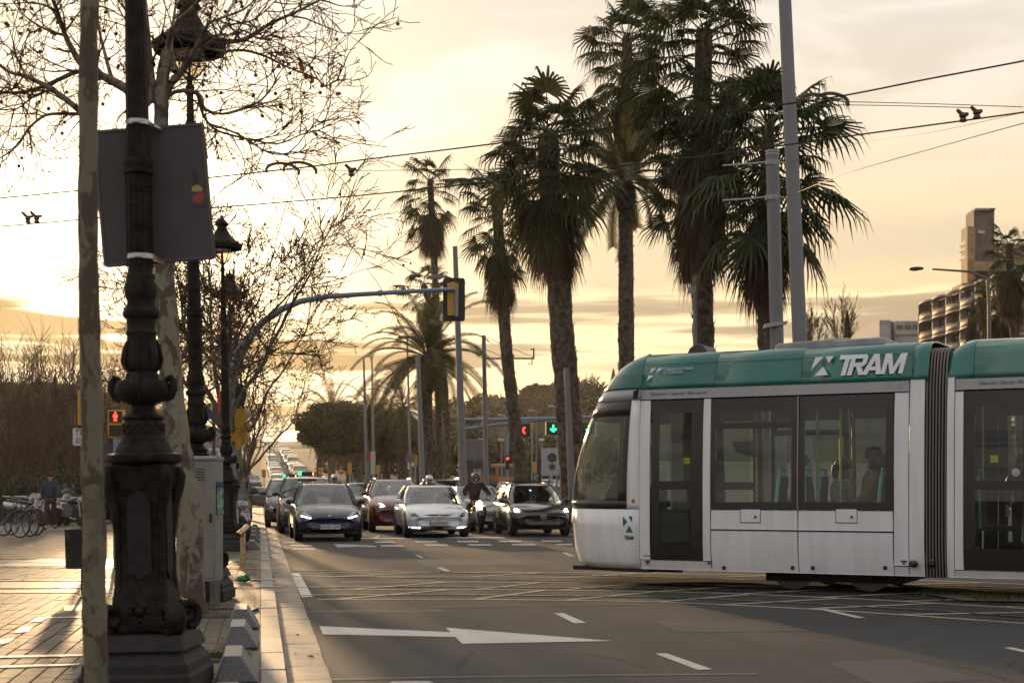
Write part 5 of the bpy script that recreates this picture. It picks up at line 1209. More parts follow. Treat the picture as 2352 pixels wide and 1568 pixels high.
# ---- lettering and emblems
MTXW = M('lettering_white', (.72, .72, .74), .45); MTXG = M('lettering_grey', (.10, .10, .11), .5); MTXL = M('lettering_pale', (.60, .60, .61), .5); MTXT = M('lettering_green', (.0, .16, .09), .45)
def roof_M(x5, y5, off=.008):
    s = sd5(x5); z = z5(x5, y5); up = Vector((0, .165-.10, 2.93-2.72)); y = .10+(z-2.72)*(.065/.21)
    return frame((s, y-.022-off, z), (1, 0, 0), up)
def fit(o, x0, x1, y0, y1):
    s0, s1 = sd5(x0), sd5(x1); za, zb = z5((x0+x1)/2, y1), z5((x0+x1)/2, y0)
    vs = o.data.vertices; xa, xb = min(v.co.x for v in vs), max(v.co.x for v in vs); wa, wb = min(v.co.z for v in vs), max(v.co.z for v in vs); ym = sum(v.co.y for v in vs)/len(vs)
    fx, fz = (s1-s0)/(xb-xa), (zb-za)/(wb-wa); ya = min(v.co.y for v in vs)
    for v in vs: v.co.x = s0+(v.co.x-xa)*fx; v.co.z = za+(v.co.z-wa)*fz
def drape(o, off=.012):
    for v in o.data.vertices: 
        z = v.co.z; RY = next((p+(q-p)*(z-a)/(c-a) for (p, a), (q, c) in zip(RO, RO[1:]) if z <= c), .4) if z > zgt else yo(z)
        v.co.y = RY-.021*(1 if z > zgt else 0)-off
LT = {'T': [[(0, .78), (1, .78), (1, 1), (0, 1)], [(.36, 0), (.64, 0), (.64, .78), (.36, .78)]],
 'R': [[(0, 0), (.28, 0), (.28, 1), (0, 1)], [(.28, .80), (.72, .80), (.88, 1), (.28, 1)], [(.72, .80), (.74, .60), (.86, .42), (1, .56), (1, .88), (.88, 1)], [(.28, .40), (.86, .42), (.74, .60), (.28, .60)], [(.42, .40), (.70, 0), (1.02, 0), (.74, .41)]],
 'A': [[(0, 0), (.27, 0), (.50, .70), (.50, 1), (.36, 1)], [(1, 0), (.64, 1), (.50, 1), (.50, .70), (.73, 0)], [(.336, .2), (.664, .2), (.605, .38), (.395, .38)]],
 'M': [[(0, 0), (.2, 0), (.2, .60), (.2, 1), (0, 1)], [(.2, 1), (.2, .60), (.41, 0), (.5, 0), (.5, .32), (.29, 1)], [(.8, 1), (.71, 1), (.5, .32), (.5, 0), (.59, 0), (.8, .60)], [(1, 0), (1, 1), (.8, 1), (.8, .60), (.8, 0)]]}
def heavy(ch, x0, x1, y0a, y0b, y1a, y1b, sh=28):
    for part in LT[ch]:
        def mp(u, w):
            x = x0+(x1-x0)*u; yb = y1a+(y1b-y1a)*u; yt = y0a+(y0b-y0a)*u; return (x+sh*w, yb+(yt-yb)*w)
        b = MB(); pts = []
        for i, (u, w) in enumerate(part):
            u2, w2 = part[(i+1) % len(part)]; n = max(1, int(abs(w2-w)*5))
            for k in range(n): pts.append(mp(u+(u2-u)*k/n, w+(w2-w)*k/n))
        b.poly([Vector((sd5(x), 0, z5(x, y))) for x, y in pts]); yield b
def tri(pts, mat, off=.012, nm='emblem'):
    b = MB(); b.poly([Vector((sd5(x), 0, z5(x, y))) for x, y in pts][::-1]); o = b.build(nm, mat, tram, smooth=False); drape(o, off); return o
for ch, xx0, xx1 in (('T', 1386, 1470), ('R', 1447, 1532), ('A', 1522, 1622), ('M', 1618, 1730)):
    yt = lambda x: 172-(x-1383)*.034; yb = lambda x: 281-(x-1383)*.038
    for b in heavy(ch, xx0, xx1, yt(xx0), yt(xx1), yb(xx0), yb(xx1), 20):
        o = b.build('lettering', MTXW, tram, smooth=False); drape(o)
tri([(1278, 184), (1320, 180), (1262, 252)], MTXW); tri([(1330, 179), (1372, 177), (1350, 214)], MTXW); tri([(1322, 232), (1352, 276), (1283, 281)], MTXW)
tri([(445, 240), (472, 239), (440, 268)], MTXW); tri([(480, 240), (506, 239), (471, 266)], MTXW); tri([(435, 279), (460, 279), (429, 308)], MTXW)
for body, x0, x1, y0, y1 in (('Transports Públics', 512, 660, 234, 254), ('de Catalunya', 505, 610, 251, 271)):
    o = txt('lettering', body, .1, MTXW, tram, roof_M(x0, y1), bold=.002, shear=.15); fit(o, x0, x1, y0, y1); drape(o)
for body, x0, x1, y0, y1, mt in (('Deixeu sortir / Dejen salir / Allow way out', 452, 736, 360, 383, MTXG), ('111-71', 1640, 1730, 318, 349, MTXL), ('Deixeu sortir / Dejen salir / Allow way out', 2122, 2420, 302, 328, MTXG)):
    o = txt('lettering', body, .1, mt, tram, frame((0, 0, 2.4), (1, 0, 0), (0, 0, 1)), shear=.12); fit(o, x0, x1, y0, y1); drape(o, .004)
def low(pts, mat=MTXT):
    b = MB(); vs = []
    for x, y in pts:
        # lie on the curved cab skirt: nearest point of the shell for that picture column and height
        zz_ = z5(x, y); r_ = rows_at(max(zsk, zz_), max(zsk, zz_)+.02)[0]
        k = min(range(NT), key=lambda i: abs(scr_x(r_[i].x, r_[i].y, zz_)-x)); j = k+1 if scr_x(r_[k].x, r_[k].y, zz_) > x else max(0, k-1)
        xa, xb = scr_x(r_[k].x, r_[k].y, zz_), scr_x(r_[j].x, r_[j].y, zz_); f = 0 if abs(xa-xb) < 1e-6 else (x-xa)/(xb-xa); p = r_[k].lerp(r_[j], f); vs.append(Vector((p.x-.004, p.y-.008, zz_)))
    b.poly(vs[::-1]); return b.build('emblem', mat, tram, smooth=False)
low([(321, 993), (343, 1022), (321, 1044)]); low([(349, 993), (368, 993), (368, 1025)]); low([(336, 1074), (354, 1040), (372, 1076)])
low([(62, 984), (78, 985), (78, 1030), (62, 1028)], M('pale_green_mark', (.25, .38, .33), .5))
for y_ in (998, 1008, 1019): low([(83, y_), (112 if y_ < 1015 else 104, y_+1), (112 if y_ < 1015 else 104, y_+4), (83, y_+3)], MTXG)
o = txt('lettering', 'TRAM', .1, MTXT, tram, frame((0, 0, 1), (1, 0, 0), (0, 0, 1)), bold=.005, shear=.1); fit(o, 327, 374, 1092, 1112)
for v in o.data.vertices: 
    zz_ = v.co.z; r_ = rows_at(zz_, zz_+.02)[0]; k = min(range(NT), key=lambda i: abs(r_[i].x-v.co.x)); j = k+1 if r_[k].x > v.co.x else max(k-1, 0)
    f = (v.co.x-r_[k].x)/(r_[j].x-r_[k].x) if abs(r_[j].x-r_[k].x) > 1e-6 else 0; v.co.y = r_[k].lerp(r_[j], f).y-.010
o = txt('lettering', 'SORTIDA', .05, MINKR, tram, frame((0, 0, 1), (1, 0, 0), (0, 0, 1))); fit(o, 420, 456, 1188, 1200); drape(o, .004)
# ================================================================== CARS
from mathutils.bvhtree import BVHTree
MTYRE = M('tyre', (.018, .017, .016), .85, ns=20, na=.2); MRIM = M('rim', (.30, .30, .31), .35, .8); MCG = GLASS('car_glass', (.45, .52, .52), 2.6, .015); MCIN = M('car_interior', (.022, .021, .021), .9)
MCHR = M('chrome', (.62, .62, .63), .18, 1.0); MGRL = M('grille_black', (.010, .010, .011), .5); MHLG = M('headlamp_lens', (.30, .31, .33), .12, .5, coat=.6); MHLD = M('headlamp_dark', (.05, .045, .045), .12, .3, coat=.6)
MDRL = EM('daytime_lamp', (.9, .95, 1.0), 5.0); MHL = EM('headlight_on', (1.0, .86, .62), 26.0); MHLF = EM('headlight_far', (1.0, .93, .8), 9.0)
MPLT = M('plate_white', (.62, .62, .62), .45); MPLB = M('plate_blue', (.02, .05, .25), .45); MPTX = M('plate_ink', (.02, .02, .02), .5); MTAIL = EM('tail_lamp', (1, .05, .02), 2.5)
def paint(name, col, rough=.26): return M('car_paint_'+name, col, rough, .15, ns=3, na=.05, coat=.9)
BODY = [(0, .70, .32, .56, .58), (.012, .82, .27, .62, .65), (.045, .92, .22, .70, .74), (.11, .98, .20, .775, .835), (.20, 1, .20, .845, .915), (.285, 1, .20, .90, .965), (.34, 1, .20, .925, .955), (.55, 1, .20, .945, .955), (.78, 1, .20, .965, .97), (.90, .985, .21, .985, .99), (.965, .93, .26, .95, .96), (1, .82, .34, .86, .87)]
def body_rows(L, W, H, hs, seg=1):
    rows = []; w2 = W/2; k = H/1.48
    for t, w, zb, zs, zc in BODY:
        zs = zs*k*hs; zc = zc*k*hs; y = -L/2+t*L; a = w2*w
        half = [(0, zb), (a*.80, zb), (a*.96, zb+.06), (a*1.0, zb+.24), (a*.995, zs*.80), (a*.955, zs*.97), (a*.84, zs+(zc-zs)*.45), (a*.45, zs+(zc-zs)*.9), (0, zc)]
        # plan curvature of the nose and tail
        def yy(x): return y+(.10*(x/w2)**2 if t < .06 else 0)-(.06*(x/w2)**2 if t > .97 else 0)
        rows.append([Vector((x, yy(x), z)) for x, z in half]+[Vector((-x, yy(x), z)) for x, z in half[-2:0:-1]])
    return rows
def loop_pts(y0, y1, w, z, rf, n=6, wr=None, bow=0.0):
    """rounded rectangle loop, front at y0"""
    wr = wr or w; pts = []
    for (cx, cy, a0) in ((w-rf, y0+rf, -pi/2), (wr-rf, y1-rf, 0), (-(wr-rf), y1-rf, pi/2), (-(w-rf), y0+rf, pi)):
        for k in range(n+1):
            a = a0+pi/2*k/n; pts.append(Vector((cx+rf*cos(a), cy+rf*sin(a), z)))
    # front centre bows forward
    for p in pts: 
        if p.y < y0+rf: p.y -= bow*(1-(p.x/w)**2)
    return pts
def car_geo(L, W, H, hs=1.0, cab=(.275, .44, .86, .965), wtop=.70, belt=.93):
    k = H/1.48; zb = belt*k*hs-.01; zr = H-.055
    base = loop_pts(-L/2+cab[0]*L, -L/2+cab[3]*L, W/2*.93, zb, .16, wr=W/2*.90, bow=.10); mid = loop_pts(-L/2+(cab[0]*.45+cab[1]*.55)*L, -L/2+(cab[2]*.5+cab[3]*.5)*L, W/2*(.93+wtop)/2*1.035, zb+(zr-zb)*.58, .16, wr=W/2*(.90+wtop)/2*1.03, bow=.08); top = loop_pts(-L/2+cab[1]*L, -L/2+cab[2]*L, W/2*wtop, zr, .16, wr=W/2*wtop*.96, bow=.06)
    return base, mid, top
def car_bvh(rows):
    b = MB(); b.grid(rows, True); me = b.mesh('tmp', MTYRE); o = bpy.data.objects.new('tmp', me); COL.objects.link(o); m = o.modifiers.new('s', 'SUBSURF'); m.levels = 2
    dg = bpy.context.evaluated_depsgraph_get(); dg.update(); ev = o.evaluated_get(dg); m2 = ev.to_mesh(); bv = BVHTree.FromPolygons([v.co.copy() for v in m2.vertices], [list(p.vertices) for p in m2.polygons]); ev.to_mesh_clear(); bpy.data.objects.remove(o); bpy.data.meshes.remove(me); return bv
def stick(bv, pts, name, mat, par, off=.006, ring=True, dirv=(0, 1, 0), sm=True):
    """lay an outline given as (x, z) on the front of the body"""
    def pr(x, z):
        h = bv.ray_cast(Vector((x, -6, z)), Vector((0, 1, 0))); return Vector((x, (h[0].y if h[0] else -1.6)-off, z))
    n = len(pts); cx, cz = sum(p[0] for p in pts)/n, sum(p[1] for p in pts)/n
    fine = []
    for i in range(n):
        a, c = pts[i], pts[(i+1) % n]; m = max(1, int(math.hypot(c[0]-a[0], c[1]-a[1])/.08))
        for k in range(m): fine.append((a[0]+(c[0]-a[0])*k/m, a[1]+(c[1]-a[1])*k/m))
    n = len(fine); v0 = [pr(*p) for p in fine]; v1 = [pr(cx+(x-cx)*.5, cz+(z-cz)*.5) for x, z in fine]; b = MB()
    sk = [p+Vector((0, off+.004, 0)) for p in v0]
    b.add(sk+v0+v1+[pr(cx, cz)], [(k, (k+1) % n, n+(k+1) % n, n+k) for k in range(n)]+[(n+k, n+(k+1) % n, 2*n+(k+1) % n, 2*n+k) for k in range(n)]+[(2*n+k, 2*n+(k+1) % n, 3*n) for k in range(n)])
    return b.build(name, mat, par, smooth=sm, ang=60)
def wheel(par, x, y, r, w, rim=True):
    s = 1 if x > 0 else -1; M4 = Matrix.Translation((x, y, r)) @ Matrix.Rotation(s*pi/2, 4, 'Y')
    b = MB(); b.lathe([(r*.62, -w/2), (r*.9, -w/2), (r*.98, -w*.38), (r, -w*.2), (r, w*.2), (r*.98, w*.38), (r*.9, w/2), (r*.62, w/2), (r*.60, w*.3)], 24, (0, 0, 0), M4); o = b.build('wheel', MTYRE, par)
    if rim:
        b = MB(); b.lathe([(r*.62, w*.46), (r*.58, w*.40), (r*.5, w*.25), (r*.2, w*.3), (0, w*.32)], 20, (0, 0, 0), M4)
        b.build('rim', MRIM, o)
    return o
def make_car(name, label, cat, loc, rz, L, W, H, mat, hs=1.0, cab=(.275, .44, .86, .965), wtop=.70, belt=.93, feats=None, group='cars waiting at the crossing', roof=None, seats=True, plate=None, mirror=None, rack=False, wheelr=.315, pz=.36):
    t = thing(name, label, cat, loc, rz, group); rows = body_rows(L, W, H, hs)
    b = MB(); b.grid(rows, True); n = len(rows[0]); b.f += [tuple(range(n)), tuple(range(len(b.v)-1, len(b.v)-n-1, -1))]; b.mi += [0, 0]; b.build('body', mat, t, sub=2, ang=0)
    bv = car_bvh(rows); base, mid, top = car_geo(L, W, H, hs, cab, wtop, belt); N = len(base)
    b = MB(); b.grid([base, mid, top], True); b.build('windows', MCG, t, ang=0, sub=1)
    r1 = [p.lerp(Vector((0, (top[0].y+top[N//2].y)/2, p.z)), .10)+Vector((0, 0, .035)) for p in top]; r2 = [p.lerp(Vector((0, (top[0].y+top[N//2].y)/2, p.z)), .5)+Vector((0, 0, .052)) for p in top]
    b = MB(); b.grid([[p+Vector((0, 0, -.02)) for p in top], top, r1, r2], True); b.f.append(tuple(range(3*N, 4*N))); b.mi.append(0); b.build('roof', roof or mat, t, ang=60)
    def pil(i, r): 
        q = MB(); q.tube([base[i]+Vector((0, 0, -.02)), mid[i].lerp(base[i], .0)+Vector((0, 0, 0)), top[i]+Vector((0, 0, .01))], r, 8); q.build('pillar', mat, t)
    n1 = 7
    for i in (4, N-5): pil(i, .034)
    for i in (n1+3, 2*n1+3): pil(i, .045)
    for sgn in (0, 1):
        a, c, d = [(l[n1-1], l[n1]) if not sgn else (l[N-n1], l[2*n1+n1-1]) for l in (base, mid, top)]
        q = MB(); q.tube([a[0].lerp(a[1], .42), c[0].lerp(c[1], .42), d[0].lerp(d[1], .42)], .03, 6); q.build('pillar', MGRL, t)
    for sx in (-1, 1):
        for sy in (-1, 1): wheel(t, sx*(W/2-.115), sy*L*.305-.02*L, wheelr, .21)
    b = MB(); b.box((0, 0, .30), (W*.84, L*.86, .22)); b.build('underbody', MGRL, t)
    if seats:
        q = MB(); q.box((0, .1, belt*H/1.48*hs-.16), (W*.8, L*.5, .05)); o = q.build('dashboard', MCIN, t)
        for sx in (-.37, .37):
            q = MB(); yS = -L/2+.50*L; q.box((sx, yS, .88*hs*H/1.48), (.46, .14, .5), top=(.8, .7)); q.sph((sx, yS, 1.20*hs*H/1.48), (.13, .06, .11), 10, 8); q.build('seat', MCIN, t, bevel=.03)
    for sx in (-1, 1):
        q = MB(); c = Vector((sx*(W/2+.075), -L/2+.335*L, belt*H/1.48*hs+.075)); q.sph(c, (.105, .06, .075), 12, 8); q.tube([Vector((sx*(W/2-.09), c.y+.02, c.z-.06)), c], [.03, .025], 6); q.build('mirror', mirror or mat, t)
    if plate:
        z = pz; h = bv.ray_cast(Vector((0, -6, z)), Vector((0, 1, 0))); yp = (h[0].y if h[0] else -L/2)-.03
        q = MB(); q.box((0, yp+.012, z), (.53, .02, .115)); p_ = q.build('number_plate', MPLT, t, bevel=.004)
        q = MB(); q.box((-.245, yp, z), (.035, .006, .105)); q.build('plate_band', MPLB, p_, smooth=False)
        tx = txt('plate_lettering', plate, .10, MPTX, p_, frame((-.215, yp-.001, z-.048), (1, 0, 0), (0, 0, 1)), ext=.001)
        xb = max(v.co.x for v in tx.data.vertices); xa = min(v.co.x for v in tx.data.vertices); za = min(v.co.z for v in tx.data.vertices); zb_ = max(v.co.z for v in tx.data.vertices)
        for v in tx.data.vertices: v.co.x = -.21+(v.co.x-xa)/(xb-xa)*.455; v.co.z = z-.038+(v.co.z-za)/(zb_-za)*.076
    for nm, mt, pts, off in feats or []:
        if nm == 'badge':
            (x, z), r = pts; h = bv.ray_cast(Vector((x, -6, z)), Vector((0, 1, 0))); y = (h[0].y if h[0] else -L/2)-.02; q = MB(); q.tube([(x+r*cos(a*pi/10), y, z+r*sin(a*pi/10)) for a in range(21)], .012, 6, cap=False)
            if off: q.tube([(x+p[0], y+.004, z+p[1]) for p in off], .009, 6)
            q.build('badge', mt, t)
        else: stick(bv, pts, nm, mt, t, off)
    # shade of the wheel wells, laid on the flanks as black half discs
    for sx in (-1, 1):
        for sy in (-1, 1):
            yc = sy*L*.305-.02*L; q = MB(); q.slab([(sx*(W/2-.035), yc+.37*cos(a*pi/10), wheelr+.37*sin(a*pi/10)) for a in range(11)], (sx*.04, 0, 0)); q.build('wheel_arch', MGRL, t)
    if rack:
        for sx in (-1, 1): q = MB(); q.tube([(sx*W*.31, -L*.03, H-.03), (sx*W*.31, .0*L, H+.03), (sx*W*.31, L*.22, H+.03), (sx*W*.31, L*.26, H-.03)], .018, 6); q.build('roof_rail', MCHR if rack == 'rail' else MGRL, t)
        if rack == 'bars':
            for yy in (0.02, .55): q = MB(); q.tube([(-W*.36, yy, H+.065), (W*.36, yy, H+.065)], .022, 6); q.build('roof_bar', MGRL, t)
    return t
def mir(pts): return [(-x, z) for x, z in reversed(pts)]
def pair(nm, mt, pts, off): return [(nm, mt, pts, off), (nm, mt, mir(pts), off)]
def carpos(l, s_front, L): return R(l, s_front+L/2, 0)
# ---- the four front-row cars
fi = paint('navy', (.012, .010, .045))
make_car('car', 'dark blue hatchback waiting first beside the left kerb', 'car', carpos(1.66, 36.0, 3.95), TH+.03, 3.95, 1.72, 1.47, fi, plate='2585 JJR', pz=.37, feats=
    pair('headlight', MHLG, [(-.78, .70), (-.70, .775), (-.60, .74), (-.42, .61), (-.50, .575), (-.72, .635)], .006)+pair('daytime_lamp', MDRL, [(-.70, .655), (-.46, .60), (-.47, .575), (-.71, .628)], .014)+
    [('grille', MGRL, [(-.36, .60), (.36, .60), (.47, .50), (.36, .26), (-.36, .26), (-.47, .50)], .006), ('bonnet_badge', MCHR, [(-.06, .655), (0, .668), (.06, .655), (0, .642)], .008)]+pair('fog_light', MHLD, [(-.70, .36), (-.58, .40), (-.56, .32), (-.68, .29)], .007))
wv = paint('white', (.74, .75, .77)); dr = paint('dark_red', (.12, .012, .012)); bk = paint('black', (.014, .012, .012)); sv = paint('silver', (.28, .28, .29)); gy = paint('grey', (.09, .088, .088))
make_car('car', 'white hatchback with low daytime lights in the middle of the front row', 'car', carpos(4.78, 38.3, 4.37), TH, 4.37, 1.80, 1.44, wv, plate='2269HWK', pz=.40, feats=
    pair('headlight', MHLD, [(-.88, .69), (-.80, .72), (-.66, .685), (-.50, .575), (-.60, .555), (-.80, .585)], .006)+[('grille', MGRL, [(-.42, .63), (0, .645), (.42, .63), (.36, .52), (.22, .455), (-.22, .455), (-.36, .52)], .006), ('badge', MCHR, ((0, .555), .06), [(-.13, -.075), (.14, .085)]), ('lower_intake', MGRL, [(-.50, .315), (.50, .315), (.42, .22), (-.42, .22)], .006)]+pair('daytime_lamp', MDRL, [(-.80, .30), (-.51, .285), (-.50, .25), (-.79, .27)], .012))
make_car('car', 'dark red crossover behind the white hatchback', 'car', carpos(4.22, 43.6, 4.38), TH, 4.38, 1.82, 1.64, dr, 1.08, rack='rail', belt=.93, feats=
    pair('headlight', MHLG, [(-.84, .96), (-.70, .95), (-.48, .80), (-.52, .77), (-.78, .86)], .006)+pair('daytime_lamp', MDRL, [(-.62, .905), (-.55, .895), (-.44, .80), (-.60, .765), (-.60, .79), (-.50, .815)], .014)+[('grille', MGRL, [(-.40, .80), (.40, .80), (.22, .60), (-.22, .60)], .006), ('lower_trim', MGRL, [(-.86, .40), (.86, .40), (.80, .27), (-.80, .27)], .006)]+pair('fog_light', MHLD, [(-.70, .50), (-.62, .53), (-.55, .50), (-.58, .43), (-.68, .43)], .008))
make_car('car', 'black hatchback with roof bars and bright headlights, right of the motorcyclist', 'car', carpos(7.78, 38.9, 4.02), TH, 4.02, 1.74, 1.48, bk, plate='6407 JWV', pz=.33, rack='bars', feats=
    pair('headlight', MHLG, [(-.86, .83), (-.78, .85), (-.60, .765), (-.48, .665), (-.60, .645), (-.80, .67)], .006)+pair('headlight_beam', MHL, [(-.78, .76), (-.70, .775), (-.64, .73), (-.66, .68), (-.76, .68)], .014)+[('chrome_bar', MCHR, [(-.50, .60), (-.40, .545), (-.2, .515), (.2, .515), (.40, .545), (.50, .60), (.38, .515), (.2, .48), (-.2, .48), (-.38, .515)], .012), ('badge', MCHR, ((0, .535), .065), [(-.06, .01), (0, -.01), (.06, .01)]), ('grille', MGRL, [(-.38, .50), (.38, .50), (.30, .40), (-.30, .40)], .006), ('lower_intake', MGRL, [(-.62, .27), (.62, .27), (.55, .215), (-.55, .215)], .006)])
# ---- taxis and others behind
GEN = pair('headlight', MHLG, [(-.80, .74), (-.72, .78), (-.50, .68), (-.52, .62), (-.74, .65)], .006)+[('grille', MGRL, [(-.36, .62), (.36, .62), (.30, .50), (-.30, .50)], .006), ('lower_intake', MGRL, [(-.55, .36), (.55, .36), (.48, .25), (-.48, .25)], .006)]
MTX = M('taxi_yellow', (.60, .36, .02), .35, coat=.5)
def taxi(label, l, s, flag=1.0):
    t = make_car('taxi', label, 'taxi', carpos(l, s, 4.5), TH, 4.5, 1.80, 1.70, bk, 1.04, (.25, .40, .92, .985), .76, .93, GEN, rack='rail', plate='7314 JLC', pz=.40)
    for sx in (-1, 1): q = MB(); q.slab([(sx*.894, -.62, .36), (sx*.894, 1.25, .36), (sx*.885, 1.25, .92), (sx*.885, -.72, .90)], (sx*.012, 0, 0)); q.build('yellow_door', MTX, t)
    q = MB(); q.box((0, -.45, 1.80), (.52, .14, .12)); s_ = q.build('taxi_sign', MBLK, t, bevel=.01); q = MB(); q.box((0, -.45, 1.725), (.56, .16, .03)); q.build('sign_base', MGALV, t)
    q = MB(); q.box((-.21, -.525, 1.80), (.07, .01, .10)); q.build('green_lamp', EM('taxi_green', (.02, .9, .25), 4), s_); q = MB(); q.box((.19, -.525, 1.80), (.035, .01, .085)); q.build('tariff_digit', EM('taxi_orange', (1, .25, .05), 4), s_)
    return t
taxi('black taxi with lit green roof sign right behind the dark blue hatchback', 1.42, 42.6); taxi('second black taxi in the left queue, mostly hidden by the first taxi', 1.05, 49.5)
make_car('car', 'silver saloon behind the motorcyclist', 'car', carpos(7.0, 44.6, 4.3), TH, 4.3, 1.75, 1.44, sv, feats=GEN)
make_car('car', 'dark estate with pale roof rails behind the silver saloon', 'car', carpos(6.9, 51.5, 4.6), TH, 4.6, 1.85, 1.72, gy, 1.08, rack='rail', feats=GEN)
make_car('car', 'grey-blue car whose roof shows between the two riders', 'car', carpos(5.6, 53.5, 4.2), TH, 4.2, 1.75, 1.5, paint('slate', (.10, .12, .15)), feats=GEN)
xs_ = Vector((XA(617, 108), 108, 0)); make_car('car', 'dark silver car turning out at the far end of the kerb', 'car', xs_, TH+.95, 4.3, 1.8, 1.55, paint('pewter', (.13, .12, .12)), feats=GEN+pair('headlight_beam', MDRL, [(-.72, .42), (-.58, .43), (-.58, .38), (-.72, .37)], .012), group='cars crossing the junction', wheelr=.32)
xs_ = Vector((XA(826, 150), 150, gz(152))); make_car('car', 'silver car crossing beyond the thin lamp posts', 'car', xs_, TH+1.35, 4.3, 1.8, 1.5, sv, feats=GEN, group='cars crossing the junction')
# ---- the uphill queue: small whole-mesh cars
def far_mesh(L, W, H, cab, wtop, lit, tail=False):
    b = MB(); rows = body_rows(L, W, H, 1.0); b.grid(rows, True); n = len(rows[0]); b.f += [tuple(range(n)), tuple(range(len(b.v)-1, len(b.v)-n-1, -1))]; b.mi += [0, 0]
    base, mid, top = car_geo(L, W, H, 1.0, cab, wtop); N = len(base); b.cur = 1; b.grid([base, mid, top], True); b.cur = 0
    c = Vector((0, (top[0].y+top[N//2].y)/2, H-.02)); b.grid([top, [p.lerp(c, .12)+Vector((0, 0, .03)) for p in top]], True); b.add([p.lerp(c, .12)+Vector((0, 0, .03)) for p in top], [tuple(range(N))])
    b.cur = 2
    for sx in (-1, 1):
        for sy in (-1, 1): b.lathe([(0, -.1), (.31, -.1), (.31, .1), (0, .1)], 12, (0, 0, 0), Matrix.Translation((sx*(W/2-.1), sy*L*.3, .31)) @ Matrix.Rotation(pi/2, 4, 'Y'))
    b.cur = 3; k = H/1.48
    for sx in (-1, 1): b.sph((sx*W*.37, -L/2+.14, .66*k), (.14, .08, .075), 10, 6)
    b.cur = 2; b.box((0, -L/2+.02, .42*k), (.8, .04, .16))
    return b.mesh('far_car', [wv, MCG, MTYRE, MHLF if lit else MHLG])
FM = {(k, lit): far_mesh(L, W, H, cab, wt, lit) for k, (L, W, H, cab, wt) in {'hatchback': (4.1, 1.76, 1.48, (.275, .44, .86, .965), .70), 'estate': (4.5, 1.85, 1.68, (.26, .40, .92, .985), .74), 'van': (4.9, 1.95, 1.95, (.18, .30, .96, .99), .82)}.items() for lit in (0, 1)}
PNT = {'white': wv, 'silver': sv, 'black': bk, 'grey': gy, 'pale': paint('pale', (.42, .41, .39)), 'dark blue': fi}
rq = random.Random(31); ORD = 'first second third fourth fifth sixth seventh eighth ninth tenth eleventh twelfth thirteenth fourteenth fifteenth sixteenth seventeenth eighteenth nineteenth twentieth twenty-first twenty-second twenty-third twenty-fourth twenty-fifth twenty-sixth twenty-seventh twenty-eighth twenty-ninth thirtieth thirty-first thirty-second thirty-third thirty-fourth thirty-fifth thirty-sixth thirty-seventh thirty-eighth thirty-ninth fortieth forty-first forty-second'.split()
def far_car(kind, colr, lit, loc, rz, label, group):
    o = link('car', FM[(kind, lit)], None, loc=loc, rot=(rq.uniform(-.0, .0), 0, rz)); o.material_slots[0].link = 'OBJECT'; o.material_slots[0].material = PNT[colr]; tag(o, label, 'car', group); return o
for lane, l, nm in ((0, 2.05, 'left'), (1, 5.15, 'right')):
    s = 58 if lane == 0 else 62; cnt = 0
    while s < 335:
        colr = rq.choice(['white', 'white', 'silver', 'pale', 'white', 'black', 'grey', 'silver']); kind = rq.choice(['hatchback', 'hatchback', 'estate', 'van' if s > 150 else 'estate']); lit = 1 if rq.random() < .55 else 0
        pitch = (gz(s+3)-gz(s-3))/6; sc_ = s+rq.uniform(-.6, .6)
        o = far_car(kind, colr, lit, R(l+rq.uniform(-.25, .25), sc_, gz(sc_)), TH, '', 'cars queuing up the avenue'); o.rotation_euler = (pitch, 0, TH)
        cnt += 1; o['label'] = f'{colr} {kind}, {ORD[cnt-1]} from the front in the {nm} lane of the climbing queue'
        s += rq.uniform(6.6, 8.6)
o = far_car('estate', 'grey', 0, R(-.9, 172, gz(172)), TH+.1, 'grey estate parked off the kerb left of the climbing queue', 'cars crossing the junction')
# right-hand side: traffic seen between palms and tram
for k, (x, Y, kind, colr, rzz, lb) in enumerate(((1345-90, 200, 'van', 'white', .2, 'white van behind the stout palm trunk'), (1268, 165, 'hatchback', 'silver', .3, 'silver hatchback right of the stout palm trunk'), (1300, 175, 'estate', 'white', .2, 'white car below the round sign back'), (1180, 150, 'estate', 'pale', .4, 'pale estate above the dark estate roof'), (1215, 190, 'hatchback', 'white', .5, 'white hatchback behind the bowed palm trunk'), (1140, 185, 'hatchback', 'silver', 1.2, 'silver car crossing below the gantry sign'), (1035, 230, 'estate', 'white', .3, 'white car glinting between the paired palm trunks'), (905, 240, 'van', 'silver', .2, 'silver van glinting under the dark trees'), (930, 215, 'hatchback', 'white', .2, 'white car glinting left of the round white sign'), (1232, 230, 'van', 'pale', .3, 'pale van beyond the red signal'), (1320, 220, 'estate', 'silver', .2, 'silver estate nearest the tram nose'), (1085, 215, 'hatchback', 'white', 1.3, 'white car behind the pole with the gantry'))):
    far_car(kind, colr, k % 3 == 0, Vector((XA(x, Y), Y, gz(Y))), TH+rzz, lb, 'cars beyond the median')
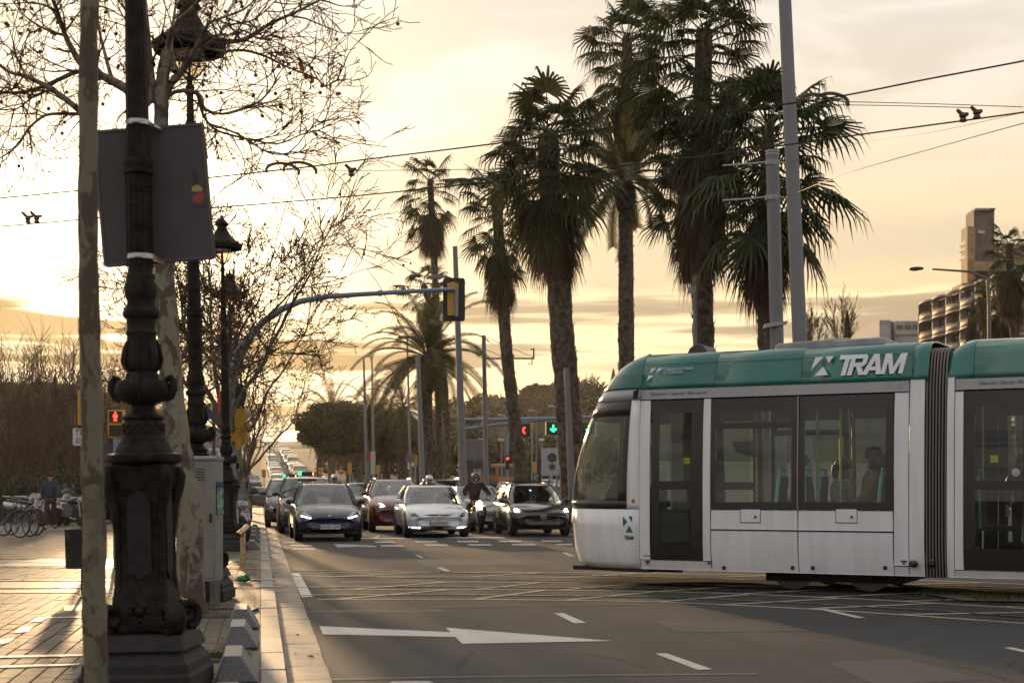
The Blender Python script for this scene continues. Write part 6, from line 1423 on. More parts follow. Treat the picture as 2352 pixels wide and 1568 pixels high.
# orange bus
bY = 175; bl_ = Vector((XA(1140, bY), bY, gz(bY))); bus = thing('bus', 'orange bus half hidden behind the grey gantry sign', 'bus', bl_, TH+.1)
b = MB(); b.box((0, 0, 1.55), (2.5, 10, 2.6)); b.build('body', M('bus_orange', (.45, .16, .02), .4, coat=.4), bus, bevel=.15)
b = MB(); b.box((0, -4.93, 1.9), (2.2, .2, 1.2)); b.build('windscreen', M('bus_glass', (.05, .055, .05), .1), bus, bevel=.05); b = MB(); b.box((0, -.0, 2.0), (2.53, 8.6, .9)); b.build('side_windows', MATS['bus_glass'], bus, bevel=.03); b = MB(); b.box((0, 0, .6), (2.52, 9.9, .5)); b.build('skirt', gy, bus, bevel=.08)
for sx in (-1, 1):
    for y in (-3.2, 2.6): wheel(bus, sx*1.1, y, .48, .3, False)
# ---- two-wheelers
def lathe_wheel(b, y, r, w, n=20, x=0): b.lathe([(r*.78, -w/2), (r*.92, -w/2), (r, -w*.15), (r, w*.15), (r*.92, w/2), (r*.78, w/2), (r*.76, 0), (r*.78, -w/2)], n, (0, 0, 0), Matrix.Translation((x, y, r)) @ Matrix.Rotation(pi/2, 4, 'Y'))
def moto_parts(t, mat, screen=True, topbox=None, lit=False, seatm=MBLK):
    """naked motorbike, front at -y"""
    for y in (-.72, .70):
        b = MB(); lathe_wheel(b, y, .31, .13 if y < 0 else .16); w = b.build('wheel', MTYRE, t)
        b = MB()
        for k in range(6): a = k*pi/3; b.tube([(0, y, .31), (0, y+.24*cos(a), .31+.24*sin(a))], .014, 5)
        b.lathe([(.05, -.05), (.05, .05)], 10, (0, 0, 0), Matrix.Translation((0, y, .31)) @ Matrix.Rotation(pi/2, 4, 'Y')); b.build('rim', MRIM, w)
    for sx in (-1, 1):
        b = MB(); b.tube([(sx*.09, -.72, .31), (sx*.09, -.50, .92)], .026, 8); b.build('fork', MGALV, t)
        b = MB(); b.tube([(sx*.03, -.45, .97), (sx*.22, -.42, 1.02), (sx*.36, -.33, 1.0)], .016, 6); b.build('handlebar', MBLK, t)
        b = MB(); b.tube([(sx*.25, -.42, 1.02), (sx*.30, -.47, 1.16)], .008, 5); b.sph((sx*.33, -.47, 1.19), (.07, .02, .045), 10, 6); b.build('mirror', MBLK, t)
        b = MB(); b.sph((sx*.17, -.56, .82), (.035, .03, .03), 8, 6); b.build('indicator', MATS['amber_lens'], t)
    b = MB(); b.sph((0, -.60, .86), (.10, .09, .115), 14, 10); b.build('headlight', MHL if lit else MHLG, t)
    b = MB(); b.slab([(x, -.66, z) for x, z in rrect(0, .42, .14, .06, .02)], (0, -.16, .04)); b.tube([(0, -1.0, .52), (0, -.86, .65), (0, -.62, .655), (0, -.44, .56)], [.05, .07, .07, .05], 8); b.build('mudguard', mat, t)
    rows_ = [[Vector((.0+wx*cos(a), y, z+h*sin(a))) for a in [2*pi*k/12 for k in range(12)]] for y, wx, z, h in ((-.44, .04, .86, .05), (-.36, .13, .86, .12), (-.1, .16, .86, .13), (.1, .12, .82, .09), (.16, .06, .80, .05))]
    b = MB(); b.grid(rows_, True); b.build('tank', mat, t, ang=80)
    b = MB(); b.slab([(-.13, .08, .79), (-.15, .3, .78), (-.13, .62, .86), (-.10, .85, .90), (.10, .85, .90), (.13, .62, .86), (.15, .3, .78), (.13, .08, .79)], (0, 0, .06)); b.build('seat', seatm, t, bevel=.02)
    b = MB(); b.box((0, -.05, .48), (.30, .50, .32)); b.box((0, .15, .68), (.18, .5, .14)); b.tube([(0, .1, .42), (0, .70, .31)], .035, 6); b.build('engine', M('engine_grey', (.08, .08, .085), .5, .6, ns=30), t, bevel=.03)
    b = MB(); b.tube([(.12, -.3, .45), (.16, -.1, .25), (.18, .2, .28), (.20, .55, .42), (.20, .85, .50)], [.025, .025, .035, .055, .06], 10); b.build('exhaust', MCHR, t)
    if screen: b = MB(); b.grid([[Vector((.16*sin(a), -.58-.05*cos(a)+.10*h, .96+.28*h)) for a in (-1.2, -.6, 0, .6, 1.2)] for h in (0, .5, 1)]); b.build('windscreen', GLASS('screen_smoke', (.45, .45, .45), 1.0, .05), t)
    if topbox: b = MB(); b.sph((0, .85, 1.10), (.24, .21, .17), 16, 10); b.build('top_box', topbox, t)
def scooter_parts(t, mat, topbox=None, screen=False):
    for y in (-.62, .58):
        b = MB(); lathe_wheel(b, y, .25, .12); w = b.build('wheel', MTYRE, t); b = MB(); b.lathe([(0, -.045), (.17, -.04), (.19, 0), (.17, .04), (0, .045)], 14, (0, 0, 0), Matrix.Translation((0, y, .25)) @ Matrix.Rotation(pi/2, 4, 'Y')); b.build('rim', MRIM, w)
    def hull(st): return [[Vector((wx*cos(a), y+.0, z+h*sin(a))) for a in [2*pi*k/12 for k in range(12)]] for y, wx, z, h in st]
    b = MB(); b.grid([[Vector((wx*s_, y-.06*(1-s_*s_), z)) for s_ in (-1, -.6, -.2, .2, .6, 1)] for y, wx, z in ((-.42, .20, .30), (-.47, .23, .5), (-.46, .24, .7), (-.40, .19, .9), (-.36, .10, 1.0))]); o = b.build('leg_shield', mat, t, ang=80); m_ = o.modifiers.new('t', 'SOLIDIFY'); m_.thickness = .06
    b = MB(); b.tube([(0, -.85, .40), (0, -.74, .51), (0, -.58, .53), (0, -.42, .46)], [.04, .08, .09, .06], 10); b.build('mudguard', mat, t)
    b = MB(); b.grid(hull([(-.12, .10, .42, .10), (.05, .17, .55, .15), (.35, .20, .60, .17), (.65, .17, .66, .14), (.85, .08, .72, .07)]), True); b.build('rear_body', mat, t, ang=80)
    b = MB(); b.box((0, -.2, .29), (.36, .5, .08)); b.build('footboard', MBLK, t, bevel=.02)
    b = MB(); b.grid(hull([(-.02, .08, .74, .04), (.1, .15, .77, .06), (.4, .16, .80, .06), (.66, .13, .84, .06), (.76, .05, .84, .03)]), True); b.build('seat', MBLK, t, ang=80)
    b = MB(); b.grid(hull([(-.56, .05, .98, .06), (-.50, .13, .99, .10), (-.38, .14, 1.0, .09), (-.30, .05, 1.0, .04)]), True); b.build('headlight_cowl', mat, t, ang=80)
    b = MB(); b.sph((0, -.555, .98), (.09, .03, .065), 12, 8); b.build('headlight', MHLG, t)
    for sx in (-1, 1):
        b = MB(); b.tube([(0, -.38, 1.02), (sx*.2, -.36, 1.04), (sx*.34, -.28, 1.02)], .017, 6); b.build('handlebar', MBLK, t); b = MB(); b.tube([(sx*.2, -.37, 1.04), (sx*.29, -.42, 1.22)], .008, 5); b.sph((sx*.31, -.42, 1.26), (.075, .02, .05), 10, 6); b.build('mirror', MBLK, t)
    b = MB(); b.tube([(.13, .2, .28), (.17, .45, .30), (.18, .75, .36)], [.03, .055, .055], 8); b.build('exhaust', MCHR, t)
    if screen: b = MB(); b.grid([[Vector((.22*sin(a), -.50-.06*cos(a)+.12*h, 1.02+.42*h)) for a in (-1.2, -.6, 0, .6, 1.2)] for h in (0, .5, 1)]); b.build('windscreen', GLASS('screen_smoke', (.45, .45, .45), 1.0, .05), t)
    if topbox: b = MB(); b.sph((0, .80, 1.06), (.23, .2, .17), 16, 10); b.build('top_box', topbox, t)
MWHP = M('scooter_white', (.55, .54, .52), .3, coat=.5); MREDP = M('scooter_red', (.28, .02, .02), .3, coat=.5); MBLKP = M('scooter_black', (.02, .02, .02), .3, coat=.5); MSILP = M('scooter_silver', (.28, .28, .29), .3, .4, coat=.4)
GS = 'scooters and motorbikes parked by the hedge'
for k, (x, Y, rz_, mt, tbx, scr, lb, kind) in enumerate(((66, 47, 1.0, MSILP, None, False, 'silver scooter parked behind the bicycles', 's'), (50, 50.5, 1.2, MWHP, None, False, 'white scooter at the left end of the parked row', 's'), (92, 49.5, .9, MREDP, None, False, 'red scooter parked half behind the walking man', 's'), (135, 48.0, .7, MWHP, MBLKP, True, 'white scooter with windscreen and black top box right of the walking man', 's'), (158, 46.5, .9, MBLKP, None, False, 'black motorbike parked just left of the slim trunk', 'm'), (176, 49.5, .8, MREDP, MBLKP, False, 'red motorbike with a round black top box beside the slim trunk', 'm'), (255, 52, .9, MBLKP, None, False, 'dark scooter behind the two dark-clad walkers', 's'))):
    t = thing('scooter' if kind == 's' else 'motorbike', lb, 'scooter' if kind == 's' else 'motorbike', Vector((XA(x, Y), Y, SW)), rz_, GS); t.rotation_euler = (0, .12, rz_)
    (scooter_parts if kind == 's' else moto_parts)(t, mt, **({'topbox': tbx, 'screen': scr} if kind == 's' else {'topbox': tbx, 'screen': scr}))
for k, (Y, l, mt, lb, kind, rz_) in enumerate(((31.5, -.72, MSILP, 'silver motorbike parked nearest at the kerb by the third lamp', 'm', .45), (34.5, -.8, MBLKP, 'black motorbike, second in the kerbside row', 'm', .5), (37.5, -.75, MWHP, 'pale scooter with windscreen, third in the kerbside row', 's', .45), (41, -.75, MBLKP, 'dark scooter, fourth in the kerbside row', 's', .5), (45, -.75, MSILP, 'silver scooter, fifth in the kerbside row', 's', .5), (50, -.75, MREDP, 'red scooter farthest in the kerbside row', 's', .5))):
    t = thing('motorbike' if kind == 'm' else 'scooter', lb, 'motorbike' if kind == 'm' else 'scooter', R(l, Y/cos(TH), SW), TH+rz_, 'motorbikes parked at the kerb'); t.rotation_euler = (0, .1, TH+rz_)
    (moto_parts if kind == 'm' else scooter_parts)(t, mt, screen=True)
# bicycles
def bicycle(label, x, Y, rz_, mt):
    t = thing('bicycle', label, 'bicycle', Vector((XA(x, Y), Y, SW)), rz_, 'bicycles parked at the left edge'); t.rotation_euler = (0, .06, rz_)
    for y in (-.53, .53):
        b = MB(); b.tube([(0, y+.325*cos(a*pi/14), .34+.325*sin(a*pi/14)) for a in range(29)], .02, 6, cap=False); w = b.build('wheel', MTYRE, t)
        b = MB(); b.tube([(0, y+.30*cos(a*pi/14), .34+.30*sin(a*pi/14)) for a in range(29)], .009, 4, cap=False)
        for k in range(14): a = k*pi/7; b.tube([(.02*(-1)**k, y, .34), (0, y+.3*cos(a), .34+.3*sin(a))], .0025, 3, cap=False)
        b.build('rim', MRIM, w)
        b = MB(); b.tube([(0, y+.36*cos(a*pi/14), .34+.36*sin(a*pi/14)) for a in range(1, 15)], .022, 4); b.build('mudguard', MBLK, t)
    b = MB()
    for p, q in (((0, -.36, .80), (0, .05, .32)), ((0, .05, .32), (0, .16, .78)), ((0, .16, .72), (0, -.35, .74)), ((0, .05, .32), (0, .53, .34)), ((0, .16, .74), (0, .53, .34)), ((0, -.53, .34), (0, -.38, .68)), ((0, -.38, .66), (0, -.33, .98))): b.tube([p, q], .017, 6)
    b.build('frame', mt, t)
    b = MB(); b.tube([(-.28, -.18, 1.02), (-.2, -.32, 1.02), (0, -.34, .99), (.2, -.32, 1.02), (.28, -.18, 1.02)], .014, 6); b.build('handlebar', MCHR, t)
    b = MB(); b.tube([(0, .16, .76), (0, .19, .93)], .013, 6); b.slab([(-.02, .02, .94), (-.09, .26, .95), (0, .31, .95), (.09, .26, .95), (.02, .02, .94)], (0, 0, .045)); b.build('saddle', MBLK, t)
    b = MB(); b.tube([(-.06, .28, .76), (-.06, .75, .76), (.06, .75, .76), (.06, .28, .76)], .01, 5); b.build('rack', MBLK, t); b = MB(); b.lathe([(.08, -.01), (.09, 0), (.08, .01)], 16, (0, 0, 0), Matrix.Translation((.04, .05, .32)) @ Matrix.Rotation(pi/2, 4, 'Y')); b.tube([(.06, .05, .32), (.06, .12, .17)], .01, 5); b.tube([(-.06, .05, .32), (-.06, -.02, .47)], .01, 5); b.build('crank', MGALV, t)
    b = MB(); b.sph((0, -.62, .80), .03, 8, 6); b.build('lamp', MCHR, t)
for k, (x, Y, rz_, lb) in enumerate(((10, 35.8, 1.1, 'black bicycle cut by the left edge of the picture'), (38, 36.8, 1.0, 'black bicycle, second from the left edge'), (54, 37.6, .95, 'black bicycle nearest the silver scooter'))): bicycle(lb, x, Y, rz_, M('bike_frame%d' % k, ((.02, .02, .02), (.03, .03, .035), (.06, .015, .012))[k], .4))
# motorcycle ridden up to the crossing
mbk = thing('motorbike', 'black motorbike with its lamp lit, ridden between the white and black cars', 'motorbike', R(6.42, 42.6, 0), TH+.04); moto_parts(mbk, MBLKP, False, None, True)
mbk2 = thing('motorbike', 'motorbike under the rider with the white helmet', 'motorbike', R(5.9, 50.2, 0), TH); moto_parts(mbk2, MSILP, True)
# ================================================================== PEOPLE
MSKIN = M('skin', (.42, .24, .17), .55)
def skin_mesh(name, J, E, mat, par, sub=2, root='pelvis'):
    """J: joint -> (pos, radius or (rx, ry)); E: bones"""
    names = list(J); me = bpy.data.meshes.new(name); me.from_pydata([J[n][0] for n in names], [(names.index(a), names.index(c)) for a, c in E], [])
    o = bpy.data.objects.new(name, me); COL.objects.link(o); o.modifiers.new('k', 'SKIN'); m = o.modifiers.new('s', 'SUBSURF'); m.levels = sub; m.render_levels = sub
    for i, n in enumerate(names):
        r = J[n][1]; sv_ = me.skin_vertices[0].data[i]; sv_.radius = r if isinstance(r, tuple) else (r, r); sv_.use_root = (n == root) or (root not in J and i == 0)
    dg = bpy.context.evaluated_depsgraph_get(); dg.update(); m2 = bpy.data.meshes.new_from_object(o.evaluated_get(dg)); bpy.data.objects.remove(o); bpy.data.meshes.remove(me)
    m2.materials.clear(); m2.materials.append(mat); m2.polygons.foreach_set('use_smooth', [True]*len(m2.polygons)); m2.name = name
    return link(name, m2, par)
POSES = {}
def pose(kind):
    V = Vector
    if kind == 'stand':
        return dict(pelvis=(0, 0, .93), waist=(0, 0, 1.08), chest=(0, .0, 1.30), neck=(0, 0, 1.47), head=(0, -.02, 1.60), top=(0, -.01, 1.70), shl=(-.17, 0, 1.41), elL=(-.24, .03, 1.15), wrL=(-.25, -.06, .92), shr=(.17, 0, 1.41), elR=(.24, .03, 1.15), wrR=(.25, -.06, .92), hipL=(-.09, 0, .90), knL=(-.10, -.03, .50), anL=(-.10, .04, .09), hipR=(.09, 0, .90), knR=(.10, -.05, .50), anR=(.11, -.06, .09))
    if kind == 'walk':
        d = pose('stand'); d.update(knL=(-.10, -.12, .51), anL=(-.10, -.22, .10), knR=(.10, .02, .50), anR=(.10, .24, .13), elL=(-.25, .08, 1.16), wrL=(-.25, .10, .92), elR=(.25, -.02, 1.16), wrR=(.25, -.15, .94)); return d
    if kind == 'ride':
        return dict(pelvis=(0, .28, .92), waist=(0, .22, 1.08), chest=(0, .10, 1.30), neck=(0, .02, 1.46), head=(0, -.05, 1.58), top=(0, -.05, 1.68), shl=(-.18, .06, 1.41), elL=(-.34, -.08, 1.20), wrL=(-.34, -.30, 1.05), shr=(.18, .06, 1.41), elR=(.34, -.08, 1.20), wrR=(.34, -.30, 1.05), hipL=(-.10, .25, .90), knL=(-.24, -.12, .70), anL=(-.22, .12, .12), hipR=(.10, .25, .90), knR=(.24, -.12, .70), anR=(.22, .12, .12))
    if kind == 'sit':
        return dict(pelvis=(0, 0, .50), waist=(0, .02, .66), chest=(0, .03, .90), neck=(0, .01, 1.08), head=(0, -.02, 1.21), top=(0, -.01, 1.31), shl=(-.17, .02, 1.02), elL=(-.22, -.02, .76), wrL=(-.12, -.22, .68), shr=(.17, .02, 1.02), elR=(.22, -.02, .76), wrR=(.12, -.22, .68), hipL=(-.09, -.02, .48), knL=(-.10, -.42, .50), anL=(-.10, -.42, .10), hipR=(.09, -.02, .48), knR=(.10, -.42, .50), anR=(.10, -.42, .10))
def person(label, loc, rz, kind, jacket, trousers, hair, h=1.0, hat=None, helmet=None, shoe=None, group=None, face=0.0, skirt=False, turn=0, female=False, hood=False):
    t = thing('person', label, 'person', loc, rz, group, scale=h); p = {k: Vector(v) for k, v in pose(kind).items()}
    J = dict(pelvis=(p['pelvis'], (.125, .10)), waist=(p['waist'], (.115, .09)), chest=(p['chest'], (.135, .10)), neck=(p['neck'], .05), jaw=(p['neck'].lerp(p['head'], .45)+Vector((0, -.025, 0)), .058), head=(p['head'], (.072, .088)), top=(p['top'], .05),
        shl=(p['shl'], .058), elL=(p['elL'], .042), wrL=(p['wrL'], .03), shr=(p['shr'], .058), elR=(p['elR'], .042), wrR=(p['wrR'], .03), hipL=(p['hipL'], .085), knL=(p['knL'], .058), anL=(p['anL'], .042), hipR=(p['hipR'], .085), knR=(p['knR'], .058), anR=(p['anR'], .042))
    for s_, w in (('L', 'wrL'), ('R', 'wrR')):
        d = (p[w]-p['el'+s_]).normalized(); J['palm'+s_] = (p[w]+d*.07, (.036, .02)); sx = -1 if s_ == 'L' else 1
        for k in range(4): J[f'f{k}{s_}'] = (p[w]+d*.105+Vector(((k-1.5)*.018*1, 0, 0)), .0095); J[f'g{k}{s_}'] = (p[w]+d*(.165-.012*abs(k-1.4))+Vector(((k-1.5)*.018, -.02, 0)), .008)
        J['th'+s_] = (p[w]+d*.05+Vector((-sx*.035, -.015, 0)), .011); J['ti'+s_] = (p[w]+d*.095+Vector((-sx*.045, -.03, 0)), .009)
    for s_ in 'LR': J['toe'+s_] = (p['an'+s_]+Vector((0, -.15, -.045)), .035)
    E = [('pelvis', 'waist'), ('waist', 'chest'), ('chest', 'neck'), ('neck', 'jaw'), ('jaw', 'head'), ('head', 'top'), ('chest', 'shl'), ('shl', 'elL'), ('elL', 'wrL'), ('chest', 'shr'), ('shr', 'elR'), ('elR', 'wrR'), ('pelvis', 'hipL'), ('hipL', 'knL'), ('knL', 'anL'), ('anL', 'toeL'), ('pelvis', 'hipR'), ('hipR', 'knR'), ('knR', 'anR'), ('anR', 'toeR')]
    for s_ in 'LR':
        E += [('wr'+s_, 'palm'+s_), ('palm'+s_, 'th'+s_), ('th'+s_, 'ti'+s_)]
        for k in range(4): E += [('palm'+s_, f'f{k}{s_}'), (f'f{k}{s_}', f'g{k}{s_}')]
    skin_mesh('body', J, E, MSKIN, t)
    G_ = lambda r, k=.022: (r[0]+k, r[1]+k) if isinstance(r, tuple) else r+k
    JJ = {k: (J[k][0], G_(J[k][1], .038)) for k in ('pelvis', 'waist', 'chest', 'shl', 'elL', 'shr', 'elR')}; JJ['neck'] = (p['chest'].lerp(p['neck'], .85), .062); JJ['pelvis'] = (p['pelvis']+Vector((0, 0, .0)), (.165, .135)); JJ['wrL'] = (p['wrL'].lerp(p['elL'], .06), .044); JJ['wrR'] = (p['wrR'].lerp(p['elR'], .06), .044)
    if hood: JJ['neck'] = (p['neck']+Vector((0, .02, -.01)), .085)
    if skirt: JJ['hem'] = (p['pelvis']+Vector((0, 0, -.32)), (.17, .14))
    EE = [('pelvis', 'waist'), ('waist', 'chest'), ('chest', 'neck'), ('chest', 'shl'), ('shl', 'elL'), ('elL', 'wrL'), ('chest', 'shr'), ('shr', 'elR'), ('elR', 'wrR')]+([('pelvis', 'hem')] if skirt else [])
    skin_mesh('jacket', JJ, EE, jacket, t)
    JT = {k: (J[k][0], G_(J[k][1], .018)) for k in ('pelvis', 'hipL', 'knL', 'hipR', 'knR')}; JT['anL'] = (p['anL']+Vector((0, 0, .03)), .062); JT['anR'] = (p['anR']+Vector((0, 0, .03)), .062)
    skin_mesh('trousers', JT, [('pelvis', 'hipL'), ('hipL', 'knL'), ('knL', 'anL'), ('pelvis', 'hipR'), ('hipR', 'knR'), ('knR', 'anR')], trousers, t)
    for s_ in 'LR':
        a = p['an'+s_]; q = MB(); q.sph((a.x, a.y-.06, a.z-.045), (.05, .145, .045), 12, 8); q.build('shoe', shoe or MBLK, t)
    hd = p['head']+Vector((0, 0, .03)); Rz = Matrix.Translation(hd) @ Matrix.Rotation(turn, 4, 'Z') @ Matrix.Translation(-hd)
    q = MB(); q.sph(hd+Vector((0, -.108, -.03)), (.014, .02, .022), 8, 6, Rz); q.build('nose', MSKIN, t)
    for sx in (-1, 1):
        q = MB(); q.sph(hd+Vector((sx*.034, -.090, .0)), (.014, .008, .009), 8, 6, Rz); q.build('eye', M('eye_dark', (.03, .02, .018), .3), t); q = MB(); q.sph(hd+Vector((sx*.085, .0, -.02)), (.012, .02, .03), 8, 6, Rz); q.build('ear', MSKIN, t)
    q = MB(); q.sph(hd+Vector((0, -.092, -.075)), (.024, .008, .007), 8, 6, Rz); q.build('mouth', M('lip', (.28, .10, .09), .5), t)
    if helmet:
        q = MB(); q.sph(hd+Vector((0, .0, .01)), (.135, .155, .15), 20, 14); q.build('helmet', helmet, t); q = MB(); q.sph(hd+Vector((0, -.035, .0)), (.118, .135, .06), 18, 10, ); q.build('visor', M('visor_black', (.012, .012, .014), .08), t)
    elif hat: q = MB(); q.sph(hd+Vector((0, .01, .05)), (.098, .112, .085), 16, 10, Rz); q.tube([hd+Vector((.097*cos(a*pi/8), .01+.112*sin(a*pi/8), .035)) for a in range(17)], .014, 6, cap=False); q.build('hat', hat, t)
    else:
        q = MB(); q.sph(hd+Vector((0, .022, .028)), (.098, .108, .098), 16, 12, Rz)
        if female:
            q.tube([Rz @ (hd+Vector((0, .075, .02))), Rz @ (hd+Vector((0, .095, -.10))), Rz @ (hd+Vector((0, .075, -.22)))], [.085, .085, .045], 10)
            for sx in (-1, 1): q.tube([Rz @ (hd+Vector((sx*.075, 0, .05))), Rz @ (hd+Vector((sx*.093, .01, -.06))), Rz @ (hd+Vector((sx*.08, .02, -.18)))], [.03, .034, .02], 8)
        q.build('hair', hair, t)
    return t
CL = lambda n, c: M('cloth_'+n, c, .9, ns=12, na=.2, bump=.3, bs=60)
HD = M('hair_dark', (.022, .014, .010), .6); HB = M('hair_brown', (.06, .03, .015), .6); HF = M('hair_fair', (.35, .20, .08), .6)
gp_ = lambda x, Y, z=SW: Vector((XA(x, Y), Y, z))
person('person in a blue jacket and knitted hat walking past the scooters', gp_(116, 42.5), .1, 'walk', CL('blue', (.022, .045, .075)), CL('brown', (.055, .035, .032)), HD, .985, hat=CL('hat', (.05, .02, .018)), shoe=M('shoe_red', (.10, .02, .02), .6), hood=True)
person('person in a long black coat walking behind the slim trunk', gp_(245, 50), .5, 'walk', CL('black', (.008, .008, .009)), CL('blackt', (.012, .012, .013)), HF, .87, skirt=True, female=True)
person('person in dark clothes with fair hair beside the one in the long coat', gp_(257, 51), -.1, 'stand', CL('charcoal', (.018, .017, .018)), CL('blackt', (.012, .012, .013)), HF, .87)
rp = R(6.42, 42.6, 0); person('person in black with a dark red-marked helmet riding the lit motorbike', rp, TH+.04, 'ride', CL('riderblack', (.010, .009, .009)), CL('ridert', (.014, .013, .013)), HD, 1.04, helmet=M('helmet_black', (.05, .012, .012), .15, coat=.8))
rp = R(5.9, 50.2, 0); person('person in a brown jacket with a white helmet behind the white car', rp, TH, 'ride', CL('riderbrown', (.07, .05, .04)), CL('ridert', (.014, .013, .013)), HD, 1.04, helmet=M('helmet_white', (.6, .6, .6), .15, coat=.8))
rp = R(2.05, 52.6, 0); mb3 = thing('motorbike', 'motorbike beside the taxis under the grey-helmeted rider', 'motorbike', R(2.75, 54, 0), TH); moto_parts(mb3, MSILP, True)
person('person with a pale grey helmet showing above the dark blue hatchback', R(2.75, 54, 0), TH, 'ride', CL('charcoal', (.018, .017, .018)), CL('ridert', (.014, .013, .013)), HD, 1.08, helmet=M('helmet_grey', (.35, .36, .40), .2, coat=.8))
# passengers in the tram (local tram frame turned into the world)
def tp_(x5, y, z=.34):
    s_ = sd5(x5)+y*.52; p = TA+TD*s_+TN*y; return Vector((p.x, p.y, z))
ra = atan2(TD.y, TD.x); GP = 'passengers in the tram'
def rider(label, x5, y, kind, rz, jk, tr_, hr, h=1.0, z=.34, **k): person(label, tp_(x5, y, z), ra+rz, kind, jk, tr_, hr, h, group=GP, **k)
FW, BW = -pi/2, pi/2
rider('person with long hair in an olive coat in the second tram window', 1420, .55, 'sit', FW, CL('olive', (.11, .085, .035)), CL('blackt', (.012, .012, .013)), HD, 1.08, .37, female=True)
rider('person in dark clothes seated left of the olive coat in the second tram window', 1290, 1.0, 'sit', BW, CL('darkgreen', (.03, .035, .03)), CL('blackt', (.012, .012, .013)), HD, 1.08, .34)
rider('person with dark curly hair deeper inside behind the olive coat', 1365, 1.9, 'sit', BW, CL('plum', (.06, .025, .03)), CL('blackt', (.012, .012, .013)), HD, 1.08, .37)
rider('person with short dark hair in olive, right half of the second tram window', 1545, 1.2, 'sit', FW, CL('olive2', (.10, .08, .04)), CL('blackt', (.012, .012, .013)), HD, 1.08, .37)
rider('person facing out at the right end of the second tram window', 1625, .55, 'sit', .4, CL('black', (.008, .008, .009)), CL('blackt', (.012, .012, .013)), HD, 1.06, .33, female=True)
rider('person in a pink hat low in the left part of the first tram window', 850, 1.2, 'sit', FW, CL('cream', (.35, .28, .2)), CL('blackt', (.012, .012, .013)), HB, 1.05, .34, hat=CL('pinkhat', (.45, .22, .18)))
rider('person in white seated beside the pink hat', 915, 1.7, 'sit', BW, CL('white', (.5, .48, .46)), CL('blackt', (.012, .012, .013)), HD, 1.02, .34, female=True)
rider('person with dark hair seated facing the window middle', 1040, 1.9, 'sit', FW, CL('forest', (.03, .05, .04)), CL('blackt', (.012, .012, .013)), HD, 1.05, .36)
rider('person in a black jacket and blue jeans standing inside the front tram door', 600, .55, 'stand', FW, CL('black', (.008, .008, .009)), CL('jeans', (.06, .13, .22)), HD, .93, .34)
rider('person in a dark glossy coat behind the second module door', 2130, .75, 'stand', .3, M('glossy_coat', (.02, .022, .025), .35, ns=8, na=.3), CL('blackt', (.012, .012, .013)), HB, .80, .34, female=True)
# ================================================================== POLES, WIRES, FAR BACKGROUND
MPOLEC = M('pole_concrete', (.20, .20, .215), .6, .2, ns=60, na=.18, bump=.15)
def pole(label, pts, Y, r0, r1, extra=None, name='catenary_pole', cat='pole', mat=None, base_z=None, group=None):
    q = [P(x, y, Y) for x, y in pts]; bz = gz(Y) if base_z is None else base_z
    d = (q[0]-q[-1]); k = (q[0].z-bz)/(q[-1].z-q[0].z); foot = q[0]-(q[-1]-q[0])*k
    t = thing(name, label, cat, foot, group=group); b = MB(); b.tube([foot, foot.lerp(q[-1], .5), q[-1]], [r0, (r0+r1)/2, r1], 16); b.build('shaft', mat or MPOLEC, t, world=True)
    b = MB(); b.lathe([(r0*1.9, 0), (r0*1.9, .03), (r0*1.3, .05)], 16, tuple(foot)); b.build('base', mat or MPOLEC, t, world=True)
    if extra: extra(t, Y)
    return t
pole('thick tall grey pole rising out of the top edge behind the tram', [(1838, 800), (1803, 0), (1795, -180)], 29, .165, .125)
def clampB(t, Y):
    for y in (375, 455):
        c = P(1774, y, Y); b = MB(); b.lathe([(.150, -.05), (.156, -.05), (.156, .05), (.150, .05)], 16, tuple(c)); b.build('clamp', MGALV, t, world=True)
        for sx, l in ((-1, .9), (1, .35)):
            b = MB(); b.tube([c+Vector((sx*.15, -.1, 0)), c+Vector((sx*(.15+l*.5), -.05, -.03)), c+Vector((sx*(.15+l), 0, -.05))], .016, 6); b.build('strain_rod', MCLAMP, t, world=True)
    c = P(1774, 350, Y); b = MB()
    for k in range(2): b.lathe([(.148, 0), (.150, .02)], 16, (c.x, c.y, c.z-.06*k))
    b.build('cap', MCLAMP, t, world=True)
    c = P(1782, 752, Y); b = MB(); b.slab([c+Vector((x, -.2, z)) for x, z in ((-.28, -.03), (.20, .05), (.22, .12), (-.25, .06))], (0, .14, 0)); b.build('camera_housing', M('camera_white', (.40, .38, .35), .5), t, world=True)
    b = MB(); b.tube([c+Vector((.06, -.12, .02)), c+Vector((.06, -.1, -.16)), c+Vector((.0, .1, -.18))], .03, 8); b.build('camera_bracket', MGALV, t, world=True)
pole('shorter thick grey pole with clamps and a camera left of the tall one', [(1785, 800), (1774, 345)], 30, .150, .140, clampB)
def headJ(t, Y):
    c = P(1588, 667, Y); b = MB(); b.box(tuple(c), (.22, .12, .14)); b.build('box', MGALV, t, world=True)
pole('thin pole with a small box beside the tallest palm trunk', [(1597, 820), (1597, 655)], 38, .06, .05, headJ)
pole('slim grey pole behind the stout palm trunk', [(1318, 1110), (1303, 520)], 47, .12, .07)
pole('grey pole standing just in front of the stout palm trunk', [(1312, 1100), (1301, 845)], 43, .12, .08)
def lumC(t, Y):
    c = P(1042, 640, Y); b = MB(); b.tube([c+Vector((.05, 0, -.05)), c+Vector((-.3, 0, .08)), c+Vector((-.55, 0, .06))], [.035, .05, .05], 8); b.slab([c+Vector((x, -.12, z)) for x, z in ((-1.0, .0), (-.5, -.02), (-.42, .08), (-.55, .14), (-.9, .10))], (0, .24, 0)); b.build('luminaire', MPOLEC, t, world=True)
pole('tall grey lamp pole rising behind the hanging signal head', [(1064, 1100), (1045, 566)], 52, .16, .09, lumC, 'lamp_pole', 'lamp post')
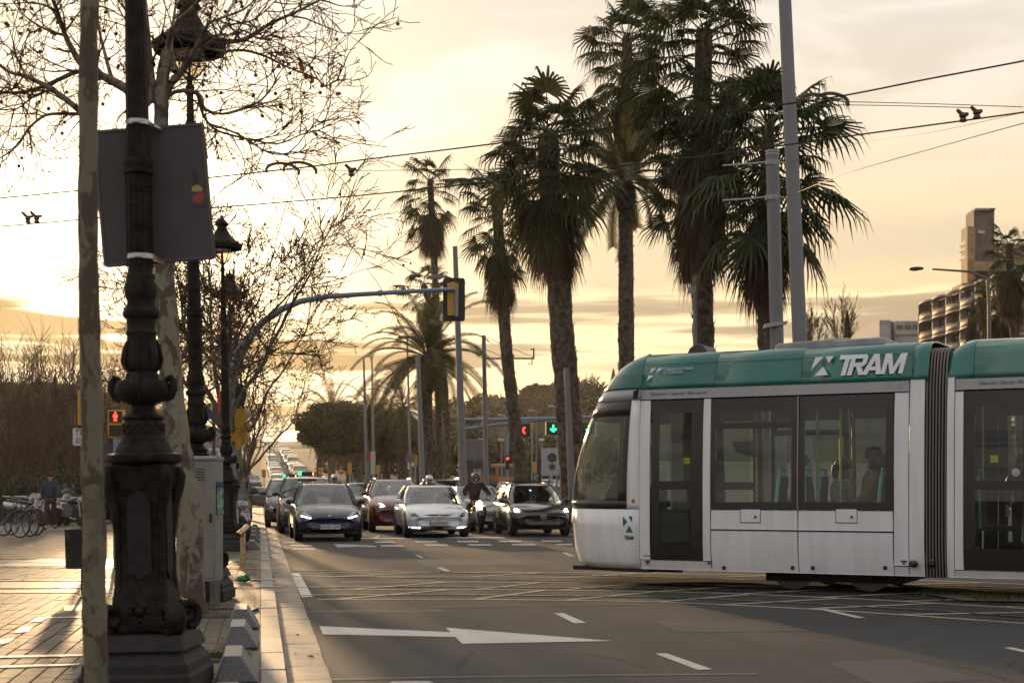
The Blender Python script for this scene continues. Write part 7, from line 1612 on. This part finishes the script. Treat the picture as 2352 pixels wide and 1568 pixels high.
pole('grey pole left of the paired palm trunks', [(970, 1095), (960, 815)], 66, .14, .10)
def lumE(t, Y):
    c = P(935, 776, Y); b = MB(); b.slab([c+Vector((x, -.15, z)) for x, z in ((-.55, -.04), (.1, -.04), (.1, .06), (-.5, .06))], (0, .3, 0)); b.build('luminaire', MPOLEC, t, world=True)
pole('thin lamp post whose flat head touches the arching date palm', [(943, 1090), (935, 776)], 80, .09, .05, lumE, 'lamp_pole', 'lamp post')
pole('left one of two thin bare posts by the rounded pines', [(845, 1145), (835, 822)], 72, .13, .045, name='lamp_pole', cat='lamp post'); pole('right one of two thin bare posts by the rounded pines', [(858, 1085), (854, 820)], 95, .12, .05, name='lamp_pole', cat='lamp post')
def armG(t, Y):
    a = P(1111, 823, Y); e = P(1228, 823, Y); top = P(1111, 772, Y)
    b = MB(); b.tube([a, e], .045, 8); b.build('bracket', MPOLEC, t, world=True)
    for s_, x in ((0, 1228), (1, 1160)): b = MB(); b.tube([top if s_ == 0 else P(1111, 800, Y), P(x, 822 if s_ == 0 else 822, Y)], .018, 6); b.build('stay', MGALV, t, world=True)
    b = MB(); b.tube([P(1222, 823, Y), P(1222, 838, Y), P(1213, 834, Y)], .03, 6); b.build('wire_holder', MBLK, t, world=True); b = MB(); b.tube([P(1226, 823, Y), P(1226, 800, Y), P(1219, 803, Y)], .04, 6); b.build('insulator', MBLK, t, world=True)
pole('wire pole with a stayed side bracket between the palms', [(1117, 1090), (1111, 770)], 70, .13, .10, armG)
# ---- contact wires and their fittings
MWIRE = M('wire', (.03, .022, .018), .5, .6)
def wire(label, pts, r, name='overhead_wire'):
    b = MB(); b.tube(smoothp([tuple(p) for p in pts], 6), r, 5); return tag(b.build(name, MWIRE), label, 'wire', 'overhead wires over the junction')
def wY(x): return 16.0+(2352-x)/2352*6.9          # wires follow the track away to the left
def wp(pts, dy=0): return [P(x, y, wY(x)+dy) for x, y in pts]
W1 = [(2480, 112), (2352, 140), (2130, 182), (1912, 224), (1654, 259), (1525, 276), (1176, 325), (827, 368), (728, 381), (610, 394), (482, 408), (330, 424), (178, 438), (0, 455), (-120, 463)]
W2 = [(2480, 238), (2352, 258), (2200, 279), (1970, 310), (1654, 354), (1525, 369), (1176, 412), (827, 449), (482, 478), (330, 489), (178, 505), (0, 520), (-120, 528)]
wire('upper dark wire sagging across the whole picture', wp(W1), .011); wire('lower dark wire crossing the whole picture below the upper one', wp(W2), .010)
wire('thin wire just under the upper left loop running right', wp([(640, 390), (827, 392), (1176, 390), (1525, 407), (1654, 396), (1770, 377)], 1.0), .005)
wire('thin wire from the right insulators down to the palm fronds', [P(2480, 250, 15.5), P(2352, 283, 16.2), P(2140, 342, 18.5), P(1928, 404, 22), P(1790, 460, 29)], .006)
wire('thin wire joining the lower wire near the right edge', [P(2352, 258, 16), P(2140, 304, 19), P(1970, 330, 23), P(1800, 378, 29.5)], .005)
wire('thin wire along the low left edge under the panel', wp([(-60, 487), (0, 487), (60, 489), (100, 503), (178, 496)], .3), .005)
wire('thin span wire between the palms at lamp height', [P(1100, 447, 30), P(1300, 441, 30), P(1500, 446, 30), P(1770, 455, 30)], .005)
def arch(label, x0, x1, y0, Y):
    t = thing('wire_support', label, 'wire fitting', P(x0, y0, Y), group='curved wire supports')
    for dx, dy, f in ((0, 0, 1), (40, -2, 1)):
        w = (x1-x0-40); q = [P(x0+dx+w*u, y0+dy-14*sin(pi*u)**.6*1+6*u, Y) for u in [k/10 for k in range(11)]]; b = MB(); b.tube(q, .022, 6); b.build('arm', M('fitting', (.10, .075, .06), .6, .3), t, world=True); b = MB(); b.tube([q[-1], q[-1]-Vector((0, 0, .06))], .02, 6); b.build('hook', MATS['fitting'], t, world=True); b = MB(); b.tube([q[0], q[0]-Vector((0, 0, .06))], .02, 6); b.build('hook', MATS['fitting'], t, world=True)
arch('curved wire support right beside the tall grey pole', 1836, 1948, 228, wY(1900)); arch('curved wire support above the bare kerb trees', 612, 726, 386, wY(670)); arch('curved wire support in front of the small left palms', 1030, 1140, 423, wY(1080))
for (x0, y0), (x1, y1), lb in (((1948, 234), (2350, 246), 'upper thin tie wire from the right wire support'), ((1915, 241), (2235, 248), 'lower thin tie wire from the right wire support')): wire(lb, [P(x0, y0, wY(x0)), P((x0+x1)/2, (y0+y1)/2-1, wY(x0)), P(x1, y1, wY(x1))], .005)
def insul(label, x, y):
    Y = wY(x); t = thing('insulator', label, 'wire fitting', P(x, y, Y), group='section insulators'); b = MB(); b.tube([P(x-12, y-8, Y), P(x, y+4, Y), P(x+14, y+2, Y)], [.02, .03, .02], 6); b.build('body', MATS['fitting'], t, world=True); b = MB(); b.lathe([(.02, -.05), (.05, -.04), (.03, 0), (.05, .02), (.02, .05)], 10, tuple(P(x+2, y+11, Y))); b.build('disc', MATS['fitting'], t, world=True)
insul('left insulator of the pair on the right wires', 2210, 260); insul('right insulator of the pair on the right wires', 2242, 253); insul('left insulator of the pair at the left edge', 62, 495); insul('right insulator of the pair at the left edge', 82, 494); insul('small insulator on the thin wire above the kerb trees', 805, 386); 
# ---- lane gantry and its signals
gY = 95; gt = thing('lane_gantry', 'blue-grey lane gantry with lit arrow signals behind the palms', 'gantry', Vector((XA(1330, gY), gY, 0)))
b = MB(); b.tube([P(1066, 963, gY), P(1200, 962, gY), P(1365, 957, gY)], .10, 8); b.build('beam', MBLUEG, gt, world=True); b = MB(); b.tube([P(1066, 985, gY), P(1140, 975, gY), P(1230, 964, gY), P(1310, 960, gY)], .09, 8); b.build('curved_beam', MBLUEG, gt, world=True)
b = MB(); b.tube([P(1106, 979, gY), P(1114, 963, gY)], .09, 6); b.build('strut', MBLUEG, gt, world=True)
b = MB(); b.tube([Vector((XA(1330, gY), gY, 0)), P(1330, 960, gY)], .16, 10); b.build('post', MBLUEG, gt, world=True)
b = MB(); b.tube([P(1100, 992, gY), P(1112, 984, gY), P(1135, 977, gY), P(1192, 972, gY)], .06, 8); b.build('lower_arm', MPOLEC, gt, world=True)
b = MB(); b.tube([Vector((XA(1166, gY), gY, 0)), P(1166, 1010, gY), P(1172, 990, gY), P(1186, 975, gY), P(1225, 966, gY)], .09, 8); b.build('curved_post', MBLUEG, gt, world=True)
def bar(pts, Y, mat, par, w=.09, nm='arrow'):
    b = MB()
    for a, c in pts: b.tube([P(*a, Y), P(*c, Y)], w, 6)
    b.build(nm, mat, par, world=True)
for cx, cy in ((1204, 988), (1270, 984), (1352, 985)):
    c = P(cx, cy, gY-.3); b = MB(); b.box(tuple(c), (.85, .3, .85)); h = b.build('signal_box', MBLK, gt, world=True, bevel=.05)
    for sx in (-1, 1): b = MB(); b.box((c.x+sx*.46, c.y, c.z), (.05, .5, .9)); b.build('box_wing', MGALV, gt, world=True)
bar([((1206, 981), (1199, 988)), ((1199, 988), (1206, 995))], gY-.55, MRED, gt, .055, 'red_chevron')
bar([((1271, 975), (1271, 990)), ((1264, 984), (1271, 991)), ((1278, 984), (1271, 991))], gY-.55, MGRN, gt, .055, 'green_arrow'); bar([((1352, 976), (1352, 991)), ((1346, 985), (1352, 992))], gY-.55, MGRN, gt, .05, 'green_arrow')
def board(label, x0, x1, y0, y1, Y, mat, post, slats=0, cat='sign'):
    t = thing('sign_board', label, cat, Vector((XA(post, Y), Y, gz(Y)))); c = P((x0+x1)/2, (y0+y1)/2, Y); w, h = (x1-x0)/FP*Y, (y1-y0)/FP*Y
    if slats:
        for k in range(slats): b = MB(); b.box((c.x, c.y, c.z-h/2+h*(k+.5)/slats), (w, .08, h/slats*.94)); b.build('slat', mat, t, world=True, bevel=.01)
    else: b = MB(); b.box(tuple(c), (w, .08, h)); b.build('board', mat, t, world=True, bevel=.02)
    b = MB(); b.tube([Vector((XA(post, Y), Y+.12, gz(Y))), Vector((XA(post, Y), Y+.12, c.z+h/2))], .09, 8); b.build('post', MGALV, t, world=True); return t
board('grey slatted back of a large road sign left of the bus', 1066, 1118, 1008, 1056, 88, MSG, 1090, 6); board('lower grey sign back under the slatted one', 1066, 1128, 1058, 1076, 86, MSD, 1100)
board('pale blank sign board behind the round sign back', 1243, 1284, 1029, 1092, 120, M('board_pale', (.34, .34, .36), .6), 1263)
post_sign('round_sign', 'grey round sign back on a thin post left of the tram nose', 'sign', 1268, 58, 1036, [rdisc(1268, 1051, 11, MSD, 'disc', -.05), rdisc(1268, 1072, 7.5, MSD, 'small_disc', -.05)], .03)
post_sign('round_sign', 'pale round sign back beside the pole left of the palms', 'sign', 943, 75, 1040, [rdisc(943, 1052, 11, MSG, 'disc', -.05)], .03)
post_sign('text_sign', 'white vertical notice on the two thin posts', 'sign', 857, 70, 1036, [plate(857, 1062, 11, 52, M('board_white', (.45, .44, .42), .6), 'notice', -.1), rdisc(852, 1050, 11, MSR, 'red_disc', -.02)], .03)
post_sign('no_entry_sign', 'small red no-entry sign under the rounded pines', 'sign', 833-50, 105, 1070, [rdisc(783, 1081, 7, MSR, 'disc', -.05), plate(783, 1081, 8, 2, MPLT, 'bar', -.07)], .03)
def far_signal(label, x, y0, y1, Y, mats, lit=None, w=9):
    t = thing('traffic_signal', label, 'traffic light', Vector((XA(x, Y), Y, gz(Y))), group='small traffic signals beyond the junction'); b = MB(); b.tube([(0, .1, 0), (0, .1, HC+(PY-y0)/FP*Y-gz(Y))], .05, 8); b.build('post', MGALV, t)
    c = P(x, (y0+y1)/2, Y)-Vector(BASE[t.name]); b = MB(); b.box((c.x, 0, c.z), (w/FP*Y, .2, (y1-y0)/FP*Y)); b.build('housing', mats, t, bevel=.03)
    if lit: 
        m, yy = lit; cz = HC+(PY-yy)/FP*Y-gz(Y); b = MB(); b.sph((0, -.12, cz), (3.0/FP*Y, .04, 3.0/FP*Y), 12, 8); b.build('lit_lamp', m, t)
for a in (('yellow signal back right of the rounded pines', 803, 1062, 1088, 80, MYEL), ('yellow signal back beside the white notice', 868, 1068, 1088, 78, MYEL), ('yellow signal back left of the grey pole', 954, 1045, 1070, 90, MYEL), ('yellow signal back under the dark trees', 736, 1073, 1090, 110, MYEL), ('yellow signal at the far left of the queue', 606, 1078, 1096, 130, MYEL), ('yellow signal back above the red chevron', 1222, 960, 985, 100, MYEL), ('dark signal showing red right of the bus', 1166, 1045, 1078, 84, MBLK, (MRED, 1053)), ('small signal showing green under the no-entry sign', 768, 1092, 1104, 95, MBLK, (MGRN, 1098)), ('small yellow signal beyond the pale van', 1228, 1060, 1085, 150, MYEL)): far_signal(*a)
# ---- far street lamps on the right
for k, (x, y, Y) in enumerate(((1066, 957, 205), (1098, 957, 190), (1146, 953, 175), (1172, 949, 185), (1218, 943, 160), (1265, 933, 145))):
    t = thing('street_light', 'pale flat-headed street light, number %s from the left before the wooded hill' % ('one', 'two', 'three', 'four', 'five', 'six')[k], 'street light', Vector((XA(x+14, Y), Y, gz(Y))), group='street lights before the hill'); z = HC+(PY-y)/FP*Y-gz(Y)
    b = MB(); b.tube([(0, 0, 0), (0, 0, z)], [.10, .05], 8); b.build('post', MPOLEC, t); b = MB(); b.tube([(0, 0, z-.05), (-.5, 0, z+.02)], .04, 6); b.slab([(-14/FP*Y-.35, -.15, z-.03), (-.3, -.15, z-.03), (-.35, -.15, z+.10), (-14/FP*Y-.2, -.15, z+.12)], (0, .3, 0)); b.build('luminaire', M('luminaire_pale', (.45, .42, .38), .4), t)
for k, x in enumerate((1104, 1152, 1200, 1244)):
    Y = 140; t = thing('globe_light', 'tiny globe lamp, number %s from the left under the gantry' % ('one', 'two', 'three', 'four')[k], 'street light', Vector((XA(x, Y), Y, gz(Y))), group='globe lamps under the gantry'); z = HC+(PY-1010)/FP*Y-gz(Y); b = MB(); b.tube([(0, 0, 0), (0, 0, z-.2)], .05, 6); b.build('post', MGALV, t)
    for sx in (-.13, .13): b = MB(); b.sph((sx, 0, z), .14, 10, 8); b.build('globe', M('globe_glass', (.55, .50, .40), .3), t)
lY = 60; t = thing('lamp_pole', 'street light with a long arm in front of the balcony building', 'lamp post', Vector((XA(2274, lY), lY, 0)))
b = MB(); b.tube([Vector((XA(2276, lY), lY, 0)), P(2272, 700, lY), P(2268, 640, lY), P(2230, 624, lY), P(2140, 618, lY)], [.11, .08, .06, .05, .04], 10); b.build('post', M('pole_brown', (.16, .14, .13), .5, .3), t, world=True)
b = MB(); b.slab([P(x, y, lY-.12) for x, y in ((2090, 619), (2092, 614), (2108, 612), (2122, 614), (2122, 618), (2105, 621))], (0, .24, 0)); b.build('luminaire', MBLK, t, world=True, bevel=.02)
# ---- wooded hill, tree belts, ridge
MHILL = M('hill_scrub', (.045, .045, .022), .95, ns=.06, na=.5, bump=.5, bs=.3)
hY = 330; b = MB(); hp = [(560, 1040), (700, 1030), (900, 990), (1050, 930), (1100, 925), (1180, 918), (1230, 905), (1290, 893), (1340, 888), (1400, 895), (1500, 880), (1700, 860), (1900, 840), (2100, 850), (2400, 840), (2700, 880)]
rows_ = []
for x, y in hp:
    rows_.append([Vector((XA(x, 290), 290, gz(290)-1)), P(x, y+35, 310), P(x, y+12, 335), P(x, y, 360), P(x, y+4, 420), P(x, 1050, 520)])
b.grid(rows_); hill = struct(b.build('hill', MHILL))
rg = random.Random(8); b = MB()
def hill_y(x):
    for (a, p), (c, q) in zip(hp, hp[1:]):
        if a <= x <= c: return p+(q-p)*(x-a)/(c-a)
    return 900
MBUSH = LEAF('hill_foliage', (.032, .032, .014), (.075, .062, .028), .2, .7)
for k in range(330):
    x = rg.uniform(1000, 1500) if k < 250 else rg.uniform(1500, 2450); f = rg.random(); Y = 300+60*f; c = P(x, hill_y(x)+40*(1-f)+rg.uniform(-4, 6), Y); q = rg.uniform(1.6, 3.6); leafcloud(b, c, (q, q, q*.8), 55, rg, .75)
o = b.build('hill_woods', MBUSH, smooth=False); o['kind'] = 'stuff'; o['label'] = 'dark scrub and woods covering the hill right of centre'; o['category'] = 'woods'
b = MB(); rg = random.Random(9)
for k in range(300):
    x = rg.uniform(735, 1480); Y = rg.uniform(170, 250); c = P(x, 1126, Y); c.z = gz(Y)+rg.uniform(.8, 7.5 if x < 1060 else 5.0); q = rg.uniform(1.2, 2.4); leafcloud(b, c, (q, q, q*.8), 60, rg, .5)
o = b.build('tree_belt', LEAF('belt_foliage', (.026, .028, .012), (.06, .052, .024), .2, .7), smooth=False); o['kind'] = 'stuff'; o['label'] = 'low dark belt of trees and hedges behind the junction'; o['category'] = 'woods'
b = MB(); rows_ = []
for X0, z in ((-900, 30), (-500, 34), (-300, 30), (-180, 26), (-140, 24.5), (-105, 24), (-60, 25), (20, 30), (300, 38), (900, 30)):
    rows_.append([Vector((X0, 560, 5)), Vector((X0, 600, z*.7)), Vector((X0, 660, z)), Vector((X0, 760, z*.8))])
b.grid(rows_); struct(b.build('ridge', M('far_ridge', (.07, .055, .04), .95, ns=.02, na=.3)))
pine('umbrella pine leaning flat on the hill crest', 1235, 897, 42, 10, 345, 71, (0,), group='trees on the hill crest', size=.6, nn=26, mat=MBUSH)
cypress('dark cypress on the hill crest between the palm trunks', 1275, 872, 340, 1.6, 131, P(1275, 905, 340).z, 'trees on the hill crest', MBUSH)
cypress('thin cypress on the hill crest just left of the tram nose', 1409, 846, 345, 1.2, 132, P(1409, 900, 345).z, 'trees on the hill crest', MBUSH)
def round_bare(label, x, y0, y1, Y, seed, sp=.7):
    rg = random.Random(seed); base = P(x, y1, Y); t = thing('bare_tree', label, 'tree', base, group='bare trees on the hill'); H = (y1-y0)/FP*Y; bl = [MB(), MB()]
    for k in range(5): grow(bl, Vector((0, 0, 0)), Vector((rg.uniform(-sp, sp), rg.uniform(-.3, .3), 1)), H*.55, .12, 3, rg, .1, 6, .45 if sp > .5 else .25, None, .03, .12)
    bl[0].build('trunk', MATS['dark_bark'], t); bl[1].build('branches', MATS['dark_bark'], t)
round_bare('round bare tree on the hill crest left of the tram nose', 1360, 852, 895, 350, 141, 1.2); round_bare('bare poplar above the tram roof, left of a cypress', 1860, 690, 860, 200, 142, .12); round_bare('taller bare poplar beside the cypress above the tram roof', 1935, 665, 860, 200, 143, .16)
cypress('slender cypress next to the tall bare poplar', 1946, 720, 195, 1.2, 144, 10, 'trees on the hill crest', MCYP)
cypress('big dark cypress in front of the balcony building', 2262, 672, 150, 2.2, 145, 2, 'cypresses by the balcony building', MCYP); cypress('second dark cypress in front of the balcony building', 2235, 705, 155, 2.6, 146, 2, 'cypresses by the balcony building', MCYP)
# ---- balcony building and its neighbours
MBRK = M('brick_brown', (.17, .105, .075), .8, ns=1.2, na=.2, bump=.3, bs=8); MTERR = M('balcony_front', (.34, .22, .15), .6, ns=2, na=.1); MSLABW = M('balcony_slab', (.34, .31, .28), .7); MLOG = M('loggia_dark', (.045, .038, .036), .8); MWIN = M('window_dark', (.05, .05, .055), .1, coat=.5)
E0 = Vector((XA(2125, 232), 232, 0)); FD = Vector((1.6, -23, 0)).normalized(); FNn = Vector((FD.y, -FD.x, 0))   # facade runs towards us, faces the avenue
bld = thing('apartment_building', 'brown brick building with curved balconies at the right edge', 'building', E0)
def fq(a, out, z): return E0+FD*a+FNn*out*-1+Vector((0, 0, z)) if False else E0+FD*a+Vector((-1, 0, 0))*out+Vector((0, 0, z))
zt0 = HC+(PY-697)/FP*232; nb = 11; bw = 5.75; nf = 7; fh = 3.05
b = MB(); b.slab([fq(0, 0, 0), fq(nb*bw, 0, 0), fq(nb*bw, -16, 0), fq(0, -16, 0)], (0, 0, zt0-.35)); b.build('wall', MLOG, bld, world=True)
b = MB(); b.box((fq(-.3, -6, 0).x, fq(-.3, -6, 0).y, (zt0)/2), (14, .4, zt0)); b.build('end_wall', MBRK, bld, world=True)
def curve_out(u): return 1.0+.55*sin(pi*u)
for f in range(nf+1):
    zf = zt0-f*fh
    if zf < 8: break
    for k in range(nb):
        loop_ = [fq((k+u)*bw, curve_out(u), zf-.28) for u in [i/6 for i in range(7)]]; b = MB(); b.slab(loop_+[fq((k+1)*bw, 0, zf-.28), fq(k*bw, 0, zf-.28)], (0, 0, .28)); b.build('floor_slab', MSLABW, bld, world=True)
        if f > 0:
            b = MB(); b.grid([[fq((k+.02+u*.96)*bw, curve_out(u)-.05, z) for u in [i/6 for i in range(7)]] for z in (zf+.02, zf+.95)]); o = b.build('balcony', MTERR, bld, world=True); m_ = o.modifiers.new('t', 'SOLIDIFY'); m_.thickness = .12
            b = MB(); b.tube([fq((k+.02+u*.96)*bw, curve_out(u)-.1, zf+1.12) for u in [i/6 for i in range(7)]], .05, 5); b.build('railing', MSLABW, bld, world=True)
            b = MB(); b.box(tuple(fq((k+1)*bw, .4, zf+fh/2-.14)), (1.1, .25, fh-.28)); b.build('partition', MSLABW, bld, world=True)
            b = MB(); b.box(tuple(fq((k+.45)*bw, .03, zf+1.25)), (.08, bw*.6, 2.2)); b.build('window', MWIN, bld, world=True)
# stepped tower
def blockpx(x0, x1, y0, y1, Y, d, mat, nm, par): 
    a = P(x0, y1, Y); c = P(x1, y0, Y); b = MB(); b.box(((a.x+c.x)/2, Y+d/2, (a.z+c.z)/2), (c.x-a.x, d, c.z-a.z)); return b.build(nm, mat, par, world=True)
tw = thing('tower_block', 'stepped brown tower rising behind the balcony building', 'building', Vector((XA(2255, 225), 225, 0)))
MTAN = M('tower_tan', (.36, .24, .13), .8, ns=1.0, na=.25)
blockpx(2237, 2284, 483, 800, 222, 4, M('tower_brown', (.16, .115, .105), .8, ns=.8), 'shaft', tw); blockpx(2222, 2240, 520, 800, 220, 3, MTAN, 'side_shaft', tw); blockpx(2284, 2440, 560, 800, 224, 14, MTAN, 'rear_wing', tw)
for y0, y1 in ((552, 560), (568, 573), (585, 592)): blockpx(2217, 2222, y0, y1, 221, 3, MSLABW, 'ledge', tw)
blockpx(2240, 2286, 478, 483, 221.5, 4, M('roof_edge', (.06, .05, .05), .7), 'parapet', tw); blockpx(2246, 2262, 530, 536, 221.8, .3, M('pale_pane', (.55, .52, .48), .3), 'window', tw); blockpx(2242, 2275, 480, 482, 221.3, .3, MATS['pale_pane'], 'roof_strip', tw)
blockpx(2240, 2300, 600, 622, 219, 3, MTAN, 'balcony', tw); blockpx(2210, 2240, 650, 664, 219, 5, MTAN, 'terrace', tw); blockpx(2222, 2246, 665, 700, 219, 6, M('pale_render', (.40, .38, .38), .8), 'lower_wall', tw); blockpx(2172, 2222, 684, 702, 226, 6, MBRK, 'penthouse', tw)
o = txt('roof_lettering', 'Sant Joan de Déu', 1.0, MLOG, tw, frame((0, 0, 0), (1, 0, 0), (0, 0, 1)), ext=.05); a_, c_ = P(2175, 688, 212), P(2216, 668, 205)
vs = o.data.vertices; xa, xb = min(v.co.x for v in vs), max(v.co.x for v in vs); za, zb_ = min(v.co.z for v in vs), max(v.co.z for v in vs); B0 = Vector(BASE[tw.name])
for v in vs: 
    u = (v.co.x-xa)/(xb-xa); w = (v.co.z-za)/(zb_-za); x = 2173+u*42; y = 683-w*9-u*9; Yq = 214-u*8; p = P(x, y, Yq)-B0; v.co = p+Vector((0, v.co.y, 0))
gb = thing('pale_building', 'pale grey flat-roofed building left of the balcony building', 'building', Vector((XA(2072, 300), 300, 0)))
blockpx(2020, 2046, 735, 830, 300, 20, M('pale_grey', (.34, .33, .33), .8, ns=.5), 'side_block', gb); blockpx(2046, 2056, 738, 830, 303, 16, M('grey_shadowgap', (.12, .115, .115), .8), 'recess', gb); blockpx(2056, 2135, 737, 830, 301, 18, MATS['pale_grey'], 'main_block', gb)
for k in range(4): blockpx(2060+k*19, 2074+k*19, 746, 756, 300.8, .4, MWIN, 'window', gb)
blockpx(2056, 2135, 765, 768, 300.5, 1, MSLABW, 'ledge', gb)
# ================================================================== AIR
mh = bpy.data.materials.new('haze'); mh.use_nodes = True; nt = mh.node_tree
for n in list(nt.nodes):
    if n.type != 'OUTPUT_MATERIAL': nt.nodes.remove(n)
pv = nt.nodes.new('ShaderNodeVolumePrincipled'); pv.inputs['Color'].default_value = (.92, .90, .88, 1); pv.inputs['Density'].default_value = .00009; pv.inputs['Anisotropy'].default_value = .7
nt.links.new(pv.outputs[0], nt.nodes['Material Output'].inputs['Volume'])
b = MB(); b.box((0, 370, 28), (2300, 1300, 62)); hz = b.build('haze', mh, smooth=False); hz['kind'] = 'stuff'; hz['label'] = 'thin warm evening haze filling the air over the avenue'; hz['category'] = 'haze'
print('objects', len(bpy.data.objects))
